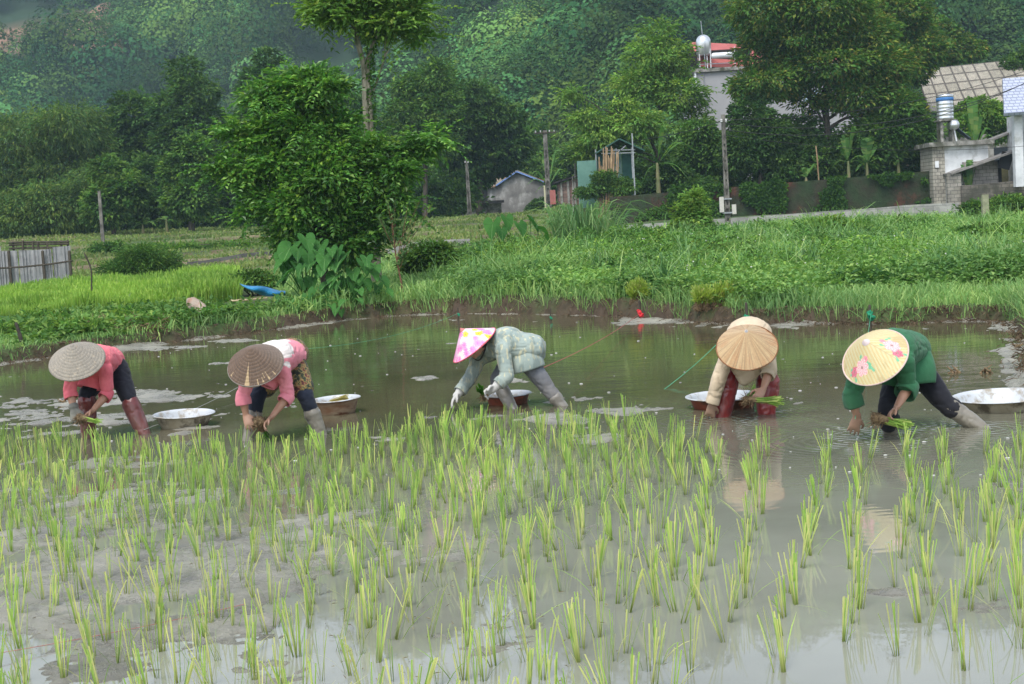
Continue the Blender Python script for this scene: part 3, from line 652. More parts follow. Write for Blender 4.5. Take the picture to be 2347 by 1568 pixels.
tree("dark low tree beside the gable end of the plastered house", L_dark, 143, [(1050, 420, 70, 60), (1000, 440, 60, 60), (1095, 440, 40, 45)], [(1045, 500), (1045, 450), (1040, 420)], 9000, .32, .18, .2)
tree("bushy bright tree below the spreading one beside the pole", L_mid, 116, [(1035, 455, 60, 36), (985, 470, 50, 40)], [(1020, 500), (1020, 480), (1020, 455)], 6000, .24, .14, .15)
tree("mid green tree standing just over the plastered house roof", L_mid, 146, [(1215, 330, 55, 50), (1250, 385, 60, 45), (1180, 370, 50, 40), (1290, 400, 60, 30)], [(1225, 480), (1225, 420), (1220, 350)], 9000, .34, .18, .25)
tree("low mid green trees on the slope behind the green shed roof", L_mid, 140, [(1340, 360, 60, 34), (1390, 320, 50, 34), (1300, 410, 50, 25)], [(1350, 470), (1350, 410), (1350, 360)], 6000, .34, .18, .2)
# right half
tree("pale green feathery tree with a thin upright stem above the banana plant", L_bright, 96, [(1515, 70, 36, 26), (1500, 125, 75, 42), (1548, 160, 46, 40), (1470, 190, 75, 40), (1550, 220, 75, 40), (1585, 270, 36, 36)], [(1510, 430), (1512, 330), (1508, 200), (1505, 90)], 6500, .25, .1, .13, clump=.55, shell=.25, tw=70, twl=1.3)
tree("leaning light green tree spreading low over the green shed", L_bright, 91, [(1310, 215, 24, 14), (1350, 275, 40, 26), (1420, 285, 60, 30), (1380, 320, 55, 26), (1470, 290, 60, 35), (1345, 350, 30, 25), (1430, 240, 30, 15)], [(1530, 430), (1510, 360), (1470, 300), (1410, 250)], 6500, .25, .09, .12, clump=.5, shell=.3, droop=.5, tw=70, twl=1.5)
tree("big spreading tree with rusty leaf tips and a dark forked trunk before the grey house", L_rust, 90,
     [(1760, 20, 90, 60), (1880, 10, 110, 60), (1960, 80, 90, 55), (1840, 90, 110, 45), (1750, 125, 62, 40), (1900, 150, 110, 45), (1770, 190, 90, 36), (1718, 205, 42, 30), (2010, 160, 80, 50), (1960, 220, 90, 36), (2040, 250, 70, 40), (1850, 230, 40, 25)],
     [(1905, 440), (1900, 340), (1893, 250), (1895, 130), (1890, 40)], 34000, .26, .11, .26, clump=.55, limbs=12)
tree("tall dense tree rising behind the big rusty tipped one", L_rust, 106, [(2060, 40, 75, 55), (2110, 110, 60, 50), (2070, 150, 70, 50), (2020, 60, 50, 60)], [(2075, 400), (2075, 250), (2070, 120)], 12000, .28, .14, .3)
tree("rounded tree standing over the end of the corrugated barn roof", L_rust, 126, [(2190, 110, 48, 32), (2230, 115, 30, 20), (2150, 80, 45, 40), (2135, 120, 60, 30)], [(2180, 400), (2180, 250), (2180, 150)], 8000, .28, .15, .25)
tree("dark leafy tree crowding the foot of the big forked trunk", L_mid, 89, [(2050, 310, 75, 50), (2100, 300, 40, 44), (2000, 330, 70, 60), (2060, 250, 50, 30)], [(2040, 420), (2040, 370), (2045, 300)], 14000, .24, .12, .18)
tree("dense dark tree beside the concrete pole and below the grey house", L_dark, 88.5, [(1720, 270, 50, 50), (1760, 320, 60, 60), (1700, 350, 50, 50), (1790, 380, 60, 45)], [(1745, 450), (1745, 380), (1740, 300)], 14000, .2, .11, .18)
tree("mid green tree leaning over the wall beyond the concrete pole", L_mid, 90.5, [(1602, 305, 42, 30), (1640, 350, 55, 44), (1590, 370, 50, 45), (1620, 410, 60, 30)], [(1612, 450), (1615, 390), (1615, 320)], 11000, .22, .12, .15)
tree("bright round tree between the steel tank and the blue roofed house", L_bright, 99, [(2235, 250, 40, 25), (2270, 265, 35, 28), (2215, 285, 40, 25), (2290, 300, 25, 25)], [(2245, 400), (2245, 330), (2245, 270)], 8000, .2, .12, .15)
tree("dark tree top showing over the ridge of the corrugated barn", L_dark, 116, [(2330, 160, 34, 36), (2380, 140, 40, 50), (2320, 200, 25, 20)], [(2345, 400), (2345, 260), (2345, 180)], 5000, .26, .15, .2)
tree("shaded undergrowth tree behind the row of banana plants", L_dark, 90.4, [(1870, 370, 80, 50), (1980, 380, 80, 45), (2080, 380, 70, 50), (1830, 310, 60, 50)], [(1960, 430), (1960, 400), (1960, 360)], 12000, .22, .12, .14)
tree("low dark bush like tree right of the green shed post", L_dark, 89, [(1540, 400, 40, 30), (1580, 430, 50, 22), (1500, 430, 40, 18)], [(1550, 455), (1550, 430), (1550, 400)], 6000, .2, .11, .1)
M_vinebark = surf("vine_clad_bark", (.13, .12, .08), (.3, .28, .21), 5, vs=(1, 1, .4), c3=(.05, .07, .03), scale2=1.8, bd=.03)
# slim tall tree behind the pond side tree
tree("slim tall tree with a pale vine clad trunk rising past the top of the view", L_bright, 34,
     [(790, -10, 70, 30), (860, 15, 80, 30), (760, 18, 50, 18), (910, 50, 60, 22), (870, 70, 50, 18), (830, -70, 110, 60), (955, 85, 30, 12), (730, 25, 26, 22), (900, -40, 90, 50), (795, 45, 40, 12), (940, 25, 40, 18)],
     [(852, 640), (846, 400), (838, 250), (833, 150), (815, 70), (818, 0), (830, -60)], 16000, .14, .075, .085, M_vinebark, clump=.35, per=9, limbs=5, group="trees beside the pond", shell=.2, tw=170, twl=.7)
slim = [o for o in bpy.data.objects if o.get("label", "").startswith("slim tall tree")][0]
pv_ = cr([at(862, 34), P(856, 400, 34), P(849, 250, 34), P(844, 160, 34), P(856, 80, 34)], 8); V, Fs = tube(pv_, np.linspace(.06, .035, len(pv_)), 7); mb = MB(); mb.add(V, Fs); mb.build("side_stem", M_vinebark, slim, True)
k_ = 520; q_ = pv_[rng.integers(8, len(pv_), k_)] + rng.normal(size=(k_, 3)) * [.06, .06, .2]; V, Fq = leaves(q_, rv(k_) + [0, 0, -.6], rv(k_) + [0, -.6, .3], .1, .06); mb = MB(); mb.add(V, Fq); mb.build("vines", L_creep, slim)
# the pond side tree
tree("large leafy tree standing on the pond bank beside the taro plants", leafmat("leaf_pond_tree", (.06, .175, .035), (.1, .25, .05), (.24, .42, .09), big=1.1, rough=.38, spec=.5, tone=True), 31,
     [(700, 178, 55, 14), (650, 205, 60, 14), (745, 200, 50, 16), (600, 228, 45, 9), (700, 235, 70, 22), (620, 300, 46, 30), (575, 330, 30, 16), (560, 400, 40, 26), (690, 300, 70, 40), (765, 290, 50, 34), (770, 350, 60, 36), (850, 340, 40, 26), (640, 375, 62, 40), (740, 410, 80, 56), (840, 410, 66, 44), (905, 390, 46, 30), (955, 345, 36, 18), (990, 318, 24, 8), (900, 460, 50, 30), (680, 480, 66, 46), (790, 490, 70, 50), (615, 455, 34, 22), (530, 300, 26, 9), (510, 385, 26, 10), (575, 495, 16, 8), (700, 560, 46, 40), (810, 560, 50, 44), (860, 520, 40, 30), (650, 540, 30, 24)],
     [(745, 700), (738, 600), (722, 500), (712, 400), (708, 300)], 44000, .125, .062, .11, clump=.3, per=9, limbs=16, group="trees beside the pond", up=.35, shell=.1, tw=700, twl=.62)

# ---- smaller plants
def heart_leaf(size):
    """a taro blade in its own plane: x across, y from the notch to the tip; folded along the midrib, with a wavy rim"""
    out = [(0, -.02), (.07, .16), (.2, .29), (.34, .30), (.45, .17), (.5, -.0), (.48, -.2), (.40, -.42), (.29, -.62), (.15, -.83), (0, -1.0)]
    out = out + [(-x, y) for x, y in out[-2:0:-1]]; o_ = np.array(out); n = len(o_); c0 = np.array([0, -.12]); V = [[0, -.12 * size, 0]]; ph = rng.random() * 6
    for k, f in enumerate((.35, .7, 1.0)):
        for q, (x, y) in enumerate(o_):
            X_, Y_ = c0[0] + (x - c0[0]) * f, c0[1] + (y - c0[1]) * f
            zz = .34 * abs(X_) - .26 * min(0, Y_) ** 2 + (.028 * math.sin(q * 2.1 + ph) if k == 2 else 0) + .018 * math.cos(q * math.pi) * (k == 1)
            V.append([X_ * size, Y_ * size, zz * size])
    Ft = np.array([[0, i + 1, (i + 1) % n + 1] for i in range(n)]); Fq = np.array([[1 + k * n + i, 1 + (k + 1) * n + i, 1 + (k + 1) * n + (i + 1) % n, 1 + k * n + (i + 1) % n] for k in range(2) for i in range(n)])
    return np.array(V), [Ft, Fq]
M_vein = surf("leaf_vein", (.12, .25, .07), (.16, .3, .1), 5, bmp=0)
def taro(label, base, leaves_, stem_r=.012, mats=None):
    """leaves_: (tip point of the petiole, size, tilt, azimuth)."""
    t = thing("taro_plant", base, label, "taro plant", "taro plants on the bank")
    if len(leaves_) > 5: leaves_ = leaves_ + [(p_ + np.array([rng.uniform(-.2, .2), rng.uniform(-.25, .1), rng.uniform(-.22, .02)]), s_ * .8, R(rng.uniform(20, 65)), a_ + rng.uniform(-.6, .6)) for p_, s_, t_, a_ in leaves_]
    for (p, size, tilt, az) in leaves_:
        V, Fq = heart_leaf(size * .7); cz, sz_ = math.cos(tilt), math.sin(tilt)
        V = V @ np.array([[1, 0, 0], [0, cz, sz_], [0, -sz_, cz]]); a = az; V = V @ np.array([[math.cos(a), math.sin(a), 0], [-math.sin(a), math.cos(a), 0], [0, 0, 1]])
        mb = MB(); mb.add(V + p, Fq)
        nrm_ = nrm(np.cross(V[1 + 5] - V[0], V[1 + 14] - V[0])); nrm_ = nrm_ if np.dot(nrm_, CAM - p) > 0 else -nrm_; nR = 20
        for vi in (10, 6, 8, 12, 14, 3, 17):
            pth = [V[0]] + [V[1 + kk * nR + vi] for kk in range(3)]; wv_ = .011 * size if vi == 10 else .006 * size
            for q0_, q1_ in zip(pth[:-1], pth[1:]):
                sd_ = nrm(np.cross(q1_ - q0_, nrm_)) * wv_; mb.add(np.array([q0_ - sd_, q0_ + sd_, q1_ + sd_ * .7, q1_ - sd_ * .7]) + p + nrm_ * .006, np.array([[0, 1, 2, 3]]), 1)
        o_ = mb.build("leaf", [mats or L_taro, M_vein], t, True)
        mid = (np.asarray(base) * .5 + np.asarray(p) * .5) + [0, 0, .08]
        V, Fs = tube(cr([np.asarray(base) + rv(1)[0] * [.05, .05, 0], mid, p], 4), np.linspace(stem_r, stem_r * .5, 9), 5); mb = MB(); mb.add(V, Fs); mb.build("petiole", L_taro, t, True)
TL = [  # clump, (px, py, size px, azimuth deg)
 ("broad leaved taro plant hanging its leaves over the water below the big tree", 790, 29.2, [(745, 590, 60, 0), (790, 585, 58, -25), (830, 600, 55, 20), (770, 630, 62, 10), (815, 640, 55, -30), (850, 620, 50, 40), (875, 640, 46, 50), (790, 655, 45, -50), (822, 665, 34, 10), (765, 600, 50, 15), (808, 622, 50, -15), (840, 590, 44, 30), (752, 650, 44, -20), (865, 655, 40, 30), (775, 570, 44, 10), (835, 645, 44, 0)]),
 ("taro plant reaching up the shaded side of the big tree", 690, 30.0, [(668, 565, 85, -20), (700, 545, 60, 10), (705, 580, 50, 30), (650, 600, 55, -40), (735, 560, 60, 25), (730, 620, 45, 0), (680, 600, 50, -15), (715, 600, 50, 15), (660, 630, 44, -30), (695, 640, 44, 10)]),
 ("low taro plant at the water's edge beyond the blue sheet", 700, 28.7, [(665, 690, 38, -30), (700, 690, 36, 20), (720, 665, 40, 0), (745, 680, 30, 60), (790, 690, 36, 0), (640, 680, 30, -60), (760, 700, 30, 30)]),
 ("yellowing taro plant on top of the weedy mound", 1160, 34, [(1130, 510, 60, -20), (1160, 500, 46, 20), (1150, 525, 40, 40)]),
 ("dark leaved taro plant beside the elephant grass clump", 1215, 33, [(1190, 515, 48, 30), (1215, 505, 60, 60), (1235, 525, 46, 90), (1250, 545, 34, 120)]),
 ("taro plant half hidden in the weeds at the far end of the bank", 2330, 34, [(2300, 545, 34, -20), (2325, 535, 40, 20), (2345, 530, 44, 40), (2190, 555, 26, -10)]),
 ("small taro plant at the foot of the weeds near the shore stakes", 2390, 22, [(2020, 680, 18, 0), (2035, 678, 16, 30)]),
]
for lab, bx, Yt, lv in TL[:6]:
    base = at(bx, Yt); taro(lab, base, [(P(a, b_, Yt + rng.uniform(-.4, .3)), s_ * Yt / F, R(rng.uniform(18, 62)), R(az) + R(rng.uniform(-38, 38))) for a, b_, s_, az in lv])

def banana(label, px, Y, pyb, lvs, stem_h, scale=1.0, name="banana_plant"):
    """lvs: (tip px, tip py, width m); leaves arch from the top of the stem"""
    base = at(px, Y); t = thing(name, base, label, "banana plant", "banana plants")
    top = base + [0, 0, stem_h]
    V, Fs = tube([base - [0, 0, .1], base + [0, 0, stem_h * .5], top], [.11 * scale, .09 * scale, .05 * scale], 9); mb = MB(); mb.add(V, Fs); mb.build("stem", surf("banana_stem", (.1, .13, .05), (.2, .17, .09), 6, vs=(1, 1, .3)) if "banana_stem" not in bpy.data.materials else bpy.data.materials["banana_stem"], t, True)
    for (tx, ty, wd) in lvs:
        tip = P(tx, ty, Y + rng.uniform(-.7, .7)); mid = top * .45 + tip * .55; mid[2] = max(mid[2], tip[2]) + .25 * np.linalg.norm(tip - top) * (.5 if tip[2] > top[2] + .8 else 1)
        c_ = cr([top, mid, tip], 9); n = len(c_); T = np.gradient(c_, axis=0); T /= np.linalg.norm(T, axis=1)[:, None]
        s_ = np.cross(T, [0, 0, 1]); ln = np.linalg.norm(s_, axis=1)[:, None]; s_ = np.where(ln > .15, s_ / (ln + 1e-9), [1, 0, 0]); u = np.cross(s_, T)
        mb = MB(); tt = np.linspace(0, 1, n); w_ = wd * np.clip(np.sin(np.clip(tt * 1.08 - .06, 0, 1) ** .8 * math.pi), .03, 1)
        for sg in (-1, 1):
            for i in range(n - 1):
                j = rng.uniform(-.12, .04)
                a, b_ = c_[i], c_[i + 1]; e = s_[i] * sg; dr = -.35 + rng.uniform(-.2, .1)
                V = [a, a + (e + u[i] * dr * .5 + T[i] * .2) * w_[i] * .5, b_ + (e + u[i] * dr * .5 + T[i] * .2) * w_[i + 1] * .5 + T[i] * j * wd, b_]
                mb.add(V, np.array([[0, 1, 2, 3]]))
        mb.build("leaf", L_banana, t)
banana("banana plant with long drooping pale leaves beside the thin metal post", 1512, 88, 440, [(1468, 430, .55), (1492, 425, .5), (1585, 420, .6), (1560, 400, .55), (1575, 335, .5), (1455, 318, .5), (1530, 300, .5), (1600, 350, .45), (1475, 330, .4)], 1.75, 1.4)
banana("banana plant leaning over the corner of the plastered house", 1262, 134, 480, [(1215, 400, .6), (1205, 425, .6), (1240, 365, .5), (1285, 360, .4), (1225, 445, .5), (1300, 395, .5)], 2.0, 1.4)
banana("young banana plant with upright leaves standing on the mossy wall", 1948, 87, 410, [(1915, 345, .75), (1965, 300, .55), (1930, 320, .5), (1905, 385, .5), (1985, 365, .5), (1995, 395, .4)], .9)
banana("banana plant with a broad round leaf between two others on the wall", 1990, 87.3, 412, [(1990, 325, .8), (2018, 350, .5), (1962, 365, .5), (2035, 372, .45), (1960, 395, .4), (2020, 400, .4)], .75)
banana("darker banana plant next to the small outhouse on the wall", 2062, 88, 410, [(2040, 318, .5), (2095, 310, .6), (2030, 350, .5), (2100, 345, .6), (2120, 320, .5), (2050, 380, .5)], .9)
banana("tall banana plant in the shade against the outhouse", 2118, 89, 410, [(2100, 300, .5), (2140, 300, .5), (2090, 330, .5), (2150, 340, .5), (2105, 295, .4)], 2.2)
banana("banana plant with broad leaves behind the steel water tank", 2240, 97, 400, [(2225, 245, .7), (2200, 275, .6), (2255, 265, .6), (2275, 300, .6), (2285, 320, .5), (2205, 310, .5)], 1.6)
banana("small banana plant low against the outhouse wall", 2222, 84.5, 440, [(2205, 390, .45), (2225, 380, .4), (2245, 395, .4), (2210, 405, .4)], .3)
banana("small banana plant in the dark before the wood", 330, 99, 540, [(310, 515, .4), (345, 505, .4), (360, 520, .4), (300, 530, .35)], .6)
banana("banana plant with arching leaves at the edge of the dark wood", 385, 99, 540, [(350, 515, .5), (375, 500, .5), (405, 515, .5), (420, 525, .4)], .9)
banana("little banana plant on the mossy wall beside the leaning stick", 1850, 87, 420, [(1840, 390, .4), (1860, 395, .4), (1880, 385, .4), (1835, 405, .3)], .25)

def bush(label, mat, px, Y, lobes_px, n, L, W, clump=.2, name="bush", cat="bush", per=12, up=.5):
    base = at(px, Y); s = Y / F
    lobes = [(P(a, b_, Y + rng.uniform(-.3, .3)), (rx * s, rx * s * .8, ry * s)) for a, b_, rx, ry in lobes_px]
    t = thing(name, base, label, cat, "bushes")
    V, Fq, Cc = crown(lobes, n, L, W, clump, per, up, .35); mb = MB(); mb.add(V, Fq, 0, Cc); mb.build("foliage", mat, t)
    mb = MB(); limb_tubes(mb, None, [(base - [0, 0, .1], np.array(c) - [0, 0, r_[2] * .3], .03, .01) for c, r_ in lobes], .03, 5); mb.build("stem", M_bark, t)
bush("rounded bush of fine drooping leaves beside the nursery plot", L_mid, 330, 55, [(300, 620, 62, 32), (350, 610, 60, 38), (325, 590, 55, 26), (390, 635, 36, 22)], 16000, .16, .04, .3, up=.1)
bush("bright upright shrub in front of the low block wall", L_bright, 1585, 45, [(1590, 460, 22, 24), (1580, 495, 34, 28), (1600, 510, 30, 32), (1570, 530, 36, 26)], 8000, .12, .06, .2)
bush("dark green bush at the foot of the sapling", L_mid, 985, 35, [(985, 585, 46, 26), (960, 605, 40, 24), (1010, 600, 40, 22)], 7000, .11, .05)
bush("low dark bush with creepers beyond the blue sheet", L_mid, 575, 38, [(575, 640, 34, 16), (600, 648, 34, 12), (540, 650, 24, 8)], 4500, .1, .05)
bush("thick dark bush against the plastered house wall", L_dark, 1205, 133, [(1240, 470, 20, 14), (1225, 478, 18, 10)], 4000, .22, .12, .3)
bush("small leafy shrub in front of the green corrugated shed", L_mid, 1405, 88, [(1385, 415, 30, 25), (1425, 430, 34, 24), (1350, 440, 30, 14)], 6000, .18, .09, .25)
bush("dark shrub at the corner behind the concrete field post", L_mid, 2290, 60, [(2240, 480, 45, 18), (2310, 470, 60, 20)], 5000, .16, .08, .25)
bush("leafy shrub on the bank at the edge of the pond corner", L_mid, 2345, 24, [(2350, 640, 34, 50), (2330, 660, 26, 30)], 4000, .1, .05, .18)
bush("round topped bush among the weeds near the end of the low wall", L_mid, 2240, 36, [(2240, 545, 60, 24), (2200, 555, 40, 16), (2290, 540, 40, 18)], 8000, .1, .05, .2)
bush("clump of tall soft weeds on the crest beyond the stacked seedlings", L_bright, 1920, 40, [(1900, 515, 40, 16), (1870, 525, 36, 14), (1960, 520, 36, 12)], 5000, .1, .05, .2)
bush("low bush on the terrace bank beyond the stub pole", L_mid, 300, 78, [(360, 575, 60, 14), (250, 570, 50, 12), (440, 575, 60, 12), (540, 570, 60, 11)], 9000, .2, .09, .3)
# elephant grass
base = at(1330, 40); t = thing("elephant_grass_clump", base, "tall clump of arching elephant grass on the weedy mound", "grass clump")
n = 560; sp = rng.normal(size=(n, 3)) * [.3, .25, 0]; p0 = base + sp; mb = MB()
hgt = rng.uniform(.9, 2.0, n); out = sp * 1.1 + rng.normal(size=(n, 3)) * [.17, .16, 0]
for i in range(n):
    a = p0[i]; tip = a + out[i] * hgt[i] * .9 + [0, 0, hgt[i] * rng.uniform(.25, .75)]; mid = a + out[i] * hgt[i] * .32 + [0, 0, hgt[i] * .72]
    c_ = cr([a, mid, tip], 4); T = nrm(tip - a); s_ = nrm(np.cross(T, rng.normal(size=3))); w_ = np.array([.6, .9, 1, 1, .95, .8, .6, .35, .05]) * rng.uniform(.02, .04) * .5
    V = np.vstack([c_ - s_ * w_[:, None], c_ + s_ * w_[:, None]]); k = len(c_); q = np.arange(k - 1); mb.add(V, np.stack([q, q + 1, q + 1 + k, q + k], 1))
mb.build("leaves", L_cane, t)
# sapling by the tree
base = at(918, 30.3); t = thing("sapling", base, "thin sapling with upright rounded leaves at the water's edge", "sapling")
mb = MB(); st = [base - [0, 0, .05], P(914, 620, 30.3), P(905, 570, 30.3), P(898, 490, 30.3)]; tips = [(890, 470), (905, 455), (955, 500), (965, 455), (935, 510), (880, 520), (950, 560), (925, 585), (990, 470), (870, 500), (935, 470)]
V, Fs = tube(cr(st, 4), np.linspace(.022, .008, 13), 7); mb.add(V, Fs); lp = []; ld = []
for i, (a, b_) in enumerate(tips):
    q0 = np.array(st[2 if b_ < 560 else 1]) if i % 2 else (np.array(st[1]) + np.array(st[2])) / 2; q1 = P(a, b_, 30.3 + rng.uniform(-.3, .3))
    V, Fs = tube(cr([q0, (q0 + q1) / 2 - [0, 0, .04], q1], 4), np.linspace(.009, .003, 9), 5); mb.add(V, Fs)
    for tt in np.linspace(.3, 1.05, 22): lp.append(q0 + (q1 - q0) * tt + rng.normal(size=3) * .03); ld.append(nrm(q1 - q0) * .6 + rng.normal(size=3) * .6 + [0, 0, .3])
mb.build("trunk", surf("sapling_bark", (.12, .05, .03), (.22, .12, .07), 9), t, True)
V, Fq = leaves(np.array(lp), np.array(ld), rv(len(lp)) + [0, -.4, .5], .11, .06, .2); mb = MB(); mb.add(V, Fq); mb.build("crown", L_sap, t)

# ================================================================ BUILDINGS, WALLS AND POLES
M_conc = surf("weathered_concrete", (.12, .115, .1), (.34, .33, .3), 3, c3=(.07, .075, .05), scale2=1.2, bd=.02)
M_plaster = surf("stained_plaster", (.13, .125, .12), (.27, .26, .245), .9, c3=(.38, .38, .36), scale2=.8, bmp=.2)
M_white = surf("white_plaster", (.5, .52, .53), (.7, .72, .73), 1.2, c3=(.35, .36, .34), scale2=.7, bmp=.15)
M_grey = surf("grey_render", (.3, .3, .31), (.36, .36, .365), .7, bmp=.1)
def corrug(name, c1, c2, freq, axis=0, rust=None, rough=.6, metal=0):
    m_, t, o = newmat(name); tc = N_(t, "ShaderNodeTexCoord"); wv = N_(t, "ShaderNodeTexWave"); wv.bands_direction = 'XYZ'[axis]; wv.inputs["Scale"].default_value = freq; t.links.new(tc.outputs["Object"], wv.inputs["Vector"])
    n = noise(t, 1.3, 6, tc.outputs["Object"], .65); c = ramp(t, n.outputs[0], [(.35, c1), (.65, c2)]).outputs[0]
    if rust: n2 = noise(t, .7, 6, tc.outputs["Object"], .7); c = mixc(t, ramp(t, n2.outputs[0], [(.5, (0, 0, 0)), (.65, (1, 1, 1))]).outputs[0], c, rust)
    b = N_(t, "ShaderNodeBsdfPrincipled"); t.links.new(c, b.inputs["Base Color"]); b.inputs["Roughness"].default_value = rough; b.inputs["Metallic"].default_value = metal
    t.links.new(bump(t, wv.outputs["Fac"], 1.0, .03), b.inputs["Normal"]); t.links.new(b.outputs[0], o.inputs[0]); return m_
def brick(name, c1, c2, mort, sx=.4, sy=.2, moss=None, sc_=1.0, axis="xz"):
    m_, t, o = newmat(name); tc = N_(t, "ShaderNodeTexCoord"); sp = N_(t, "ShaderNodeSeparateXYZ"); cb = N_(t, "ShaderNodeCombineXYZ"); t.links.new(tc.outputs["Object"], sp.inputs[0])
    t.links.new(sp.outputs[0], cb.inputs[0]); t.links.new(sp.outputs[2], cb.inputs[1])
    br = N_(t, "ShaderNodeTexBrick"); t.links.new(cb.outputs[0], br.inputs["Vector"]); br.inputs["Scale"].default_value = 1; br.inputs["Brick Width"].default_value = sx; br.inputs["Row Height"].default_value = sy
    br.inputs["Mortar Size"].default_value = .015 * sc_; br.inputs["Color1"].default_value = (*c1, 1); br.inputs["Color2"].default_value = (*c2, 1); br.inputs["Mortar"].default_value = (*mort, 1)
    n = noise(t, 2.2, 7, tc.outputs["Object"], .7); c = mixc(t, 1.0, br.outputs[0], ramp(t, n.outputs[0], [(.3, (.55, .55, .55)), (.7, (1.3, 1.3, 1.25))]).outputs[0], 'MULTIPLY')
    if moss: n2 = noise(t, .6, 7, tc.outputs["Object"], .7); c = mixc(t, ramp(t, n2.outputs[0], [(.42, (0, 0, 0)), (.56, (1, 1, 1))]).outputs[0], c, moss)
    b = N_(t, "ShaderNodeBsdfPrincipled"); t.links.new(c, b.inputs["Base Color"]); b.inputs["Roughness"].default_value = .9
    t.links.new(bump(t, n.outputs[0], .5, .03), b.inputs["Normal"]); t.links.new(b.outputs[0], o.inputs[0]); return m_
def up_strip(pts_bottom, h, th, mat, name, label, cat, parent=None):
    """an upright wall following ground points, butted segments in one mesh"""
    mb = MB(); B = np.array(pts_bottom, float); k = len(B); hh = np.broadcast_to(h, (k,))
    d = np.gradient(B[:, :2], axis=0); d /= np.linalg.norm(d, axis=1)[:, None]; nn = np.stack([-d[:, 1], d[:, 0]], 1) * th
    V = []
    for i in range(k):
        x, y, z = B[i]; V += [[x, y, z - .4], [x, y, z + hh[i]], [x + nn[i, 0], y + nn[i, 1], z + hh[i]], [x + nn[i, 0], y + nn[i, 1], z - .4]]
    Fq = []
    for i in range(k - 1):
        for j in range(3): Fq.append([4 * i + j, 4 * (i + 1) + j, 4 * (i + 1) + j + 1, 4 * i + j + 1])
    Fq += [[0, 1, 2, 3], [4 * k - 1, 4 * k - 2, 4 * k - 3, 4 * k - 4]]
    mb.add(V, np.array(Fq)); o_ = mb.build(name, mat, parent)
    if parent is None: tag(o_, label, cat)
    return o_
M_block = brick("grey_blockwork", (.27, .27, .25), (.33, .33, .31), (.2, .2, .19), .9, .32)
pts = [at(p_, 74) for p_ in np.linspace(1435, 2197, 14)]; pts = [[q[0], q[1] + .0, PZ_] for q, PZ_ in zip(pts, [max(q[2], 0) for q in pts])]
o_ = up_strip(pts, np.interp(np.arange(14), [0, 13], [.46, .58]), .3, M_block, "low_wall", "low grey block wall running along the top of the weedy bank", "wall")
o_ = up_strip([at(p_, 66) for p_ in np.linspace(885, 1075, 6)], .3, .3, M_block, "low_wall", "short length of low pale wall seen behind the sapling", "wall")
o_ = up_strip([at(p_, 71) for p_ in np.linspace(425, 640, 6)], .16, .12, surf("dark_concrete", (.05, .05, .05), (.11, .11, .1), 2), "low_wall", "thin dark concrete channel wall crossing the terraces past the round bush", "wall")
# retaining wall with moss and red earth
pts = [[XA(p_, 85.9), 85.9, 1.25] for p_ in np.linspace(1400, 2165, 26)]
m_, t_, o = newmat("mossy_retaining_wall"); v = vecscale(t_, (1, 1, 1)); n = noise(t_, .35, 8, v, .7); n2 = noise(t_, 2.5, 8, v, .7)
c = ramp(t_, n.outputs[0], [(.42, (.022, .045, .014)), (.52, (.035, .035, .018)), (.58, (.085, .035, .02)), (.72, (.14, .07, .045))]).outputs[0]
c = mixc(t_, 1.0, c, ramp(t_, n2.outputs[0], [(.3, (.5, .5, .5)), (.7, (1.25, 1.25, 1.2))]).outputs[0], 'MULTIPLY'); b = N_(t_, "ShaderNodeBsdfPrincipled"); t_.links.new(c, b.inputs[0]); b.inputs["Roughness"].default_value = .95
t_.links.new(bump(t_, n2.outputs[0], 1, .12), b.inputs["Normal"]); t_.links.new(b.outputs[0], o.inputs[0])
tw = thing("retaining_wall", pts[0], "mossy retaining wall stained with red earth below the banana plants", "wall")
up_strip(pts, np.interp(np.arange(26), [0, 25], [1.5, 1.95]), .5, m_, "wall", None, None, tw)
nn_ = 16000; px_ = rng.uniform(1405, 2165, nn_); hh_ = rng.random(nn_) ** .6 * 1.9; X_ = (px_ - 1173) / 3500 * 85.8; dd = fbm(X_, hh_ * 1.3, None, .6, 4, 88); kp = dd > .47
V, Fq = leaves(np.stack([XA(1173, 86.1) * 0 + X_[kp], 85.8 + 0 * X_[kp] - rng.random(kp.sum()) * .2, 1.25 + hh_[kp]], 1), rv(kp.sum()) + [0, -.4, -.4], rv(kp.sum()) * .4 + [0, -1, .3], .2, .12); mb = MB(); mb.add(V, Fq); mb.build("creepers", L_creep, tw)
M_pole = surf("pole_concrete", (.05, .047, .04), (.24, .23, .2), 2.5, c3=(.05, .05, .04), scale2=2, vs=(1, 1, .6), bd=.02)
M_metal = surf("galvanised_steel", (.24, .26, .27), (.36, .38, .4), 4, rough=.4, bmp=0, metal=.6)
M_whitepaint = surf("white_paint", (.62, .64, .65), (.72, .74, .75), 4, bmp=0)
M_insul = surf("insulator", (.5, .5, .48), (.7, .7, .68), 8, rough=.3, bmp=0)
M_dk = surf("dark_interior", (.012, .012, .012), (.03, .03, .03), 3)
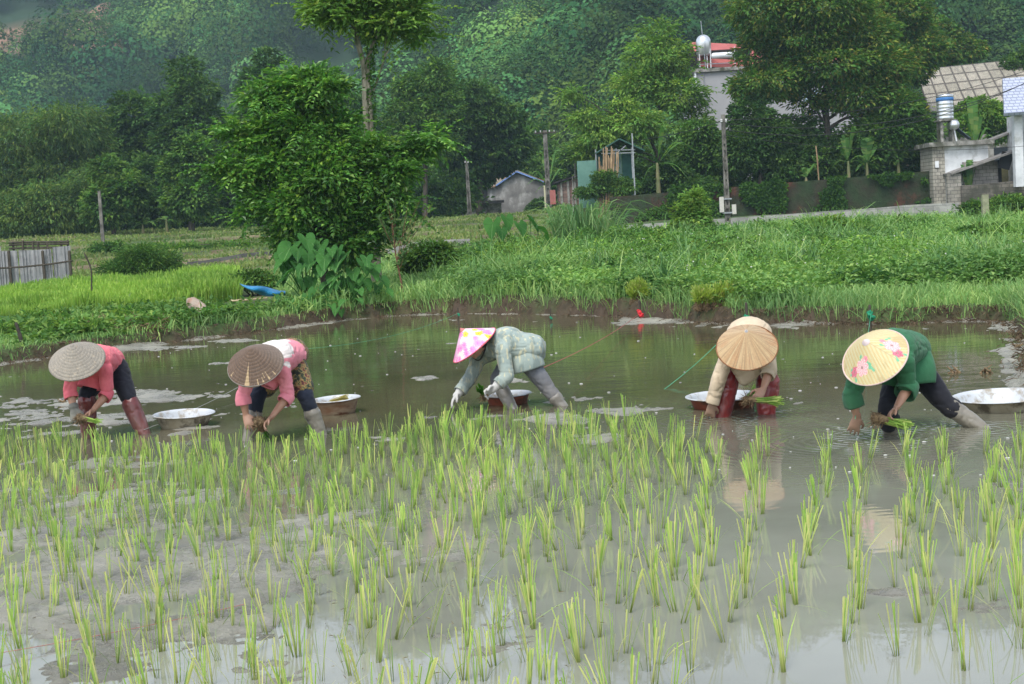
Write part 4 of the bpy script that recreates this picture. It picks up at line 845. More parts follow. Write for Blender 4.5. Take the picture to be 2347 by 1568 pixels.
def pole(label, px, Y, top_py, w0, w1, cross=0, boxes=0, slots=True, lean=0, mat=None, name="utility_pole", cat="utility pole", insul=True):
    base = at(px, Y); top = P(px, top_py, Y); H = top[2] - base[2]; t = thing(name, base, label, cat, "poles" if name == "utility_pole" else None)
    tx = base[0] + lean * H; mb = MB(); k = 12
    for i in range(k):   # ladder-like I section: two legs and rungs
        a, b2 = i / k, (i + 1) / k
        wa = w0 + (w1 - w0) * a; wb = w0 + (w1 - w0) * b2
        pa = base + [lean * H * a, 0, H * a - (.3 if i == 0 else 0)]; pb = base + [lean * H * b2, 0, H * b2]
        if slots and i < 9:
            for sg in (-1, 1): V, Fs = bar(pa + [sg * wa * .36, 0, 0], pb + [sg * wb * .36, 0, 0], wa * .3, wa * .8, (0, 1, 0)); mb.add(V, Fs)
            V, Fs = box((pa + pb) / 2 + [0, 0, 0], (wa * .46, wa * .62, H / k * .35)); mb.add(V, Fs)
            V, Fs = box((pa + pb) / 2 + [0, .02, 0], (wa * .44, wa * .2, H / k * 1.0)); mb.add(V, Fs)
        else: V, Fs = bar(pa, pb, wa, wa * .8, (0, 1, 0)); mb.add(V, Fs)
    mb.build("shaft", mat or M_pole, t)
    tp = np.array([tx, Y, base[2] + H])
    if cross:
        mb = MB(); V, Fs = box(tp + [0, -.16, -.2], (cross, .09, .09)); mb.add(V, Fs); mb.build("crossarm", M_dk if cross < 1 else M_bark, t)
    if insul:
        for sx_ in ((-.42, -.2, .2, .42) if cross else (-.12, .12)):
            V, Fs = lathe([(.001, .14), (.05, .12), (.05, .07), (.03, .06), (.055, .03), (.055, 0), (.001, 0)], 10, tp + [sx_ * max(cross, .9), -.16, -.15 if cross else -.35]); mb = MB(); mb.add(V, Fs); mb.build("insulator", M_insul, t, True)
    if boxes:
        for sx_, zz, hh_ in ((-.27, 1.25, .72), (.3, 1.0, .45)):
            mb = MB(); V, Fs = box(base + [sx_ + lean * zz, -.1, zz], (.19, .2, hh_)); mb.add(V, Fs); o_ = mb.build("meter_box", surf("meter_box_paint", (.42, .41, .36), (.52, .51, .46), 5), t)
        for zz in (.85, 1.5):
            mb = MB(); V, Fs = box(base + [lean * zz, -.02, zz], (.42, .34, .06)); mb.add(V, Fs); mb.build("band", M_metal, t)
    return t, tp
_, T1 = pole("tall concrete utility pole carrying two meter boxes in front of the mossy wall", 1667, 72, 262, .25, .17, 0, 1, lean=-.0)
_, T2 = pole("dark concrete pole with a crossarm beside the plastered house", 1260, 118, 298, .42, .30, 1.7, 0)
_, T3 = pole("slim pale concrete pole short of the plastered house", 1078, 112, 362, .32, .2, 0, 0)
_, T4 = pole("bare stub of a concrete pole standing in the terraces", 237, 84, 437, .18, .15, 0, 0, slots=False, insul=False)
_, T5 = pole("thin metal post beside the green corrugated shed", 1458, 87.5, 305, .075, .07, 0, 0, slots=False, mat=M_metal, name="metal_post", cat="post", insul=False)
_, T6 = pole("square concrete field post in front of the old block wall", 2257, 55, 446, .24, .22, 0, 0, slots=False, mat=surf("mossy_post", (.16, .17, .1), (.3, .31, .2), 4), name="field_post", cat="post", insul=False)
_, T7 = pole("pale thin post leaning beside the pole at the plastered house", 1252, 119, 425, .12, .12, 0, 0, slots=False, mat=surf("yellow_post", (.5, .48, .3), (.6, .58, .4), 4), name="thin_post", cat="post", insul=False)
M_wire = surf("black_cable", (.02, .02, .02), (.03, .03, .03), 5, bmp=0)
def wire(label, a, b_, sag, r=.012, mat=None, name="power_line", cat="cable", k=18):
    a = np.asarray(a, float); b_ = np.asarray(b_, float); tt = np.linspace(0, 1, k); pts = a + np.outer(tt, b_ - a); pts[:, 2] -= sag * 4 * tt * (1 - tt)
    V, Fs = tube(pts, r, 5); mb = MB(); mb.add(V, Fs); return tag(mb.build(name, mat or M_wire), label, cat)
wire("upper power line rising from the tall pole towards the blue roofed house", T1 + [0, 0, -.25], P(2380, 152, 84), .7, .016)
wire("middle power line from the tall pole sagging past the steel tank", T1 + [0, 0, -.4], P(2380, 178, 80), 1.1, .018)
wire("lowest power line from the tall pole sagging deepest before the big tree", T1 + [0, 0, -.7], P(2400, 165, 76), 1.3, .018)
wire("thin telephone cable running level from the tall pole above the wall", T1 + [0, 0, -.95], P(2400, 330, 78), .5, .012)
wire("power line between the tall pole and the crossarm pole", T1 + [-.05, 0, -.3], T2 + [.7, -.16, 0], .9, .016)
wire("thin cable running from the slim pale pole down to the house", T3 + [0, 0, -.1], P(1180, 402, 133), .3, .012)
for i in range(8):   # fence posts with barbed wire on the retaining wall
    pass
M_bam = surf("old_bamboo", (.16, .1, .055), (.34, .25, .14), 5, vs=(1, 1, .2))
def stick(label, a, b_, r, name="stick", cat="stick", mat=None, bend=.04, group=None):
    a = np.asarray(a, float); b_ = np.asarray(b_, float); L = np.linalg.norm(b_ - a); mid = [a + (b_ - a) * q + rng.normal(size=3) * bend * L * .5 for q in (.35, .7)]
    pts = cr([a] + mid + [b_], 4); V, Fs = tube(pts, np.linspace(r, r * .7, len(pts)) * (1 + .15 * rng.normal(size=len(pts))), 8); mb = MB(); mb.add(V, Fs); return tag(mb.build(name, mat or M_bam, None, True), label, cat, group)
stick("orange brown stick leaning on top of the mossy wall", at(1880, 86.0) + [0, 0, 1.3], P(1870, 335, 86), .05)
stick("dark crooked stick standing at the edge of the nursery plot", at(208, 34) - [0, 0, .1], P(193, 580, 34), .025, mat=M_bark, bend=.05)
stick("short dark wooden stump at the water's edge below the fence", at(38, 23.4) - [0, 0, .1], P(37, 742, 23.4), .035, "stump", "stump", M_bark, .01)
stick("slanting thin brown stick against the slim pale pole", at(1085, 111.5), P(1068, 428, 111.5), .03, mat=M_bark)
stick("pale bamboo pole lying on the bank beside the blue sheet", P(530, 690, 32), P(612, 683, 31.7), .025, "bamboo_pole", "bamboo pole", surf("fresh_bamboo", (.4, .32, .18), (.52, .43, .27), 6), .01)

# plastered gable house
def prism(mb, pts_front, depth, mat=0, dx=0):
    a = np.array(pts_front, float); n = len(a); b_ = a + [dx, depth, 0]; V = np.vstack([a, b_]); mb.v.append(V); base = mb.n; mb.n += 2 * n
    q = np.arange(n); mb.f.append(np.stack([q, q + n, (q + 1) % n + n, (q + 1) % n], 1) + base); mb.m.append(np.full(n, mat))
    for off, rev in ((0, False), (n, True)):
        tri = np.array([[0, i, i + 1] for i in range(1, n - 1)]) + off + base
        if rev: tri = tri[:, ::-1]
        mb.f.append(tri); mb.m.append(np.full(len(tri), mat))
Yh = 136; zb = g1(XA(1185, Yh), Yh)
H0 = thing("house", at(1185, Yh), "small grey plastered house with a gable end and blue roof edge", "house")
def pp(x, y): return P(x, y, Yh)
c1, c2, apx, e1, e2 = pp(1137, 490), pp(1250, 478), pp(1184, 394), pp(1137, 426), pp(1246, 418)
c1[2] = c2[2] = zb - .4
mb = MB(); prism(mb, [c1, c2, e2 + [0, 0, -.1], apx + [0, 0, -.12], e1 + [0, 0, -.1]], 7, 0, -3.4); mb.build("wall", M_plaster, H0)
mb = MB()
for a, b_ in ((e1, apx), (apx, e2)):
    a2 = a - (b_ - a) * (.16 if a is e1 else 0); b2 = b_ + (b_ - a) * (.08 if b_ is e2 else 0)
    V = np.array([a2 + [.1, -.3, .03], b2 + [.1, -.3, .03], b2 + [-3.6, 7.3, .03], a2 + [-3.6, 7.3, .03]]); V = np.vstack([V, V + [0, 0, .1]]); mb.add(V, np.array([[0, 3, 2, 1], [4, 5, 6, 7], [0, 1, 5, 4], [1, 2, 6, 5], [2, 3, 7, 6], [3, 0, 4, 7]]))
mb.build("roof", surf("old_tin_roof", (.16, .15, .1), (.28, .25, .19), 1.5, c3=(.22, .1, .06), scale2=1), H0)
mb = MB()
for a, b_ in ((e1, apx), (apx, e2)): V, Fs = bar(a + [0, -.34, .02], b_ + [0, -.34, .02], .04, .12); mb.add(V, Fs)
mb.build("fascia", surf("blue_paint", (.14, .24, .5), (.2, .32, .6), 5), H0)
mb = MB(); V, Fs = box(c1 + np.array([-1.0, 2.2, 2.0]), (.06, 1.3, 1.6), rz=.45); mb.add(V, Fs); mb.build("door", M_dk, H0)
Hs = thing("low_shed", at(1100, 134), "low dark roofed pig shed with a pale wall beside the plastered house", "shed")
a, b_ = P(1068, 492, 132), P(1150, 488, 132)
mb = MB(); V, Fs = box((a + b_) / 2 + [0, .6, .1], (b_[0] - a[0], 1.2, 1.5)); mb.add(V, Fs); mb.build("wall", M_conc, Hs)
mb = MB(); V, Fs = box((a + b_) / 2 + [0, .6, .98], (b_[0] - a[0] + .5, 2.4, .2)); mb.add(V, Fs); mb.build("roof", M_dk, Hs)
# far tin roofs behind the house
for lab, x0, x1, yt, yb in (("pale lilac tin roof just past the plastered house ridge", 1195, 1232, 396, 412), ("pale tin roof behind the banana leaves and the crossarm pole", 1230, 1262, 392, 425)):
    tb = thing("far_house", at((x0 + x1) / 2, 152), lab, "house", "far tin roofed houses")
    a, b_ = P(x0, yb, 150), P(x1, yb, 150); hh_ = P(x0, yt, 150)[2] - a[2]
    mb = MB(); V = np.array([a, b_, b_ + [0, 3, hh_ + .3], a + [0, 3, hh_ + .3]]); V = np.vstack([V, V + [0, 0, .12]]); mb.add(V, np.array([[0, 3, 2, 1], [4, 5, 6, 7], [0, 1, 5, 4], [1, 2, 6, 5], [2, 3, 7, 6], [3, 0, 4, 7]])); mb.build("roof", corrug("lilac_tin", (.5, .46, .5), (.6, .57, .6), 3), tb)
    mb = MB(); V, Fs = box((a + b_) / 2 + [0, 1.7, -1.6], (b_[0] - a[0] - .3, 2.6, 3.0)); mb.add(V, Fs); mb.build("wall", M_conc, tb)
# brick shed + posts
Hb = thing("brick_shed", at(1300, 108), "old striped brick shed with a dark lean to roof near the crossarm pole", "shed")
a, b_ = P(1282, 478, 108), P(1352, 470, 108); za = P(1282, 419, 108)[2]; zb_ = P(1352, 396, 108)[2]
mb = MB(); prism(mb, [[a[0], 108, a[2] - .6], [b_[0], 108, a[2] - .6], [b_[0], 108, zb_ - .1], [a[0], 108, za - .1]], 3); mb.build("wall", brick("old_brick", (.2, .12, .1), (.26, .18, .15), (.1, .09, .08), .5, .25), Hb)
mb = MB(); V, Fs = bar([a[0] - .3, 109.4, za], [b_[0] + .3, 109.4, zb_ + .1], 3.6, .12); mb.add(V, Fs); mb.build("roof", M_dk, Hb)
for i, q in enumerate((1290, 1306, 1322, 1338)):
    V, Fs = box([XA(q, 107.9) - .0, 107.9, (a[2] + za) / 2], (.16, .12, za - a[2] + .1)); mb = MB(); mb.add(V, Fs); mb.build("pilaster", M_conc, Hb)
mb = MB(); V, Fs = box([XA(1270, 107.5), 107.5, P(1270, 452, 107.5)[2]], (.4, .06, 1.0)); mb.add(V, Fs); tag(mb.build("red_sheet", surf("red_cloth", (.3, .1, .09), (.38, .14, .12), 4)), "faded red sheet hanging by the crossarm pole", "cloth")
for q, y0, lab in ((1318, 375, "tallest bleached post before the brick shed"), (1312, 405, "thin bleached post nearest the brick shed corner"), (1332, 395, "leaning bleached post beside the green shed")):
    stick(lab, at(q + 4, 92) , P(q, y0, 92), .06, "fence_stake", "stake", M_conc, .01)
# green shed
Hg = thing("green_shed", at(1400, 89.5), "green corrugated metal shed under a dark open roof", "shed")
zg = g1(XA(1400, 89.5), 89.5)
M_gs = corrug("green_tin", (.1, .24, .19), (.16, .32, .26), 5.0); M_gs2 = corrug("dark_green_tin", (.02, .09, .075), (.03, .12, .1), 5.0); M_gs3 = corrug("pale_green_tin", (.2, .34, .3), (.26, .4, .36), 5.0)
def pan(x0, x1, yt, Y, mat, par, th=.05, z0=None):
    a, b_ = XA(x0, Y), XA(x1, Y); zt = P((x0 + x1) / 2, yt, Y)[2]; z0 = zg - .3 if z0 is None else z0
    mb = MB(); V, Fs = box([(a + b_) / 2, Y, (z0 + zt) / 2], (b_ - a, th, zt - z0)); mb.add(V, Fs); return mb.build("wall_panel", mat, par)
pan(1329, 1373, 368, 89, M_gs, Hg); pan(1374, 1424, 352, 90, M_gs2, Hg); pan(1412, 1431, 352, 89.8, M_gs3, Hg); pan(1432, 1458, 352, 89.7, M_gs2, Hg, .05)
mb = MB(); zr = P(1370, 342, 89)[2]
V, Fs = bar([XA(1370, 90.3), 90.3, P(1370, 353, 90.3)[2]], [XA(1424, 90.3), 90.3, P(1424, 321, 90.3)[2]], 3.2, .08); mb.add(V, Fs)
V, Fs = bar([XA(1424, 90.3) + .02, 90.3, P(1424, 321, 90.3)[2] - .01], [XA(1480, 90.3), 90.3, P(1480, 348, 90.3)[2]], 3.2, .08); mb.add(V, Fs)
mb.build("roof", surf("roof_green_dark", (.03, .08, .06), (.05, .12, .09), 3), Hg)
for i, q in enumerate((1373, 1420, 1455)):
    mb = MB(); V, Fs = box([XA(q, 89.3), 89.3, (zg + zr) / 2], (.07, .07, zr - zg)); mb.add(V, Fs); mb.build("post", M_metal, Hg)
mb = MB()
for y_ in (345, 352): V, Fs = bar(P(1378, y_, 88.9), P(1456, y_ - 2, 88.9), .05, .05); mb.add(V, Fs)
V, Fs = bar(P(1412, 352, 88.9), P(1434, 334, 88.9), .05, .05); mb.add(V, Fs); mb.build("truss", M_metal, Hg)
for i in range(22):   # bamboo poles leaning on the shed
    q = 1373 + i * 2.0 + rng.uniform(-1.5, 1.5); a = at(q + rng.uniform(-6, 4), 87.7 + rng.uniform(-.2, .1)); yt = 335 + rng.uniform(0, 30) + (22 if i < 5 else 0)
    lab = ["bamboo pole leaning against the green shed", None][0]
    o_ = stick("bamboo pole in the dense row leaning against the green shed", a, P(q + rng.uniform(-2, 2), yt, 88.6), .045, "bamboo_pole", "bamboo pole", M_bam, .012, "bamboo poles leaning on the green shed")
# grey two storey house with red roof
Hr = thing("house", at(1750, 104), "grey rendered two storey house with a red roof behind the big tree", "house")
Yr = 104; a, b_ = XA(1600, Yr), XA(1990, Yr); zt = P(1620, 165, Yr)[2]; z0 = 2.5
mb = MB(); V, Fs = box([(a + b_) / 2, Yr + 4, (zt + z0) / 2], (b_ - a, 8, zt - z0)); mb.add(V, Fs); mb.build("wall", M_grey, Hr)
mb = MB(); V, Fs = box([(a + b_) / 2, Yr + 4, zt + .12], (b_ - a + .4, 8.4, .24)); mb.add(V, Fs); mb.build("parapet", M_conc, Hr)
M_red = corrug("red_tile_roof", (.42, .1, .09), (.52, .15, .13), 4.0)
rx0, rx1 = XA(1618, Yr + 1), XA(1985, Yr + 1); ze = P(1640, 148, Yr)[2]; zr_ = P(1700, 92, Yr + 4)[2]
mb = MB(); V = np.array([[rx0, Yr + .6, ze], [rx1, Yr + .6, ze - 1.1], [rx1, Yr + 4.5, zr_ - 1.1], [rx0, Yr + 4.5, zr_], [rx0, Yr + 8.4, ze], [rx1, Yr + 8.4, ze - 1.1]]); V = np.vstack([V, V + [0, 0, .12]])
mb.add(V, np.array([[0, 3, 2, 1], [3, 4, 5, 2], [6, 7, 8, 9], [9, 8, 11, 10], [0, 1, 7, 6], [4, 10, 11, 5], [0, 6, 9, 3], [3, 9, 10, 4], [1, 2, 8, 7], [2, 5, 11, 8]])); mb.build("roof", M_red, Hr)
mb = MB(); V, Fs = box([XA(1633, Yr + 1.2), Yr + 1.2, zt + .95], (.65, .5, 1.5)); mb.add(V, Fs); mb.build("brick_pier", brick("red_brick", (.3, .06, .05), (.36, .08, .06), (.15, .12, .1), .25, .1), Hr)
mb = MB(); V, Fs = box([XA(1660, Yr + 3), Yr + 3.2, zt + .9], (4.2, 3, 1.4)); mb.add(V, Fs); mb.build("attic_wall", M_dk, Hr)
for q0, q1 in ((1620, 1622), (1637, 1638), (1645, 1646), (1700, 1701)):
    mb = MB(); V, Fs = box([XA(q0, Yr + .3), Yr + .3, zt + .9], (.05, .05, 1.4)); mb.add(V, Fs); mb.build("roof_post", M_whitepaint, Hr)
mb = MB(); V, Fs = bar([XA(1621, Yr), Yr + .3, zt + .55], [XA(1701, Yr), Yr + .3, zt + .55], .05, .05); mb.add(V, Fs); mb.build("railing", M_metal, Hr)
mb = MB(); V, Fs = tube([[XA(1611, Yr), Yr - .08, z0], [XA(1608, Yr), Yr - .08, zt]], .075, 8); mb.add(V, Fs); mb.build("drain_pipe", M_whitepaint, Hr, True)
mb = MB(); V, Fs = tube([[XA(1630, Yr), Yr - .06, P(1630, 232, Yr)[2]], [XA(1627, Yr), Yr - .06, zt]], .03, 6); mb.add(V, Fs); V, Fs = box([XA(1630, Yr), Yr - .1, P(1630, 235, Yr)[2]], (.25, .16, .35)); mb.add(V, Fs); mb.build("cable_box", M_metal, Hr)
for q0, q1 in ((1838, 1856), (1862, 1878)):
    a, b_ = P(q0, 236, Yr), P(q1, 203, Yr); mb = MB(); V, Fs = box([(a[0] + b_[0]) / 2, Yr - .03, (a[2] + b_[2]) / 2], (b_[0] - a[0], .08, b_[2] - a[2])); mb.add(V, Fs); wf = mb.build("window", M_whitepaint, Hr)
    m_, t_, o = newmat("window_glass"); b = N_(t_, "ShaderNodeBsdfPrincipled"); b.inputs[0].default_value = (.42, .55, .62, 1); b.inputs["Roughness"].default_value = .1; t_.links.new(b.outputs[0], o.inputs[0])
    mb = MB(); V, Fs = box([(a[0] + b_[0]) / 2, Yr - .09, (a[2] + b_[2]) / 2], (b_[0] - a[0] - .12, .03, b_[2] - a[2] - .12)); V = V - np.array(Hr["_o"]); mb.add(V, Fs); mb.build("pane", m_, wf, local=False)
# steel dome tank on that roof, and white solar cylinder
M_steel = surf("polished_steel", (.62, .64, .66), (.74, .76, .78), 2, rough=.28, bmp=0, metal=.75)
Yd = Yr + .6; c0 = P(1612, 97, Yd); rr_ = 17 * Yd / F
td = thing("water_tank", c0 - [0, 0, 1.4], "round topped steel water tank on the grey house's roof edge", "water tank")
mb = MB(); V, Fs = lathe([(.001, -.9), (rr_ * .8, -.9), (rr_, -.75), (rr_, 0)] + [(rr_ * math.cos(q), rr_ * math.sin(q)) for q in np.linspace(.1, 1.5, 8)] + [(.001, rr_)], 28, c0); mb.add(V, Fs); mb.build("tank", M_steel, td, True)
mb = MB()
for q in (0, 1.57, 3.14, 4.71): V, Fs = bar(c0 + [rr_ * .8 * math.cos(q), rr_ * .8 * math.sin(q), -1.9], c0 + [rr_ * .8 * math.cos(q), rr_ * .8 * math.sin(q), -.88], .05, .05, (0, 1, 0)); mb.add(V, Fs)
mb.build("stand", M_metal, td)
mb = MB(); V, Fs = tube([c0 + [0, -rr_ - .05, -1.7], c0 + [-.12, -rr_ * .3, rr_ + .9]], .025, 6); mb.add(V, Fs); tag(mb.build("lightning_rod", M_metal), "thin metal rod rising past the round topped steel tank", "rod")
def solar(label, c, L, ry, tilt_to, Y):
    t = thing("solar_heater", c - np.array([0, 0, .5]), label, "water heater"); c = np.asarray(c, float)
    mb = MB(); V, Fs = tube([c - [L / 2, 0, 0], c + [L / 2, 0, 0]], ry, 16); mb.add(V, Fs); mb.build("cylinder", surf("enamel_white", (.66, .68, .7), (.74, .76, .78), 3, rough=.3, bmp=0) , t, True); return t
solar("white solar water cylinder under the red roof edge", P(1656, 127, Yr + .4), 1.2, .2, None, Yr)
# long corrugated fibre roof barn
Yb = 112; Hl = thing("barn", at(2200, Yb), "long barn with a weathered corrugated fibre cement roof", "barn")
rl, rr2 = P(2098, 160, Yb + 5), P(2360, 133, Yb + 5); el_, er_ = P(2130, 258, Yb - 3), P(2420, 225, Yb - 3)
m_, t_, o = newmat("fibre_cement_roof"); tc = N_(t_, "ShaderNodeTexCoord"); mp = N_(t_, "ShaderNodeMapping"); t_.links.new(tc.outputs["UV"], mp.inputs[0])
br = N_(t_, "ShaderNodeTexBrick"); br.offset = 0; t_.links.new(mp.outputs[0], br.inputs[0]); br.inputs["Scale"].default_value = 1; br.inputs["Brick Width"].default_value = 1.0; br.inputs["Row Height"].default_value = 1.0; br.inputs["Mortar Size"].default_value = .12; br.inputs["Mortar Smooth"].default_value = .8
br.inputs["Color1"].default_value = (.42, .39, .32, 1); br.inputs["Color2"].default_value = (.32, .3, .24, 1); br.inputs["Mortar"].default_value = (.1, .09, .075, 1)
n = noise(t_, 3, 7, tc.outputs["UV"], .7); c = mixc(t_, 1.0, br.outputs[0], ramp(t_, n.outputs[0], [(.3, (.6, .6, .6)), (.7, (1.35, 1.3, 1.25))]).outputs[0], 'MULTIPLY')
wv = N_(t_, "ShaderNodeTexWave"); wv.bands_direction = 'X'; wv.inputs["Scale"].default_value = 2.2; t_.links.new(tc.outputs["UV"], wv.inputs["Vector"]); b = N_(t_, "ShaderNodeBsdfPrincipled"); t_.links.new(c, b.inputs[0]); b.inputs["Roughness"].default_value = .9
t_.links.new(bump(t_, wv.outputs["Fac"], 1, .06), b.inputs["Normal"]); t_.links.new(b.outputs[0], o.inputs[0])
nu, nv_ = 10, 5; V = []; 
for j in range(nv_ + 1):
    for i in range(nu + 1): u, v_ = i / nu, j / nv_; V.append((rl * (1 - u) + rr2 * u) * v_ + (el_ * (1 - u) + er_ * u) * (1 - v_) + [0, -.04 * (nv_ - j), .05 * (nv_ - j) * 0])
q = [[j * (nu + 1) + i, j * (nu + 1) + i + 1, (j + 1) * (nu + 1) + i + 1, (j + 1) * (nu + 1) + i] for j in range(nv_) for i in range(nu)]
V = np.array(V); n0 = len(V); V = np.vstack([V, V + [0, .1, -.12]]); q = np.array(q); mb = MB(); mb.add(V, np.vstack([q, q[:, ::-1] + n0])); ro = mb.build("roof", m_, Hl)
uv = ro.data.uv_layers.new(name="UV"); lv = np.empty(len(ro.data.loops), np.int32); ro.data.loops.foreach_get("vertex_index", lv); ii = lv % n0; uv.data.foreach_set("uv", np.stack([ii % (nu + 1) * 1.0, ii // (nu + 1) * 1.0], 1).astype(np.float32).ravel())
mb = MB(); prism(mb, [[el_[0] + .6, el_[1] + .6, 2], [er_[0], el_[1] + .6, 2], [er_[0], el_[1] + .6, el_[2] - .3], [el_[0] + .6, el_[1] + .6, el_[2] - .3]], 6); mb.build("wall", M_conc, Hl)
# blue-grey tiled house at the right edge
Yk = 83; Hk = thing("house", at(2330, Yk), "white columned house with a blue grey tiled roof at the far end of the wall", "house")
m_, t_, o = newmat("blue_grey_tiles"); tc = N_(t_, "ShaderNodeTexCoord"); sp = N_(t_, "ShaderNodeSeparateXYZ"); cb = N_(t_, "ShaderNodeCombineXYZ"); t_.links.new(tc.outputs["Object"], sp.inputs[0]); t_.links.new(sp.outputs[0], cb.inputs[0]); t_.links.new(sp.outputs[2], cb.inputs[1])
br = N_(t_, "ShaderNodeTexBrick"); t_.links.new(cb.outputs[0], br.inputs[0]); br.inputs["Scale"].default_value = 1; br.inputs["Brick Width"].default_value = .3; br.inputs["Row Height"].default_value = .17; br.inputs["Mortar Size"].default_value = .025
br.inputs["Color1"].default_value = (.36, .4, .5, 1); br.inputs["Color2"].default_value = (.42, .46, .56, 1); br.inputs["Mortar"].default_value = (.2, .22, .3, 1); b = N_(t_, "ShaderNodeBsdfPrincipled"); t_.links.new(br.outputs[0], b.inputs[0]); b.inputs["Roughness"].default_value = .5; t_.links.new(b.outputs[0], o.inputs[0])
a, b_, c_, d_ = P(2298, 180, Yk + 1.5), P(2440, 170, Yk + 1.5), P(2446, 248, Yk - 1), P(2302, 260, Yk - 1)
V = np.array([a, b_, c_, d_]); V = np.vstack([V, V + [0, .12, -.15]]); mb = MB(); mb.add(V, np.array([[0, 3, 2, 1], [4, 5, 6, 7], [0, 1, 5, 4], [1, 2, 6, 5], [2, 3, 7, 6], [3, 0, 4, 7]])); mb.build("roof", m_, Hk)
x_ = XA(2345, Yk); zt_ = c_[2] - .1
mb = MB(); V, Fs = box([XA(2333, Yk), Yk, (zt_ + 2.2) / 2], (.42, .42, zt_ - 2.2 + 0)); V[:, 2] += 1.1 - 0; 
mb.add(*box([XA(2336, Yk), Yk, (zt_ + 2.0) / 2], (.45, .45, zt_ - 2.0))); mb.build("column", M_white, Hk)
mb = MB(); V, Fs = box([XA(2346, Yk) + 2.6, Yk + 1.8, (zt_ + 2.0) / 2], (4.6, 3, zt_ - 2.0)); mb.add(V, Fs); mb.build("wall", M_white, Hk)
# outhouse with the tank
Yo = 85.2; Ho = thing("outhouse", at(2200, Yo), "white plastered outhouse with blockwork corner and flat concrete roof", "outhouse")
zo = 1.3; a, b_ = XA(2168, Yo), XA(2268, Yo); zt = P(2215, 333, Yo)[2]
mb = MB(); mb.add(*box([(a + b_) / 2, Yo + 1.3, (zo + zt) / 2], (b_ - a, 2.6, zt - zo))); mb.build("wall", M_white, Ho)
a2, b2 = XA(2140, Yo), XA(2168, Yo) - .005; mb = MB(); mb.add(*box([(a2 + b2) / 2, Yo + 1.2, (zo + zt) / 2], (b2 - a2, 2.5, zt - zo))); mb.build("blockwork_corner", brick("pale_blocks", (.3, .28, .24), (.38, .36, .31), (.12, .11, .1), .3, .2), Ho)
mb = MB(); mb.add(*box([(a2 + b_) / 2, Yo + 1.2, zt + .12], (b_ - a2 + .5, 3.2, .24))); mb.build("roof", M_conc, Ho)
mb = MB(); mb.add(*box([XA(2145, Yo) + .1, Yo - .09, P(2145, 377, Yo)[2]], (.2, .05, .36))); mb.build("window", M_whitepaint, Ho)
mb = MB(); V, Fs = bar(P(2170, 400, Yo - .8), P(2325, 345, Yo - .8), 1.6, .1); mb.add(V, Fs); mb.build("lean_to_roof", surf("tin_old", (.14, .13, .12), (.26, .25, .23), 3), Ho)
mb = MB(); V, Fs = bar(P(2225, 338, Yo + 1.5), P(2335, 295, Yo + 1.5), 1.5, .1); mb.add(V, Fs); mb.build("back_roof", surf("tin_old_b", (.14, .13, .12), (.26, .25, .23), 3), Ho)
mb = MB(); a, b_ = P(2212, 412, Yo - .5), P(2290, 412, Yo - .5); mb.add(*box([(a[0] + b_[0]) / 2, Yo - .2, 2.6], (b_[0] - a[0], .3, 1.9))); mb.build("low_block_wall", brick("pale_blocks_b", (.3, .28, .26), (.36, .34, .31), (.16, .15, .14), .4, .2), Ho)
mb = MB(); mb.add(*box([XA(2312, 86.5), 86.8, 3.0], (1.3, .1, 2.6))); mb.build("metal_door", corrug("grey_sheet", (.2, .24, .27), (.26, .3, .33), 5), Ho)
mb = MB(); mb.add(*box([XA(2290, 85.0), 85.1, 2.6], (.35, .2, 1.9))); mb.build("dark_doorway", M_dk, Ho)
mb = MB(); V, Fs = bar(P(2292, 365, Yo - 1), P(2318, 372, Yo - 1), .1, .9); mb.add(V, Fs); tag(mb.build("hanging_cloth", M_dk), "dark cloth bundled under the lean to roof of the outhouse", "cloth")
# steel tank
c0 = P(2167, 275, Yo); rr_ = 19 * Yo / F; Ht = P(2167, 217, Yo)[2] - c0[2]
t = thing("water_tank", c0, "upright ribbed steel water tank with a blue band on top of the outhouse", "water tank")
prof = [(.001, 0), (rr_ * .9, 0)]; 
for q in np.linspace(.05, .72, 29): prof.append((rr_ * (.93 + .07 * (abs(math.sin(q * 22)) ** .5)), Ht * q))
prof += [(rr_ * .95, Ht * .74), (rr_ * 1.0, Ht * .9), (rr_ * 1.05, Ht * .91), (rr_ * 1.02, Ht * .97), (rr_ * .5, Ht * 1.02), (.001, Ht * 1.03)]
mb = MB(); V, Fs = lathe(prof, 32, c0); mb.add(V, Fs); mb.build("tank", M_steel, t, True)
mb = MB(); V, Fs = lathe([(rr_ * .98, Ht * .74), (rr_ * 1.03, Ht * .75), (rr_ * 1.03, Ht * .87), (rr_ * .98, Ht * .88)], 32, c0); mb.add(V, Fs); mb.build("label_band", surf("blue_band", (.04, .14, .36), (.06, .18, .42), 4, bmp=0), t, True)
zt2 = zt + .24; mb = MB()
for sx_ in (-1, 1):
    for sy_ in (-1, 1): mb.add(*box([c0[0] + sx_ * rr_ * .7, c0[1] + sy_ * rr_ * .7, (zt2 + c0[2]) / 2 - .03], (.14, .14, c0[2] - zt2 - .06)))
mb.add(*box([c0[0], c0[1], c0[2] - .04], (rr_ * 2.2, rr_ * 2.2, .08))); mb.build("stand", M_conc, t)
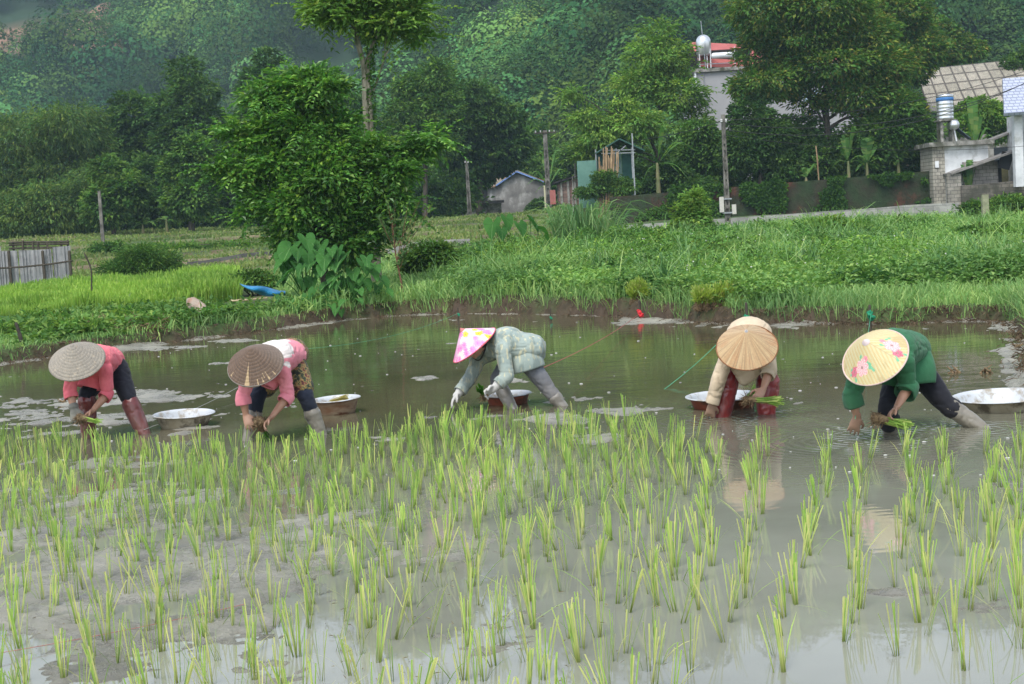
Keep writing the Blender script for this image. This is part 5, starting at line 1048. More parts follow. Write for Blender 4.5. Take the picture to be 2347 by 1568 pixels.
# solar heater on outhouse
c0 = P(2188, 286, Yo - .6); ts = thing("solar_heater", c0 - [0, 0, .8], "solar water heater with slanting glass tubes beside the ribbed tank", "water heater")
mb = MB(); V, Fs = tube([c0, c0 + [.25, 1.5, 0]], .27, 18); mb.add(V, Fs); mb.build("cylinder", M_steel, ts, True)
mb = MB()
for q in range(8): V, Fs = tube([c0 + [.1 + q * .03, .1 + q * .17, -.1], P(2225, 317, Yo - .6) + [q * .03, q * .17, 0]], .03, 6); mb.add(V, Fs)
mb.build("glass_tubes", surf("dark_glass_tubes", (.03, .05, .06), (.06, .08, .1), 4, rough=.15, bmp=0), ts, True)
mb = MB(); V, Fs = bar(c0 + [0, .1, -.25], [c0[0] + .1, c0[1] + .1, zt2], .07, .07, (0, 1, 0)); mb.add(V, Fs); mb.build("leg", M_whitepaint, ts)
# old block wall at the right
up_strip([[XA(p_, 84.3 - .9), 83.4, 1.0] for p_ in np.linspace(2205, 2420, 6)], [1.25, 1.25, 1.3, 1.35, 1.4, 1.4], .2, brick("black_stained_blocks", (.1, .09, .08), (.2, .18, .15), (.06, .055, .05), .42, .2, moss=(.05, .05, .035)), "block_wall", "old black stained block wall beside the outhouse", "wall")
mb = MB(); mb.add(*box([XA(2187, 83.9), 83.9, 1.9], (.75, .3, 2.0))); tag(mb.build("gate_pillar", brick("pillar_blocks", (.22, .21, .18), (.3, .28, .25), (.1, .1, .09), .4, .2)), "pale blockwork pillar where the low wall meets the old block wall", "pillar")

# corrugated fence sheets at left
Yf = 50; t = thing("sheet_fence", at(80, Yf), "fence of grey corrugated cement sheets tied to poles beside the nursery plot", "fence")
M_sheet = corrug("cement_sheet", (.24, .245, .25), (.38, .385, .39), 3.2, 0, (.15, .15, .15), .85)
xs = [-75, -35, 2, 40, 80, 118, 160]
for i in range(6):
    a, b_ = XA(xs[i], Yf), XA(xs[i + 1], Yf); zt = P((xs[i] + xs[i + 1]) / 2, [572, 570, 575, 573, 572, 566][i], Yf)[2]; z0 = g1(a, Yf) - .1
    n = 26; u = np.linspace(0, 1, n); xx = a + (b_ - a - .01) * u; yy = Yf + .03 * np.sin(u * 2 * math.pi * 4.5) + .05 * (i % 2); lean_ = rng.uniform(-.02, .02)
    V = np.vstack([np.stack([xx, yy, np.full(n, z0)], 1), np.stack([xx + lean_, yy + .02, np.full(n, zt) + u * rng.uniform(-.04, .06)], 1)]); V = np.vstack([V, V + [0, .012, 0]]); q = np.arange(n - 1); f = np.stack([q, q + 1, q + 1 + n, q + n], 1)
    mb = MB(); mb.add(V, np.vstack([f, f[:, ::-1] + 2 * n])); mb.build("sheet", M_sheet, t, True)
for q in (20, 97, 158, -40):
    mb = MB(); V, Fs = tube([[XA(q, Yf - .12), Yf - .12, .1], [XA(q, Yf - .12), Yf - .12, P(q, 577, Yf)[2]]], .05, 7); mb.add(V, Fs); mb.build("post", M_bark, t)
mb = MB(); V, Fs = tube([P(-60, 618, Yf - .15), P(50, 612, Yf - .15), P(110, 606, Yf - .15), P(165, 598, Yf - .15)], .03, 6); mb.add(V, Fs); mb.build("rail", M_bark, t)
t = thing("bamboo_rack", at(90, 55), "low rack of dark bamboo poles showing over the corrugated sheet fence", "rack")
for y_ in (557, 562, 570):
    mb = MB(); V, Fs = tube([P(22, y_, 55), P(60, y_ - 2, 55.2), P(157, y_ - 3, 55)], .035, 6); mb.add(V, Fs); mb.build("rail", M_bark, t)
for q in (30, 52, 75, 87, 108, 140, 155):
    mb = MB(); V, Fs = tube([[XA(q, 55.1), 55.1, .2], P(q, 551 + rng.uniform(0, 5), 55.1)], .04, 6); mb.add(V, Fs); mb.build("post", M_bark, t)
# blue sheet
n, k = 22, 8; Yt = 32.4; V = []
for j in range(k):
    for i in range(n):
        u, v_ = i / (n - 1), j / (k - 1); x = 549 + 105 * u; top = 650 + 16 * u + 2 * math.sin(u * 9); bot = 657 + 25 * math.sin(min(1, u * 1.5) * 1.57) - 4 * u
        V.append(P(x + 8 * v_ * (1 - u), top + (bot - top) * v_, Yt - .25 * math.sin(v_ * 3.1) + .1 * math.sin(u * 11 + v_ * 3)))
V = np.array(V); q = np.array([[j * n + i, j * n + i + 1, (j + 1) * n + i + 1, (j + 1) * n + i] for j in range(k - 1) for i in range(n - 1)])
mb = MB(); mb.add(np.vstack([V, V + [0, .006, 0]]), np.vstack([q, q[:, ::-1] + len(V)])); m_ = surf("blue_plastic", (.03, .3, .6), (.05, .38, .7), 8, rough=.4, bmp=.4)
tag(mb.build("plastic_sheet", m_, None, True), "bright blue plastic sheet slung on the bank before the taro", "plastic sheet")
# sack
a = P(432, 692, 29.6); b_ = P(462, 716, 29.3); V, Fs, Nn = remesh([ctube([(a, .07, .05), (a * .75 + b_ * .25, .15, .11), (a * .4 + b_ * .6, .17, .13), (b_, .19, .12)], 14)], .02, 2)
V = V + Nn * ((fbm(V[:, 0], V[:, 1], V[:, 2], 9, 3, 5) - .5) * .05)[:, None]; mb = MB(); mb.add(V, Fs); tag(mb.build("sack", surf("dirty_sack", (.22, .17, .13), (.38, .32, .26), 6, c3=(.3, .18, .13), scale2=4), None, True), "dirty brown sack slumped on the bank", "sack")
# rotting straw heap on left bank
n = 2600; p_ = rng.random(n) * 230 + 170; X_ = (p_ - 1173) / 3500 * 26.2; Y_ = 26.0 + rng.normal(size=n) * .45; V, Fq = leaves(np.stack([X_, Y_, gz(X_, Y_) + rng.random(n) * .12], 1), rv(n) * [1, 1, .35], rv(n), .22 * (.5 + rng.random(n)), .018); mb = MB(); mb.add(V, Fq)
tag(mb.build("dead_straw", M_dead), "brown dead straw strewn along the bank below the nursery plot", "straw", kind="stuff")
M_root = surf("dead_roots", (.05, .034, .02), (.13, .09, .05), 20)
# dead roots hanging out of the cut edge
k_ = 4500; si = rng.integers(1, len(SHP) - 2, k_); uu = rng.random(k_); B = SHP[si] * (1 - uu[:, None]) + SHP[si + 1] * uu[:, None]; B = B + rng.normal(size=(k_, 2)) * .09 + [0, .08]
V, Fq = leaves(np.c_[B, np.maximum(gz(B[:, 0], B[:, 1]), .02) + .02], rv(k_) * [1, .6, .5] + [0, -.4, -.5], rv(k_), .13, .010); mb = MB(); mb.add(V, Fq); tag(mb.build("dead_roots", M_root), "brown dead roots and grass trailing from the cut edge of the bank", "roots", kind="stuff")
# ================================================================ PEOPLE
def skinmat():
    m_, t, o = newmat("skin"); v = vecscale(t, (1, 1, 1)); n = noise(t, 9, 4, v); c = ramp(t, n.outputs[0], [(.3, (.38, .2, .13)), (.7, (.48, .27, .18))]).outputs[0]
    sp = N_(t, "ShaderNodeNewGeometry"); s2 = N_(t, "ShaderNodeSeparateXYZ"); t.links.new(sp.outputs["Position"], s2.inputs[0])   # mud stains towards the water
    n2 = noise(t, 40, 4, v); f = math_(t, 'ADD', s2.outputs[2], math_(t, 'MULTIPLY', n2.outputs[0], .12)); r = N_(t, "ShaderNodeMapRange"); r.inputs[1].default_value = .3; r.inputs[2].default_value = .12; t.links.new(f, r.inputs[0])
    c = mixc(t, math_(t, 'MULTIPLY', r.outputs[0], .55), c, (.2, .165, .12))
    b = N_(t, "ShaderNodeBsdfPrincipled"); t.links.new(c, b.inputs[0]); b.inputs["Roughness"].default_value = .45; b.inputs["Subsurface Weight"].default_value = .0
    t.links.new(bump(t, n2.outputs[0], .25, .004), b.inputs["Normal"]); t.links.new(b.outputs[0], o.inputs[0]); return m_
M_skin = skinmat()
def cloth(name, c, c2=None, rough=.85, mud=.25, pattern=None, wet=.35):
    m_, t, o = newmat(name); v = vecscale(t, (1, 1, 1)); n = noise(t, 7, 5, v, .6); c2 = c2 or tuple(q * .86 for q in c)
    col = ramp(t, n.outputs[0], [(.35, c2), (.65, c)]).outputs[0]
    if pattern: col = pattern(t, col, v)
    s1 = N_(t, "ShaderNodeNewGeometry"); s2 = N_(t, "ShaderNodeSeparateXYZ"); t.links.new(s1.outputs["Position"], s2.inputs[0]); n2 = noise(t, 16, 6, v, .7)
    f = math_(t, 'ADD', s2.outputs[2], math_(t, 'MULTIPLY', n2.outputs[0], .5)); r = N_(t, "ShaderNodeMapRange"); r.inputs[1].default_value = .62; r.inputs[2].default_value = .2; t.links.new(f, r.inputs[0])
    col = mixc(t, math_(t, 'MULTIPLY', r.outputs[0], mud), col, (.24, .21, .165))
    b = N_(t, "ShaderNodeBsdfPrincipled"); t.links.new(col, b.inputs[0]); b.inputs["Roughness"].default_value = rough; b.inputs["Specular IOR Level"].default_value = .25
    b.inputs["Sheen Weight"].default_value = .1
    wv = noise(t, 260, 2, v); nf = noise(t, 12, 4, vecscale(t, (1, 1, .6)), .5); h = math_(t, 'ADD', math_(t, 'MULTIPLY', wv.outputs[0], .06), nf.outputs[0]); t.links.new(bump(t, h, .45, .02), b.inputs["Normal"])
    t.links.new(b.outputs[0], o.inputs[0]); return m_

def hand(wr, dirv_, palm, side, curl, L=.165, spread=.16, w_=.08, thumb_in=.6):
    """palm and five bent fingers; wr wrist, dirv_ towards the fingers, palm the way the palm faces, side towards the thumb."""
    d = nrm(dirv_); s = nrm(np.asarray(side) - d * np.dot(side, d)); pn = nrm(np.cross(d, s)); 
    if np.dot(pn, palm) < 0: pn = -pn
    parts = []; pl = L * .5
    k = ctube([(wr - d * .02, .026, .019), (wr + d * pl * .35, w_ * .45, .017), (wr + d * pl * .8, w_ * .5, .015), (wr + d * pl, w_ * .46, .012)], 12, s); parts.append(k)
    for i, (off, ln) in enumerate(((.40, .42), (.14, .47), (-.13, .44), (-.38, .35))):
        b0 = wr + d * pl * .93 + s * w_ * off * 1.02; dd = nrm(d + s * spread * off * 2); ang = 0; pt = b0; row = [(pt, .0088, .0088)]; seg = L * ln / 3
        for j in range(3):
            ang += curl * (.75 + .15 * i * .5) * (1.0 if j else .7); v = dd * math.cos(ang) + pn * math.sin(ang); pt = pt + v * seg * (1.15 if j == 0 else .9); row.append((pt, .0085 - .0009 * j, .0085 - .0009 * j))
        parts.append(ctube(row, 8, s))
    b0 = wr + d * pl * .28 + s * w_ * .40; dd = nrm(d * .75 + s * .75 + pn * thumb_in * .6); p1 = b0 + dd * L * .2; p2 = p1 + nrm(dd + pn * thumb_in + d * .5 - s * .3) * L * .17; p3 = p2 + nrm(d + pn * thumb_in - s * .35) * L * .13
    parts.append(ctube([(b0 - dd * .01, .014, .013), (p1, .011, .011), (p2, .0098, .0098), (p3, .008, .008)], 8))
    return parts
def head_parts(c, up_, fwd):
    u = nrm(up_); f = nrm(fwd - u * np.dot(fwd, u)); s = np.cross(f, u); ax = np.array([s, f, u]); g = lambda x, y, z: c + s * x + f * y + u * z
    parts = [ell(g(0, -.005, .025), (.075, .092, .092), ax), ell(g(0, .02, -.035), (.062, .07, .082), ax), ell(g(0, .058, -.095), (.026, .024, .022), ax)]
    parts += [tube([g(0, .078, .02), g(0, .1, -.015), g(0, .108, -.03), g(0, .092, -.04)], [.008, .011, .014, .009], 8)]
    parts += [ell(g(0, .088, -.066), (.024, .01, .006), ax), ell(g(0, .085, -.078), (.02, .01, .007), ax)]
    for q in (-1, 1):
        parts += [ell(g(q * .031, .078, .006), (.014, .01, .009), ax, 10, 8), ell(g(q * .031, .083, .026), (.021, .008, .005), ax, 10, 8), ell(g(q * .078, -.005, -.01), (.009, .02, .03), ax, 10, 8), ell(g(q * .04, .06, -.03), (.022, .02, .02), ax, 10, 8)]
    hair = [ell(g(0, -.018, .035), (.083, .096, .092), ax), ell(g(0, -.06, -.02), (.068, .05, .075), ax), ell(g(0, -.095, -.045), (.035, .035, .035), ax)]
    return parts, hair
M_hair = surf("black_hair", (.012, .01, .009), (.03, .025, .02), 60, rough=.45, bmp=.5)

def wrinkle(V, N, amp=.007, sc_=6, seed=3, stretch=(1, 1, 1)):
    """cloth: broad soft waves cut by narrow creases"""
    q = V * np.array(stretch); w0 = fbm(q[:, 0], q[:, 1], q[:, 2], 3.0, 2, seed + 30) * .25
    a = fbm(q[:, 0] + w0, q[:, 1] - w0, q[:, 2] + w0, sc_, 2, seed); cr_ = np.exp(-np.abs(a - .5) * 34); b_ = np.exp(-np.abs(fbm(q[:, 0] - w0, q[:, 1] + w0, q[:, 2], sc_ * 1.9, 2, seed + 5) - .5) * 26)
    return V + N * (amp * (.55 - cr_ * 1.1 - b_ * .55) + (a - .5) * amp * .6)[:, None]
def flare_cuff(parts, c, d, r, th=.012, wd=.05):
    a = c - d * wd * .5; b_ = c + d * wd * .5
    parts.append(tube([a, c, b_], [(r + th * .6,) * 2, (r + th,) * 2, (r + th * .7,) * 2], 14))

def hat_mesh(c, ax, R_, H_, colfn, name, parent, mat, ridges=0, rot0=0.0, refx=None):
    """conical leaf hat: outer cone, inner lining, colours painted per vertex from (angle, radius)."""
    z = nrm(ax); refx = RT if refx is None else refx; x = nrm(refx - z * np.dot(refx, z)); y = np.cross(z, x)
    na, nr_ = 300, 90; a = np.linspace(0, 2 * math.pi, na, endpoint=False); r = np.linspace(.004, 1, nr_)
    hgt = lambda r_: H_ * (1 - r_ ** 1.04)
    rr = np.repeat(r, na); aa = np.tile(a, nr_)
    zz = hgt(rr) + (ridges * (np.abs(np.sin(rr * (12 if ridges < .0033 else 11) * math.pi)) ** .6 - .5) if ridges else 0) + .0016 * np.sin(aa * 37 + 4 * np.sin(aa * 5)) * rr + .006 * np.sin(aa * 2 + rot0) * rr ** 2 + .003 * np.sin(aa * 5 + 1) * rr ** 2
    X_, Y_ = rr * np.cos(aa) * R_, rr * np.sin(aa) * R_
    V = c + X_[:, None] * x + Y_[:, None] * y + zz[:, None] * z; Vi = V - z * .006
    global HATNEAR; dv = V - CAM; u_ = CX + F * (dv @ RT) / (dv @ FW); v_s = CY - F * (dv @ UP) / (dv @ FW); HATNEAR = lambda px_, py_: (lambda i_: (X_[i_], Y_[i_]))(int(np.argmin((u_ - px_) ** 2 + (v_s - py_) ** 2)))
    C = colfn(aa, rr, X_, Y_); Ci = np.tile([.42, .33, .2], (len(V), 1)) * (.8 + .3 * (np.sin(aa * 40) > 0))[:, None]
    i = np.arange(nr_ - 1)[:, None] * na; q = np.arange(na)[None]; q2 = (q + 1) % na
    f = np.stack([i + q, i + q2, i + na + q2, i + na + q], -1).reshape(-1, 4)[:, ::-1]
    mb = MB(); mb.add(V, f, 0, C); mb.add(Vi, f[:, ::-1], 0, Ci); o_ = mb.build(name, mat, parent, True); return o_, (x, y, z)
M_hatleaf = attrmat("hat_leaf", .75, 60, .22, .5, .003); M_hatsatin = attrmat("hat_printed_cloth", .5, 40, .05, .15, .002, .4); M_hatvarn = attrmat("hat_varnished_leaf", .42, 70, .16, .35, .002, .5)
def ringmesh(c, ax3, R_, zoff, r_, mat, name, parent):
    x, y, z = ax3; a = np.linspace(0, 2 * math.pi, 73); pts = c + np.outer(np.cos(a) * R_, x) + np.outer(np.sin(a) * R_, y) + z * zoff
    V, Fs = tube(pts, r_, 7, z, False); mb = MB(); mb.add(V, Fs); return mb.build(name, mat, parent, True)

def shell(rows, n=40, ref=None, th=.006, flut=.0, seed=0):
    """an open cloth edge with a real thickness: rings along a path, outer and inner face joined at the hem"""
    r_ = np.array([list(p) + [rx, ry] for p, rx, ry in rows]); r_ = cr(r_, 4); V, Fs = tube(r_[:, :3], r_[:, 3:], n, ref, False); V2, _ = tube(r_[:, :3], r_[:, 3:] - th, n, ref, False)
    k = len(r_); cen = np.repeat(r_[:, :3], n, 0); tt = np.repeat(np.linspace(0, 1, k), n); an = np.tile(np.linspace(0, 2 * math.pi, n, endpoint=False), k)
    w_ = 1 + (flut * tt * (np.sin(an * 4 + seed) + .6 * np.sin(an * 7 + seed * 2)))[:, None]; V = cen + (V - cen) * w_; V2 = cen + (V2 - cen) * w_
    q = np.arange(n); q2 = (q + 1) % n; e = (k - 1) * n; rim = np.stack([e + q, e + q2, k * n + e + q2, k * n + e + q], 1)
    return np.vstack([V, V2]), [Fs[0], Fs[0][:, ::-1] + k * n, rim]
def person(spec):
    Yb = spec["Y"]; J = {k: P(v[0], v[1], Yb + v[2]) for k, v in spec["J"].items()}
    root_c = (J["anL"] + J["anR"]) / 2; root_c = np.array([root_c[0], root_c[1], 0.0])
    root = thing("person", root_c, spec["label"], "person", "people planting rice in a row")
    lat = nrm(J["shR"] - J["shL"]); lath = nrm(J["hipR"] - J["hipL"] + lat * .15)
    # hat frame
    hx, hy, hd, (ox, oy), diam = spec["hat"]; s = F / (Yb + hd); cH = P(hx, hy, Yb + hd); Hh = spec.get("hatH", .19)
    ov = ox / s * RT - oy / s * UP; ol = np.linalg.norm(ov); tw = math.sqrt(max(.0, Hh ** 2 - ol ** 2)); view = nrm(CAM - cH); axis = nrm(ov + view * tw)
    headc = cH + axis * .015 
    fwd = nrm(spec.get("face", np.array([0, -.5, -1.0])))
    hp, hair = head_parts(headc, axis, fwd)
    body = list(hp)
    nk = J["neck"]; body.append(ctube([(nk, .055, .055), ((nk + headc) / 2, .05, .05), (headc - axis * .03, .05, .052)], 12))
    pel, ch = J["pelvis"], J["chest"]
    back = nrm(nk - pel)
    body.append(ctube([(pel - back * .06, .13, .1), (pel, .145, .105), ((pel + ch) / 2, .125, .095), (ch, .15, .105), (ch * .4 + nk * .6, .13, .085), (nk, .07, .06)], 16, lath))
    arms, legs = {}, {}
    for k in "LR":
        sh, el_, wr, hd_ = J["sh" + k], J["el" + k], J["wr" + k], J["hand" + k]
        arms[k] = (sh, el_, wr, hd_)
        body.append(ctube([(ch * .45 + sh * .55, .055, .055), (sh, .05, .05), ((sh + el_) / 2, .042, .042), (el_, .036, .036), (el_ * .6 + wr * .4, .036, .034), (wr, .0235, .02)], 12))
        d = nrm(hd_ - wr); side = nrm(J["hand" + ("R" if k == "L" else "L")] - hd_ + np.array([0, -.05, 0])); hs = spec["hands"][k]
        side = hs.get("side", side); body += hand(wr, d, np.asarray(hs.get("palm", (0, .3, -1))), side, hs["curl"], .158, hs.get("spread", .14))
        hip, kn, an = J["hip" + k], J["kn" + k], J["an" + k]; d2 = nrm(an - kn); an2 = an + d2 * .14
        legs[k] = (hip, kn, an, an2, d2)
        ft = nrm(np.array([spec.get("toe", (0, -1))[0], spec.get("toe", (0, -1))[1], -.12]))
        body.append(ctube([(pel * .4 + hip * .6, .09, .085), (hip, .085, .085), ((hip + kn) / 2, .072, .072), (kn, .054, .054), (kn * .65 + an2 * .35, .05, .05), (an2, .033, .033)], 14))
        body.append(ctube([(an2 - ft * .04, .032, .03), (an2 + ft * .06 - [0, 0, .03], .036, .026), (an2 + ft * .16 - [0, 0, .045], .04, .014)], 10))
    V, Fs, Nn = remesh(body, .0062, 2)
    mb = MB(); mb.add(V, Fs); mb.build("body", M_skin, root, True)
    V, Fs, Nn = remesh(hair, .01, 2); mb = MB(); mb.add(V, Fs); mb.build("hair", M_hair, root, True)
    # shirt
    sp = spec["shirt"]; th = sp.get("thick", 1.0); parts = []; cuffs = []
    bot = pel - back * sp.get("below", .05)
    parts.append(ctube([(bot, .165 * th, .13 * th), (pel, .172 * th, .135 * th), ((pel + ch) / 2, .165 * th, .135 * th), (ch, .172 * th, .138 * th), (ch * .4 + nk * .6, .152 * th, .115 * th), (nk + back * .01, .085, .075)], 20, lath))
    for (rows) in sp.get("extra", []):
        parts.append(ctube([(P(x, y, Yb + dd), rx, ry) for x, y, dd, rx, ry in rows], 16, lath, rnd=False))
    for k in "LR":
        sh, el_, wr, _ = arms[k]; q = sp["cuff"][k]   # fraction of the forearm covered
        end = el_ * (1 - q) + wr * q; r = sp.get("sleeve", .062)
        parts.append(ctube([(ch * .5 + sh * .5, r * 1.3, r * 1.3), (sh, r * 1.15, r * 1.15), ((sh + el_) / 2, r * 1.0, r * 1.0), (el_, r * .97, r * .97)] + ([(el_ * (1 - q * .5) + wr * q * .5, r * .92, r * .92), (end, r * .82, r * .82)] if q > .05 else []), 16, rnd=False)); dd_ = nrm(wr - el_); rr_ = r * (.86 if q > .05 else .98); rw_ = sp.get("rollw", .05); ro_ = sp.get("roll", .012)
        cuffs.append(shell([(end - dd_ * rw_ * .6, rr_ + ro_ * .5, rr_ + ro_ * .5), (end - dd_ * rw_ * .1, rr_ + ro_, rr_ + ro_), (end + dd_ * rw_ * .55, rr_ + ro_ * .9, rr_ + ro_ * .9)], 28, None, .007, .05, spec['seed'] + ord(k)))
    V, Fs, Nn = remesh(parts, .0092, 2); V = wrinkle(V, Nn, sp.get('fold', .0095), 6.5, spec["seed"], (1, 1, 1.7))
    mb = MB()
    for rows in sp.get('hem', []): cuffs.append(shell([(P(x, y, Yb + dd), rx, ry) for x, y, dd, rx, ry in rows], 48, sp.get('hemref', lath), .007, sp.get('flut', .05), spec['seed']))
    if sp.get("patch"):
        sg, mat2, fn = sp["patch"]; cen = V[Fs[0]].mean(1); no = Nn[Fs[0]].mean(1); msk = fn(cen, no, dict(pel=pel, ch=ch, nk=nk, lat=lat, back=back)); mb.add(V, Fs[0], 0); mb.m = [msk.astype(int)]
        for V_, F_ in cuffs: mb.add(V_, F_)
        mb.build("shirt", [sp["mat"], mat2], root, True)
    else:
        mb.add(V, Fs)
        for V_, F_ in cuffs: mb.add(V_, F_)
        mb.build("shirt", sp["mat"], root, True)
    # trousers and boots
    tr = spec["trousers"]; parts = [ctube([(pel - back * tr.get('waist', .10), .13, .105), (pel + back * .05, .14, .105)], 18, lath)]
    for k in "LR":
        hip, kn, an, an2, d2 = legs[k]; r = tr.get("r", .085); e = kn + d2 * tr["below"][k] if tr["below"][k] >= 0 else kn + (hip - kn) * (-tr["below"][k])
        rows = [(pel * .35 + hip * .65, r * 1.15, r * 1.15), (hip, r * 1.12, r * 1.12), ((hip + kn) / 2, r * .98, r * .98)]
        rows += [(kn, r * .8, r * .8), (e, r * .72, r * .72)] if tr["below"][k] >= 0 else [(e, r * .86, r * .86)]
        parts.append(ctube(rows, 18, rnd=False))
        if tr.get("roll"): flare_cuff(parts, e, d2, r * .74, .009, .045)
    V, Fs, Nn = remesh(parts, .0105, 3); V = wrinkle(V, Nn, .007, 6, spec["seed"] + 9, (1, 1, 2)); mb = MB(); mb.add(V, Fs); mb.build("trousers", tr["mat"], root, True)
    if spec.get("shorts"):
        sh_ = spec["shorts"]; parts = [ctube([(pel - back * .12, .155, .13), (pel + back * .03, .165, .13)], 18, lath)]
        for k in "LR":
            hip, kn = legs[k][:2]; e = hip + (kn - hip) * sh_["len"]; parts.append(ctube([(pel * .4 + hip * .6, .105, .105), (hip, .108, .105), (e, .094, .094)], 18)); flare_cuff(parts, e, nrm(kn - hip), .092, .006, .03)
        V, Fs, Nn = remesh(parts, .0105, 3); V = wrinkle(V, Nn, .008, 9, 66); mb = MB(); mb.add(V, Fs); mb.build("shorts", sh_["mat"], root, True)
    for k in "LR":
        hip, kn, an, an2, d2 = legs[k]; bt = spec["boots"]; tp = kn + d2 * bt["top"][k] if bt["top"][k] >= 0 else kn + (hip - kn) * (-bt["top"][k]); r = bt.get("r", .066); parts = []
        ft = nrm(np.array([spec.get("toe", (0, -1))[0], spec.get("toe", (0, -1))[1], -.1]))
        rows = [(tp, r * 1.12, r * 1.12)] + ([(kn, r * 1.1, r * 1.1)] if bt["top"][k] < 0 else []) + [(kn * .55 + an2 * .45, r, r), (an, r * .84, r * .84), (an2, r * .74, r * .74)]
        parts.append(ctube(rows, 18)); flare_cuff(parts, tp, d2, r * 1.1, .003, .018)
        parts.append(ctube([(an2 - ft * .06, .045, .045), (an2 + ft * .06 - [0, 0, .02], .048, .036), (an2 + ft * .19 - [0, 0, .045], .045, .024)], 12))
        V, Fs, Nn = remesh(parts, .0105, 3); V = wrinkle(V, Nn, bt.get("fold", .006), 7, spec["seed"] + 4); mb = MB(); mb.add(V, Fs); mb.build("boot", bt["mat"], root, True)
    for k, gm in spec.get("gloves", {}).items():
        sh, el_, wr, hd_ = arms[k]; hs = spec["hands"][k]; d = nrm(hd_ - wr); side = hs.get("side", nrm(J["hand" + ("R" if k == "L" else "L")] - hd_ + np.array([0, -.05, 0])))
        parts = hand(wr, d, np.asarray(hs.get("palm", (0, .3, -1))), side, hs["curl"], .162, hs.get("spread", .14), .086); g0 = wr * (1 - gm[1]) + el_ * gm[1]; parts.append(ctube([(g0, .043, .041), (wr * .6 + g0 * .4, .036, .034), (wr, .031, .028), (wr + d * .03, .036, .022)], 14))
        V, Fs, Nn = remesh(parts, .0055, 2); V = V + Nn * .0038; mb = MB(); mb.add(V, Fs); mb.build("glove", gm[0], root, True)
    o_, ax3 = hat_mesh(cH, axis, diam / 2, Hh, spec["hatcol"], "hat", root, spec["hatmat"], spec.get("ridge", 0), spec["seed"])
    if spec.get("rim"): r_ = ringmesh(cH - np.array(o_.matrix_world.translation) * 0, ax3, diam / 2, -.002, spec["rim"][1], spec["rim"][0], "rim", None); r_.parent = o_; r_.location = -Vector(root_c)
    if spec.get("tip"):
        tm, ts = spec["tip"]; V, Fs = lathe([(ts, -ts * Hh / (diam / 2) * .98), (ts * .96, -ts * .7), (ts * .5, -ts * .28), (.004, .006), (.001, .006)], 20, cH + axis * (Hh + .003), axis); mb = MB(); mb.add(V, Fs); q = mb.build("tip", tm, None, True); q.parent = o_; q.location = -Vector(root_c)
    # chin ribbon
    x, y, z = ax3; a0, a1 = cH + x * .085 + axis * .03, cH - x * .085 + axis * .03; pts = cr([a0, a0 - axis * .09 + fwd * .0, headc - axis * .135 + fwd * .05, a1 - axis * .09, a1], 5); 
    V, Fs = tube(pts, np.tile([.008, .003], (len(pts), 1)), 6); mb = MB(); mb.add(V, Fs); q = mb.build("ribbon", spec.get("ribbon", M_dk), None, True); q.parent = o_; q.location = -Vector(root_c)
    return root, J

# ---- hat colours
def col_grey(a, r, x, y):
    n = fbm(np.cos(a) * 9 * r, np.sin(a) * 9 * r, r * 2, 3, 4, 5); n2 = fbm(np.cos(a) * 60, np.sin(a) * 60, r * 5, 1, 2, 6)
    c = np.outer(.82 + .3 * (n2 - .5) + .1 * (n - .5), [.33, .30, .25]); ring = np.abs(np.sin(r * 12 * math.pi)) < .25; c = np.where(ring[:, None], c * .74, c); e = sstep(.62, .8, n + .06 * r); c = lerp(c, [.45, .36, .25], e * .6); c = lerp(c, [.2, .185, .16], sstep(.97, 1, r) * .5); return lerp(c, [.24, .22, .19], (1 - sstep(.04, .14, r)) * .5)
def col_brown(a, r, x, y):
    n = fbm(np.cos(a) * 7 * r, np.sin(a) * 7 * r, r, 3, 4, 15); n2 = fbm(np.cos(a) * 50, np.sin(a) * 50, r * 5, 1, 2, 16)
    c = np.outer(.75 + .6 * (n2 - .45), [.165, .112, .08]); c = lerp(c, [.26, .22, .185], sstep(.1, .9, np.cos(a - .9)) * .4 * r)
    ring = np.abs(np.sin(r * 11 * math.pi)) < .24; c = np.where(ring[:, None], c * .55 + .02, c)
    for a0, r0, r1, wd in ((-1.78, .35, .98, .10), (-1.35, .75, .98, .03), (-1.15, .82, .97, .03), (-.9, .72, .98, .035), (-.62, .8, .97, .03), (-1.05, .7, .88, .02), (-2.6, .8, .95, .03)):
        k = (np.abs((a - a0 + math.pi) % (2 * math.pi) - math.pi) < wd * (r - r0) / (r1 - r0 + .01)) & (r > r0) & (r < r1); c = np.where(k[:, None], [.42, .31, .18], c)
    return c
def flowers(c, x, y, fl, petals=5):
    for (fx, fy, fr, colr, dark, sh) in fl:
        dx, dy = x - fx, y - fy; d = np.hypot(dx, dy); an = np.arctan2(dy, dx)
        if sh == "spike": rad = fr * (.45 + .55 * np.abs(np.cos(an * 5.5 + fx * 40)) ** 1.5)
        elif sh == "leaf": rad = fr * np.abs(np.cos(an - fx * 31)) ** 2.2
        else: rad = fr * (.72 + .28 * np.abs(np.cos(an * petals / 2 + fx * 30)) ** .6)
        k = sstep(1.04, .92, d / np.maximum(rad, 1e-4)); tone = .5 + .5 * np.cos(d / fr * 13 + 2.2 * np.sin(an * petals * (2 if sh == "rose" else 1)))
        cc = np.outer(1 - tone, dark) + np.outer(tone, colr); 
        if sh != "leaf": ce = sstep(.22, .12, d / fr); cc = lerp(cc, [.28, .06, .04] if sh == "lily" else ([.3, .22, .2] if sh == "rose" else colr), ce)
        c = c * (1 - k[:, None]) + cc * k[:, None]
    return c
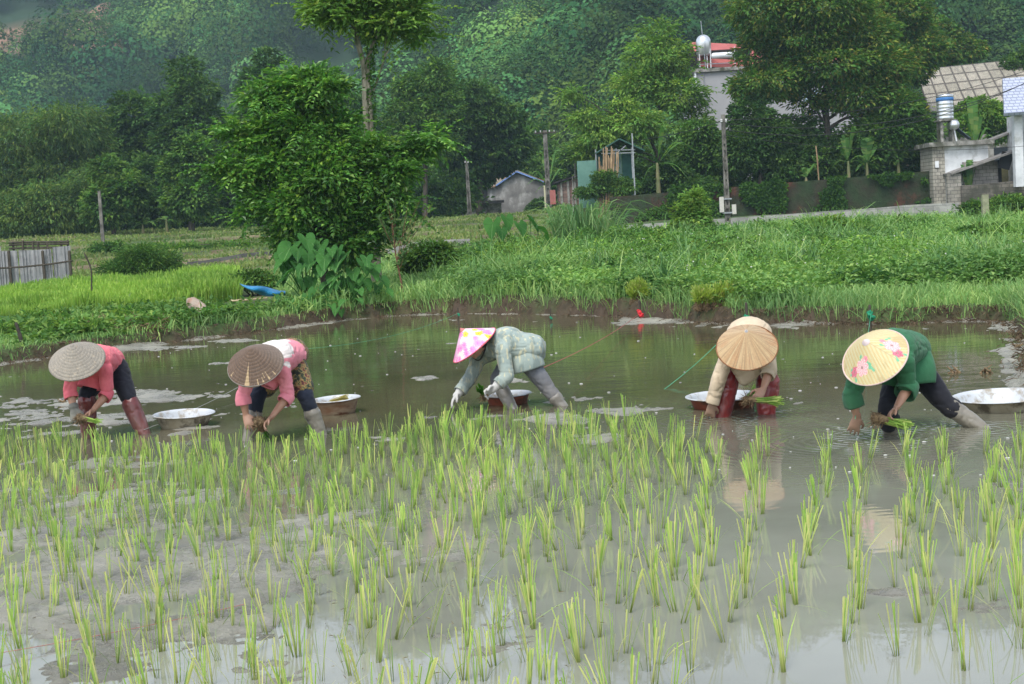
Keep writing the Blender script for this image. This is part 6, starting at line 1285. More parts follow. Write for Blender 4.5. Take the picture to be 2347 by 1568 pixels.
def col_floral(a, r, x, y):
    n = fbm(x * 30, y * 30, None, 1, 3, 25); c = np.outer(.95 + .1 * n, [.72, .45, .60]); c = lerp(c, [.78, .72, .56], sstep(.5, .65, fbm(x * 12, y * 12, None, 1, 3, 27)))
    g = np.random.default_rng(4); fl = []
    for i in range(60):
        an, rr = g.random() * 6.28, .235 * math.sqrt(g.random()) * .97 + .005; k = g.integers(0, 4); fx, fy = rr * math.cos(an), rr * math.sin(an)
        fl.append((fx, fy, g.uniform(.026, .042), (.72, .12, .38), (.78, .36, .58), "spike") if k != 1 else (fx, fy, g.uniform(.02, .032), (.8, .62, .06), (.75, .45, .04), "lily"))
    c = flowers(c, x, y, fl); return lerp(c, [.62, .25, .25], 1 - sstep(.1, .13, r))
def col_tan(a, r, x, y):
    k = np.floor(a / (2 * math.pi) * 64).astype(int); g = np.random.default_rng(8); tone = g.random(64)[k % 64]; n = fbm(np.cos(a) * 40, np.sin(a) * 40, r * 6, 1, 3, 35)
    c = lerp(np.tile([.47, .34, .185], (len(a), 1)), [.36, .21, .095], tone * .85); c = c * (.82 + .36 * n)[:, None]
    f = (a / (2 * math.pi) * 64) % 1; c = np.where((f < .1)[:, None], c * .55, c); c = lerp(c, [.4, .2, .09], sstep(.5, .75, fbm(np.cos(a) * 6, np.sin(a) * 6, r * 3, 1, 3, 37)) * .6 * sstep(.4, 1, r)); return lerp(c, [.55, .42, .28], 1 - sstep(.0, .1, r))
def col_rose(a, r, x, y):
    u, v_ = x * math.cos(.9) + y * math.sin(.9), -x * math.sin(.9) + y * math.cos(.9)
    zg = np.where(((np.abs(u) * 1.0 + v_ * 1.0) * 32 % 1) < .42, 1.0, 0.0); w2 = ((v_ - u * .3) * 330 % 1 < .5) * 1.0
    c = lerp(np.tile([.56, .5, .28], (len(a), 1)), [.52, .33, .12], zg * (.35 + .3 * w2)); n = fbm(x * 14, y * 14, None, 1, 4, 45); c = lerp(c, [.42, .32, .16], sstep(.62, .75, n) * .6)
    c = lerp(c, [.35, .27, .15], sstep(.006, .002, np.abs(u + .01)) * (v_ < 0) * .7 if False else sstep(.004, .002, np.abs(u)) * (v_ < 0) * .6)
    P1, P2, D1, W = (.80, .28, .30), (.62, .12, .18), (.45, .06, .1), (.9, .6, .6)
    fl = []; Lf = ((.12, .4, .22), (.2, .5, .3))
    for (hx_, hy_) in ((1992.6, 839), (1971.8, 823), (1951.5, 855), (1960.9, 867), (2035, 776.6), (2025, 792), (2070, 811), (2056.5, 821), (1997, 845), (1990, 832)): q = HATNEAR(hx_, hy_); fl.append((q[0], q[1], .024, *Lf, "leaf"))
    for (hx_, hy_, rr, kind) in ((1983.3, 823, .019, "s"), (1958.9, 853, .033, "d"), (1975.7, 843, .049, "b"), (2021.8, 781.6, .018, "s"), (2057, 809, .033, "d"), (2044.2, 791.5, .049, "b")):
        q = HATNEAR(hx_, hy_); fl.append((q[0], q[1], rr, {"b": W, "d": (.7, .25, .32), "s": (.85, .4, .42)}[kind], {"b": P1, "d": D1, "s": P2}[kind], "rose"))
    return flowers(c, x, y, fl, 6)

M_pinkA = cloth("pink_shirt", (.78, .19, .22), (.66, .13, .17)); M_pinkB = cloth("pale_pink_shirt", (.78, .28, .33), (.7, .22, .28)); M_whitec = cloth("white_cloth", (.68, .63, .6), (.56, .5, .47), mud=.1)
def camo(t, col, v):
    mp = N_(t, "ShaderNodeMapping"); mp.inputs["Rotation"].default_value = (.4, .7, .5); mp.inputs["Scale"].default_value = (1, 1, .28); t.links.new(v, mp.inputs[0])
    n = noise(t, 30, 3, mp.outputs[0], .5); f = ramp(t, n.outputs[0], [(.56, (0, 0, 0)), (.60, (1, 1, 1))]).outputs[0]; c = mixc(t, f, col, (.48, .47, .33))
    n2 = noise(t, 14, 3, mp.outputs[0], .5); return mixc(t, ramp(t, n2.outputs[0], [(.55, (0, 0, 0)), (.6, (.5, .5, .5))]).outputs[0], c, (.13, .17, .16))
M_camo = cloth("faded_patterned_jacket", (.33, .39, .35), (.24, .30, .28), mud=.3, pattern=camo)
def batik(t, col, v):
    n = noise(t, 22, 5, v, .7); return ramp(t, n.outputs[0], [(.38, (.02, .025, .02)), (.47, (.05, .07, .04)), (.53, (.35, .25, .09)), (.58, (.12, .02, .03)), (.68, (.03, .03, .02))]).outputs[0]
M_batik = cloth("patterned_shorts", (.1, .1, .05), pattern=batik, mud=.1)
M_beige = cloth("beige_jacket", (.56, .46, .33), (.5, .4, .28)); M_green = cloth("green_jacket", (.035, .15, .07), (.025, .11, .05), mud=.15)
M_black = cloth("black_leggings", (.012, .014, .022), (.008, .009, .015), mud=.05); M_navy = cloth("navy_leggings", (.012, .018, .035), (.008, .012, .024), mud=.06); M_greytr = cloth("grey_trousers", (.15, .165, .19), (.1, .11, .13), mud=.6); M_brown = cloth("dark_brown_trousers", (.06, .045, .045), (.04, .03, .03))
def bootm(name, c, c2, mud): 
    m_ = cloth(name, c, c2, .28, mud); b = m_.node_tree.nodes["Principled BSDF"]; b.inputs["Specular IOR Level"].default_value = .7; return m_
M_redb = bootm("red_rubber_boot", (.15, .012, .012), (.1, .007, .008), .3); M_redb2 = bootm("bright_red_rubber_boot", (.26, .008, .012), (.16, .005, .008), .06); M_greyb = bootm("mud_coated_boot", (.2, .19, .155), (.13, .12, .095), .6); M_stock = bootm("mud_grey_stocking", (.17, .165, .15), (.12, .115, .1), .5)
M_glovegrey = cloth("grey_glove", (.24, .24, .21), (.16, .16, .14), mud=.4); M_glovewhite = cloth("white_sleeve_glove", (.62, .62, .6), (.5, .5, .48), mud=.5)
M_rimred = surf("rim_red", (.5, .08, .12), (.6, .12, .16), 9, bmp=0); M_rimbrown = surf("rim_brown", (.16, .07, .03), (.24, .12, .06), 9, bmp=0); M_rimpink = surf("rim_pinkish", (.5, .38, .34), (.58, .45, .4), 9, bmp=0); M_rimgrey = surf("rim_grey", (.16, .14, .12), (.24, .22, .19), 9, bmp=0)
M_tipw = surf("tip_grey", (.45, .45, .46), (.55, .55, .56), 5, bmp=0); M_tippink = surf("tip_pink_fabric", (.6, .5, .5), (.66, .56, .55), 5, bmp=.1)
H_ = {"L": {"curl": .5}, "R": {"curl": .6}}
p1, J1 = person(dict(Y=13.2, seed=1, label="person in coral pink shirt and red boots bending under a grey conical hat",
  J=dict(pelvis=(240, 828, .27), chest=(215, 826, -.05), neck=(193, 836, -.2), shL=(168, 850, -.18), elL=(160, 897, -.2), wrL=(170, 938, -.24), handL=(174, 964, -.27), shR=(240, 842, -.12), elR=(246, 903, -.1), wrR=(212, 942, -.24), handR=(193, 956, -.3),
         hipL=(236, 850, .22), knL=(200, 904, .0), anL=(203, 1008, .0), hipR=(270, 846, .25), knR=(295, 912, .1), anR=(328, 993, .05)),
  hat=(176.6, 827.3, -.36, (-12, -36), .47), hatcol=col_grey, hatmat=M_hatleaf, ridge=.003, rim=(M_rimgrey, .004), hands={"L": {"curl": .55, "side": (1, -.2, -.2)}, "R": {"curl": .6, "side": (0, -1, .3)}},
  shirt=dict(mat=M_pinkA, cuff={"L": .2, "R": .12}, extra=[[(222, 840, -.0, .14, .11), (210, 868, -.02, .11, .07)]], hem=[[(220, 845, .02, .13, .10), (211, 868, -.02, .115, .075), (205, 890, -.05, .11, .06)]], sleeve=.055), trousers=dict(mat=M_black, below={"L": .05, "R": .05}, r=.088), boots=dict(mat=M_redb, top={"L": .06, "R": .06}, r=.070, fold=.009), gloves={"L": (M_glovegrey, .12)}))
p2, J2 = person(dict(Y=12.45, seed=2, label="person in pale pink shirt and patterned shorts bending under a worn brown conical hat",
  J=dict(pelvis=(655, 815, .27), chest=(628, 820, -.05), neck=(603, 838, -.2), shL=(574, 853, -.2), elL=(556, 908, -.2), wrL=(564, 952, -.2), handL=(573, 980, -.24), shR=(648, 840, -.15), elR=(660, 908, -.12), wrR=(622, 957, -.24), handR=(606, 974, -.28),
         hipL=(636, 848, .2), knL=(592, 905, .0), anL=(570, 1012, -.05), hipR=(676, 846, .22), knR=(702, 912, .05), anR=(734, 995, .05)),
  hat=(585.9, 836.6, -.36, (-12.5, -36), .45), hatcol=col_brown, hatmat=M_hatleaf, ridge=.0035, rim=(M_rimgrey, .004), hands={"L": {"curl": .4, "side": (1, -.2, -.2)}, "R": {"curl": .7, "side": (0, -1, .3)}},
  shirt=dict(mat=M_pinkB, cuff={"L": .2, "R": .1}, roll=.016, rollw=.07, extra=[[(636, 845, -.05, .13, .1), (618, 870, -.08, .08, .05)]], hem=[[(630, 850, -.03, .12, .09), (618, 870, -.07, .09, .06), (610, 886, -.1, .07, .04)]], sleeve=.055,
             patch=("b", M_whitec, lambda c, no, q: (no[:, 2] > .12) & (np.abs((c - q["ch"]) @ q["lat"]) < .15 + .015 * np.sin(c[:, 1] * 30)) & ((c - q["pel"]) @ q["back"] > -.16) & ((c - q["nk"]) @ q["back"] < .03) & (c[:, 2] > q["pel"][2] - .2))),
  trousers=dict(mat=M_navy, below={"L": .16, "R": .13}, r=.082), shorts=dict(mat=M_batik, len=.62), boots=dict(mat=M_greyb, top={"L": .17, "R": .14}, r=.062)))
p3, J3 = person(dict(Y=13.6, seed=3, label="person in grey green jacket reaching down side on under a pink flowered hat",
  J=dict(pelvis=(1192, 800, .02), chest=(1160, 788, .0), neck=(1122, 796, -.0), shL=(1098, 822, .14), elL=(1078, 866, .1), wrL=(1050, 903, .02), handL=(1034, 925, -.02), shR=(1152, 800, -.17), elR=(1162, 862, -.22), wrR=(1134, 889, -.25), handR=(1112, 902, -.28),
         hipL=(1170, 826, .12), knL=(1140, 872, .1), anL=(1174, 935, -.05), hipR=(1208, 824, -.03), knR=(1252, 886, -.05), anR=(1288, 930, -.08)),
  hat=(1087, 791, -.08, (-30.5, -37), .47), hatcol=col_floral, hatmat=M_hatsatin, rim=(M_rimred, .005), tip=(surf("tip_red", (.42, .14, .14), (.5, .2, .2), 8), .03), face=np.array([-.7, -.2, -1.0]), toe=(-1, -.2), hands={"L": {"curl": .35, "side": (0, -1, .2), "palm": (.6, 0, -1)}, "R": {"curl": .6, "side": (0, -.6, .8), "palm": (0, .5, -1)}},
  shirt=dict(mat=M_camo, fold=.006, cuff={"L": .72, "R": .55}, sleeve=.064, roll=.006, thick=1.12, below=.10, flut=.03, extra=[[(1180, 800, 0, .15, .13), (1176, 822, 0, .13, .11)], [(1140, 798, 0, .14, .12), (1138, 820, 0, .11, .09)]], hem=[[(1176, 796, .0, .155, .135), (1194, 812, .0, .165, .15), (1204, 830, -.01, .17, .16), (1209, 846, -.01, .165, .165)]]),
  trousers=dict(mat=M_greytr, waist=.03, below={"L": .1, "R": .12}, r=.085), boots=dict(mat=M_stock, top={"L": .12, "R": .13}, r=.058), gloves={"L": (M_glovewhite, .22), "R": (M_glovewhite, .3)}))
p4, J4 = person(dict(Y=12.2, seed=4, label="person in beige jacket and shiny red boots under a ribbed straw coloured hat",
  J=dict(pelvis=(1718, 766, .34), chest=(1717, 770, .0), neck=(1714, 798, -.16), shL=(1674, 798, -.08), elL=(1648, 868, -.12), wrL=(1632, 926, -.1), handL=(1626, 957, -.08), shR=(1758, 798, -.08), elR=(1763, 852, -.15), wrR=(1748, 894, -.27), handR=(1737, 911, -.32),
         hipL=(1692, 800, .3), knL=(1668, 862, .04), anL=(1654, 955, 0), hipR=(1744, 800, .3), knR=(1760, 868, .05), anR=(1757, 947, 0)),
  hat=(1712.3, 796, -.36, (-2, -38), .475), hatcol=col_tan, hatmat=M_hatvarn, rim=(M_rimbrown, .005), tip=(M_tipw, .013), hands={"L": {"curl": .35, "side": (1, -.2, 0)}, "R": {"curl": .75, "side": (-1, -.3, .2), "palm": (-.2, .6, -1)}},
  shirt=dict(mat=M_beige, cuff={"L": .85, "R": .15}, sleeve=.06, roll=.006, thick=1.06, extra=[[(1712, 800, .0, .15, .10), (1709, 850, -.05, .12, .04), (1703, 882, -.08, .02, .015)]]),
  trousers=dict(mat=M_brown, below={"L": .0, "R": .0}, r=.088), boots=dict(mat=M_redb2, top={"L": .03, "R": .02}, r=.083, fold=.01)))
p5, J5 = person(dict(Y=10.8, seed=5, label="person in dark green jacket under a yellow hat printed with pink roses",
  J=dict(pelvis=(2074, 803, .2), chest=(2045, 802, -.1), neck=(2022, 822, -.27), shL=(1972, 852, -.28), elL=(1952, 905, -.25), wrL=(1964, 956, -.22), handL=(1955, 990, -.2), shR=(2072, 822, -.25), elR=(2080, 890, -.2), wrR=(2054, 936, -.32), handR=(2036, 953, -.36),
         hipL=(2064, 850, .15), knL=(2036, 935, -.12), anL=(2042, 992, 0), hipR=(2108, 850, .2), knR=(2166, 924, .12), anR=(2248, 982, .05)),
  hat=(2006, 818.9, -.45, (-25, -40), .465), hatcol=col_rose, hatmat=M_hatsatin, rim=(M_rimpink, .006), tip=(M_tippink, .028), hands={"L": {"curl": .3, "side": (1, -.2, 0), "spread": .2}, "R": {"curl": .75, "side": (-.3, -1, .3), "palm": (-.5, .3, -1)}},
  shirt=dict(mat=M_green, cuff={"L": .2, "R": .05}, sleeve=.064, roll=.016, rollw=.09, thick=1.08, extra=[[(2045, 845, -.1, .16, .08), (2035, 880, -.08, .13, .05)]], hem=[[(2074, 806, .15, .165, .135), (2084, 828, .13, .17, .14), (2092, 856, .1, .165, .14), (2097, 884, .08, .145, .12)]]),
  trousers=dict(mat=M_black, below={"L": .12, "R": .06}, r=.09, roll=True), boots=dict(mat=M_greyb, top={"L": .1, "R": .06}, r=.062)))

# ================================================================ THINGS AROUND THE PEOPLE
M_enamel = surf("white_enamel", (.42, .45, .48), (.52, .55, .57), 3, rough=.35, bmp=0, c3=(.3, .27, .22), scale2=9)
M_rusty = surf("rusty_enamel", (.16, .07, .03), (.34, .28, .2), 3, c3=(.1, .035, .018), scale2=4, vs=(1, 1, 2.5), rough=.6, bd=.005); M_tanen = surf("mud_tan_enamel", (.3, .26, .18), (.45, .41, .32), 4, c3=(.12, .1, .07), scale2=7, rough=.6, bd=.005); M_redrust = surf("red_brown_enamel", (.17, .04, .02), (.28, .08, .045), 3, c3=(.07, .035, .02), scale2=5, rough=.5, bd=.005)
def basin(label, px, py_rim, w_px, Y, h, mat, tilt=(0, 0)):
    Rr = w_px / 2 * Y / F; c = P(px, py_rim, Y); t = thing("enamel_basin", [c[0], c[1], c[2] - h], label, "basin", "enamel basins floating by the planters")
    tx, ty = tilt; ax = nrm((tx, ty, 1))
    out = [(Rr * .62, -h), (Rr * .7, -h * .9), (Rr * .8, -h * .5), (Rr * .88, -h * .12), (Rr * .9, -.006), (Rr * .97, 0), (Rr, -.004), (Rr, .002), (Rr * .97, .006)]
    inn = [(Rr * .97, .006), (Rr * .89, -.002), (Rr * .86, -h * .12), (Rr * .78, -h * .5), (Rr * .67, -h * .86), (Rr * .58, -h * .94), (.001, -h * .95)]
    mb = MB(); V, Fs = lathe([(.001, -h)] + out[:6], 64, c, ax); mb.add(V, Fs); mb.build("bowl", mat, t, True)
    mb = MB(); V, Fs = lathe(out[5:] + inn, 64, c, ax); mb.add(V, Fs); mb.build("lining", M_enamel, t, True); return c, Rr
basin("enamel basin with a mud spotted rim floating between the two pink shirted people", 421.5, 948, 143, 13.6, .15, M_tanen, (.02, -.03))
cB2, rB2 = basin("enamel basin with a rust brown side just behind the person in patterned shorts", 769, 914, 116, 13.95, .17, M_rusty, (-.03, -.02))
basin("reddish brown enamel basin half hidden by the legs of the person in the flowered hat", 1163, 903, 112, 13.95, .16, M_redrust, (-.02, -.02))
cB4, rB4 = basin("wide reddish enamel basin behind the person in red boots and beige jacket", 1658, 907, 176, 12.8, .16, M_redrust, (.0, -.02))
basin("large white lined basin with a muddy grey side cut by the view edge", 2295, 907, 226, 11.75, .17, M_tanen, (-.03, -.02))

def bundle(root_p, tip_p, label, n=70, spread=.07, r0=.02, name="seedling_bundle", mat=None, roots=True, group=None, wl=.006):
    a, b_ = np.asarray(root_p, float), np.asarray(tip_p, float); d = b_ - a; L = np.linalg.norm(d)
    t = thing(name, a, label, "seedling bundle", group)
    p = a + rv(n) * r0 * .8; e = b_ + rv(n) * spread * (rng.random((n, 1)) ** .5) - d * (rng.random((n, 1)) * .22); mid = (p + e) / 2 + rv(n) * .008 - (e - b_) * .22
    nn = rv(n); s = np.cross(e - p, nn); s /= np.linalg.norm(s, axis=1)[:, None]; W = wl * .5
    V = np.stack([p - s * W * .6, p + s * W * .6, mid + s * W, mid - s * W, e + s * W * 1.2, e - s * W * 1.2], 1).reshape(-1, 3); bb = np.arange(n)[:, None] * 6
    mb = MB(); mb.add(V, np.concatenate([bb + [0, 1, 2, 3], bb + [3, 2, 4, 5]])); mb.build("leaves", mat or G_seed, t)
    if roots:
        k = 90; q = a + rv(k) * r0; V, Fq = leaves(q, -np.tile(nrm(d), (k, 1)) * .8 + rv(k) * .9 + [0, 0, -.4], rv(k), .06 * (.5 + rng.random(k)), .006); mb = MB(); mb.add(V, Fq)
        V, Fs, Nn = remesh([tube([a - nrm(d) * r0 * .5, a + nrm(d) * .05], [r0 * 1.2, r0 * .8], 10)], .006, 1); V = V + Nn * ((fbm(V[:, 0], V[:, 1], V[:, 2], 90, 3, 2) - .5) * .02)[:, None]; mb.add(V, Fs); mb.build("roots", M_dead, t)
    return t
G_dk = leafmat("seedling_dark", (.03, .12, .015), (.06, .2, .02), (.12, .28, .03), big=4)
bundle(P(187, 958, 12.85), P(232, 968, 12.8), "small muddy bundle of seedlings gripped by the person in the coral shirt", 40, .035, .03)
bundle(P(597, 972, 12.2), P(614, 1005, 12.3), "dry rooty bundle of seedlings between the hands of the person in patterned shorts", 26, .03, .042, mat=G_dk)
bundle(P(1108, 906, 13.3), P(1098, 886, 13.15), "dark green bundle of seedlings held by the person in the flowered hat", 60, .04, .022, mat=G_dk, wl=.009)
bundle(P(1716, 916, 11.85), P(1792, 921, 11.9), "thick fresh bundle of seedlings held flat by the person in the beige jacket", 120, .05, .028)
bundle(P(2014, 960, 10.4), P(2084, 974, 10.4), "bundle of seedlings with brown roots held by the person in the green jacket", 120, .045, .035)
bundle(P(1712, 915, 12.7), P(1738, 885, 12.7), "bright bundle of seedlings leaning in the basin behind the red boots", 80, .04, .03, roots=False)
bundle(cB2 + [-.05, 0, -.03], cB2 + [.12, .02, .01], "wilted yellow bundle of seedlings lying in the rust brown basin", 50, .04, .03, mat=leafmat("wilted", (.4, .32, .1), (.5, .42, .16), (.55, .5, .2)), roots=False)
GB = "seedling bundles stacked on the bank"
for lab, x0, y0, x1, y1 in (("upright bundle of seedlings at the back of the stack beside the red bag stake", 1452, 690, 1452, 663), ("upright bundle of seedlings on the near side of the stack by the red bag stake", 1475, 690, 1478, 666), ("topmost bundle of the small stack of seedlings by the red bag stake", 1462, 680, 1462, 655),
     ("bundle of seedlings standing furthest from the shore stakes in the long heap", 1600, 700, 1600, 672), ("second bundle of seedlings in the long heap on the bank", 1618, 702, 1622, 674), ("bundle of seedlings slumped at the middle of the long heap", 1640, 702, 1646, 668), ("bundle of seedlings lying flat at the low end of the heap", 1655, 700, 1700, 712), ("tall bundle of seedlings leaning above the flat ones in the heap", 1655, 692, 1668, 664), ("loose bundle of seedlings fallen before the dark stake", 1650, 708, 1690, 700)):
    Yq = 24.95 if x0 < 1500 else 22.7; a = P(x0, y0, Yq); b_ = P(x1, y1, Yq - .1); a[2] = max(a[2], g1(a[0], a[1]) + .02)
    bundle(a, b_ + [0, 0, .04], lab, 220, .15, .06, mat=leafmat("bank_bundle", (.28, .42, .07), (.42, .54, .12), (.6, .6, .26)) if "bank_bundle" not in bpy.data.materials else bpy.data.materials["bank_bundle"], roots=True, group=GB, wl=.016)
# stakes with net bags, and lines
M_net = surf("green_net", (.01, .16, .08), (.02, .24, .12), 60, bd=.01); M_rednet = surf("red_net", (.5, .02, .03), (.62, .04, .05), 60, bd=.01)
def stake(label, px, py0, py1, Y, mat_bag=None, bag_y=None, r=.02):
    bs = .8 if r > .015 else .4
    base = P(px, py0, Y); top = P(px - 2, py1, Y); t = thing("shore_stake", base, label, "stake", "stakes along the far shore")
    mb = MB(); V, Fs = tube([base - [0, 0, .1], (base + top) / 2, top], [r, r * .95, r * .9], 8); mb.add(V, Fs); mb.build("post", M_bark, t, True)
    if mat_bag:
        c = P(px, bag_y, Y - .05); V, Fs, Nn = remesh([ell(c, (.045 * bs, .04 * bs, .07 * bs)), ell(c + [.03 * bs, 0, -.04 * bs], (.045 * bs, .04 * bs, .05 * bs)), ell(c + [-.03 * bs, 0, .03 * bs], (.03 * bs, .03 * bs, .05 * bs))], .01, 1); V = V + Nn * ((fbm(V[:, 0], V[:, 1], V[:, 2], 34, 3, 2) - .5) * .07 * bs)[:, None]; mb = MB(); mb.add(V, Fs); o_ = mb.build("net_bag", mat_bag, t)
    return top
tR = stake("dark stake on the shore with a red net bag tied to it", 1467, 728, 690, 24.2, M_rednet, 718)
tG = stake("stake in the water's edge with a green net bag beyond the green jacketed person", 1995, 756, 701, 19.6, M_net, 722)
stake("dark stake standing behind the person in the beige jacket", 1712, 728, 696, 21.5, M_net, 731, .022)
tA = stake("thin stake with a small green knot nearest the red bag stake", 1263, 742, 708, 25.0, M_net, 729, .012)
tB = stake("thin stake with a small green knot furthest along towards the taro", 1051, 738, 706, 25.6, M_net, 721, .012)
M_gs_ = surf("green_twine", (.06, .3, .16), (.1, .4, .22), 5, bmp=0); M_ps_ = surf("pink_twine", (.34, .09, .08), (.42, .14, .12), 5, bmp=0); M_pale = surf("pale_twine", (.3, .33, .3), (.4, .42, .38), 5, bmp=0)
wire("green planting line tied to the stake beyond the green jacketed person", P(1996, 720, 19.6), P(1960, 960, 10.4), .02, .003, M_gs_, "string_line", "string", 6)
wire("green planting line slanting over the water up to the beige jacketed person", P(1505, 905, 14.2), P(1642, 790, 15.5), .02, .0035, M_gs_, "string_line", "string", 6)
wire("pink planting line running from the red bag stake to the flowered hat person", P(1462, 722, 24.2), P(1240, 845, 13.9), .05, .004, M_ps_, "string_line", "string", 10)
wire("pink planting line lying low across the near mud", PZ(560, 1385, .02), PZ(-20, 1500, .03), .01, .0012, M_ps_, "string_line", "string", 10)
wire("pale green line leading from the thin stake across the dark water", P(1051, 718, 25.6), P(700, 800, 18), .1, .0022, M_gs_, "string_line", "string", 10)
wire("pale thin line stretched low between the two pink shirted people", PZ(330, 985, .05), PZ(545, 888, .08), .02, .0025, M_pale, "string_line", "string", 10)
# foam flecks and bits of debris
n = 190; PX, PY = rng.uniform(0, 2347, n), 760 + 330 * rng.random(n) ** 1.1; mb = MB(); kk = 0
for i in range(n):
    q = PZ(PX[i], PY[i], .003)
    if sdist([q[0]], [q[1]])[0] > -.15: continue
    r_ = rng.uniform(.004, .012); V, Fs = ell(q, (r_ * rng.uniform(.8, 1.8), r_, r_ * .5), None, 7, 4); mb.add(V, Fs)
tag(mb.build("foam", surf("foam_white", (.42, .43, .4), (.6, .6, .57), 9, rough=.3, bmp=0), None, True), "small white foam flecks floating on the dark water", "foam", kind="stuff")
for i, (x, y, Y0) in enumerate(((2262, 855, 0), (2190, 855, 0), (150, 925, 0), (2330, 800, 0))): 
    q = PZ(x, y, .0); mb = MB()
    for k in range(5): V, Fs = tube([q + rv(1)[0] * [.06, .06, 0], q + rv(1)[0] * [.05, .05, .02] + [0, 0, .03], q + rv(1)[0] * [.08, .05, 0] + [0, 0, .08 * rng.random()]], [.012, .009, .004], 6); mb.add(V, Fs)
    tag(mb.build("dead_stubble", M_dead), ["bent brown stalks rising from the water behind the green jacketed person", "brown stub floating short of the shore behind the green jacket", "brown twig lying on the mud by the grey hatted person", "brown stalks at the muddy pond corner"][i], "dead stalks")

n = 520; X, Y, px = scat(n, -60, 1500, 5.2, 14, 1.3); kz = rng.random(n); V, Fq = leaves(np.stack([X, Y, np.full(n, .012)], 1), rv(n) * [1, 1, .25], rv(n) * .3 + [0, 0, 1], rng.uniform(.01, .045, n), rng.uniform(.002, .006, n)); mb = MB(); mb.add(V, Fq)
tag(mb.build("leaf_litter", surf("litter", (.09, .07, .04), (.32, .27, .14), 3, bmp=0)), "scraps of dead leaf and straw lying on the mud and floating on the water", "debris", kind="stuff")
# ================================================================ RICE SEEDLINGS
def clump():
    n = rng.integers(6, 10); H0 = rng.uniform(.17, .23); az0 = rng.random() * 3.14; V_, F_ = [], []; mb = MB(); ln0 = rng.normal(size=2) * .13
    for i in range(n):
        st = i > n - rng.integers(1, 4); h = H0 * rng.uniform(.82, 1.05) * (.85 if st else 1); wd = rng.uniform(.004, .0066) * (.55 if st else 1)
        b0 = np.array([rng.normal() * .006, rng.normal() * .006, -.06]); ld = np.array([ln0[0], ln0[1]]) + (rng.normal(size=2) * (.34 if st else .09)) + np.array([math.cos(az0), math.sin(az0)]) * (i / n - .5) * .2
        az = az0 + rng.normal() * .5; s = np.array([math.cos(az), math.sin(az), 0]); bend = rng.uniform(.5, 2.2) if st else rng.uniform(-.1, .25)
        k = 6; tt = np.linspace(0, 1, k); pts = b0 + np.outer(tt, [0, 0, h + .06]) + np.outer(tt + bend * tt ** 3 * (.6 if st else 1), np.array([ld[0], ld[1], 0])) * h
        if st: pts[:, 2] -= (tt ** 3) * h * min(.5, bend * .2)
        wv_ = np.array([.55, .8, 1, 1, 1, .95 if not st else .1]) * wd * .5; V = np.vstack([pts - s * wv_[:, None], pts + s * wv_[:, None]]); q = np.arange(k - 1); mb.add(V, np.stack([q, q + 1, q + 1 + k, q + k], 1))
    return mb
protos = []
G_stem = G_seed
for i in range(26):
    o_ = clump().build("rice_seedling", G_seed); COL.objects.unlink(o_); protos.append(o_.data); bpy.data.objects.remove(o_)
# rows of planting: denser towards the left and middle, single open rows on the right
pts = []
def ok(x, y):
    q = [(x, y)]
    return True
def add_pt(X, Y): pts.append((X, Y))
back = [(-400, 1030), (0, 1020), (300, 1035), (560, 1040), (760, 1030), (900, 1000), (960, 975), (1100, 965), (1200, 985), (1330, 965), (1440, 975), (1560, 1000), (1700, 1020), (1800, 1010), (1900, 1020), (2100, 1045), (2250, 1020), (2700, 1030)]
bx, by = np.array(back).T
def inside(X, Y):
    px = CX + (X / Y * F); py = 510 - (px - CX) * math.tan(ROLL) + CAMZ * F / Y; return py > np.interp(px, bx, by), px, py
Yr = 4.9
while Yr < 14.5:
    dx = .135
    xs = np.arange(-6.5, 6.5, dx) + rng.uniform(-.03, .03)
    for X in xs:
        x = X + rng.normal() * .022 + .012 * (Yr - 5); y = Yr + rng.normal() * .03
        o1, px, py = inside(x, y)
        if not o1 or px < -160 or px > 2500: continue
        if px > 1500 + 60 * math.sin(y * 2) and rng.random() < sstep(1350, 1700, np.array([px]))[0] * .97: continue
        if px < 1200 and rng.random() < .06: continue
        if rng.random() < (.32 if Yr < 8.5 else .14): continue
        add_pt(x, y)
    Yr += .165 + .012 * rng.normal()
# the open rows on the right follow the planting lines
for line in ([(1900, 1045), (1885, 1120), (1850, 1250), (1800, 1440), (1770, 1560)], [(1985, 1050), (1970, 1130), (1958, 1230), (1960, 1330), (1958, 1480)], [(2070, 1030), (2085, 1110), (2090, 1150), (2070, 1260), (2060, 1360)], [(2165, 1030), (2172, 1080), (2185, 1160), (2230, 1300), (2215, 1420), (2190, 1560)],
             [(2260, 1040), (2285, 1090), (2270, 1190), (2265, 1270), (2290, 1380)], [(2340, 1010), (2350, 1080), (2330, 1240), (2335, 1350), (2345, 1500)], [(1740, 1040), (1725, 1130), (1740, 1200), (1700, 1300), (1690, 1400), (1640, 1510)], [(1640, 1060), (1620, 1160), (1630, 1280), (1560, 1420), (1480, 1540)], [(2120, 1140), (2110, 1260), (2130, 1430), (2040, 1540)]):
    q = np.array([PZ(a, b_)[:2] for a, b_ in line]); L = np.concatenate([[0], np.cumsum(np.hypot(*np.diff(q, axis=0).T))]); s_ = 0
    while s_ < L[-1]:
        x, y = np.interp(s_, L, q[:, 0]), np.interp(s_, L, q[:, 1]); add_pt(x + rng.normal() * .02, y); s_ += rng.uniform(.17, .3)
pts = np.array(pts)
keep = np.ones(len(pts), bool)
for c_ in (J1, J2, J3, J4, J5):
    for k in ("anL", "anR"): keep &= np.hypot(pts[:, 0] - c_[k][0], pts[:, 1] - c_[k][1]) > .14
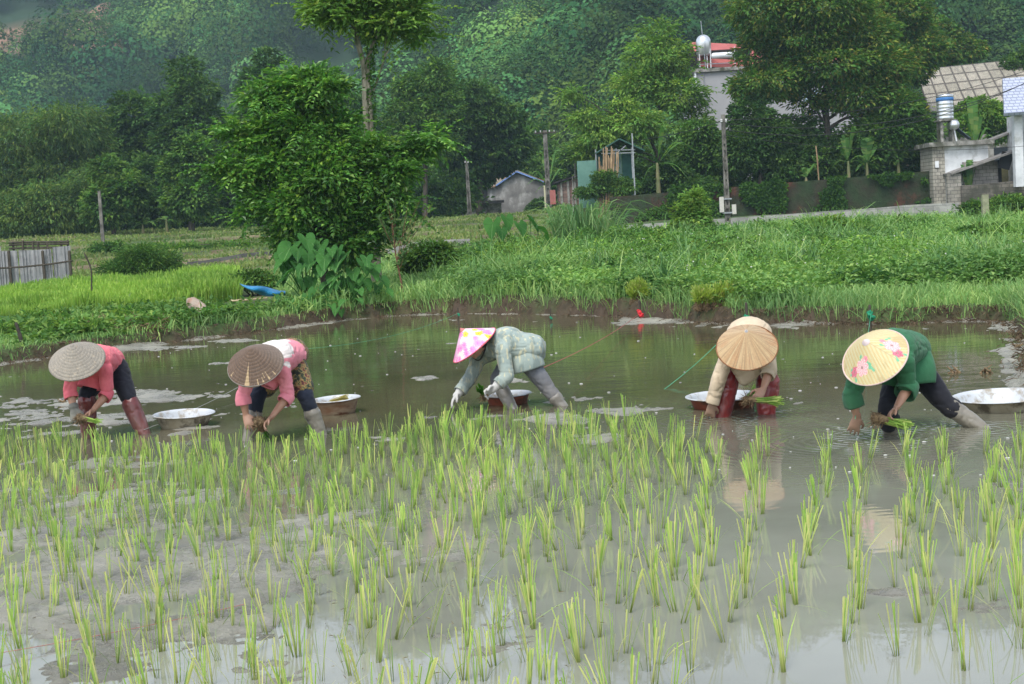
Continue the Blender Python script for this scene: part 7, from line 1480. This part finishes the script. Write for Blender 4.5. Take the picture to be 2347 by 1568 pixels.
pts = pts[keep]; pts = pts[np.argsort(pts[:, 1])]
dn = []   # drop near duplicates
for q in pts:
    if all((q[0] - r_[0]) ** 2 + (q[1] - r_[1]) ** 2 > .0081 for r_ in dn[-40:]): dn.append(q)
pts = np.array(dn); print("seedlings", len(pts))
_, PXs, PYs = inside(pts[:, 0], pts[:, 1]); vis = (PXs > -30) & (PXs < 2380)
near = [i for i in range(len(pts)) if vis[i]][:300]; ns = set(near); far = [i for i in range(len(pts)) if i not in ns]
for i in near:
    o_ = bpy.data.objects.new("rice_seedling", protos[rng.integers(len(protos))]); COL.objects.link(o_); o_.location = (pts[i, 0], pts[i, 1], 0); o_.rotation_euler = (0, 0, rng.random() * 6.28); s_ = rng.uniform(.85, 1.15); o_.scale = (s_, s_, s_ * rng.uniform(.92, 1.08))
    tag(o_, "bright green clump of newly planted rice seedlings standing in the near shallow water", "rice seedling", "newly planted rice seedlings in the near rows")
mb = MB()
for i in far:
    me = protos[rng.integers(len(protos))]; V = np.empty(len(me.vertices) * 3, np.float32); me.vertices.foreach_get("co", V); V = V.reshape(-1, 3) * rng.uniform(.8, 1.08); a = rng.random() * 6.28; V = V @ np.array([[math.cos(a), math.sin(a), 0], [-math.sin(a), math.cos(a), 0], [0, 0, 1]]) + [pts[i, 0], pts[i, 1], 0]
    f = np.empty(len(me.loops), np.int32); me.loops.foreach_get("vertex_index", f); mb.add(V, f.reshape(-1, 4))
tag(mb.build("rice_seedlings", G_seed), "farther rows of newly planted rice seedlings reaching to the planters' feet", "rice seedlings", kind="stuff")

# ================================================================ HAZE
bx_ = bpy.data.meshes.new("haze"); V, Fq = box((0, 395, 80), (900, 830, 210)); 
mb = MB(); mb.add(V, Fq); m_, t_, o = newmat("haze_air"); pv = N_(t_, "ShaderNodeVolumePrincipled"); pv.inputs["Color"].default_value = (.58, .80, .95, 1); pv.inputs["Density"].default_value = HAZE
t_.links.new(pv.outputs[0], o.inputs["Volume"]); tag(mb.build("haze", m_), kind="stuff")
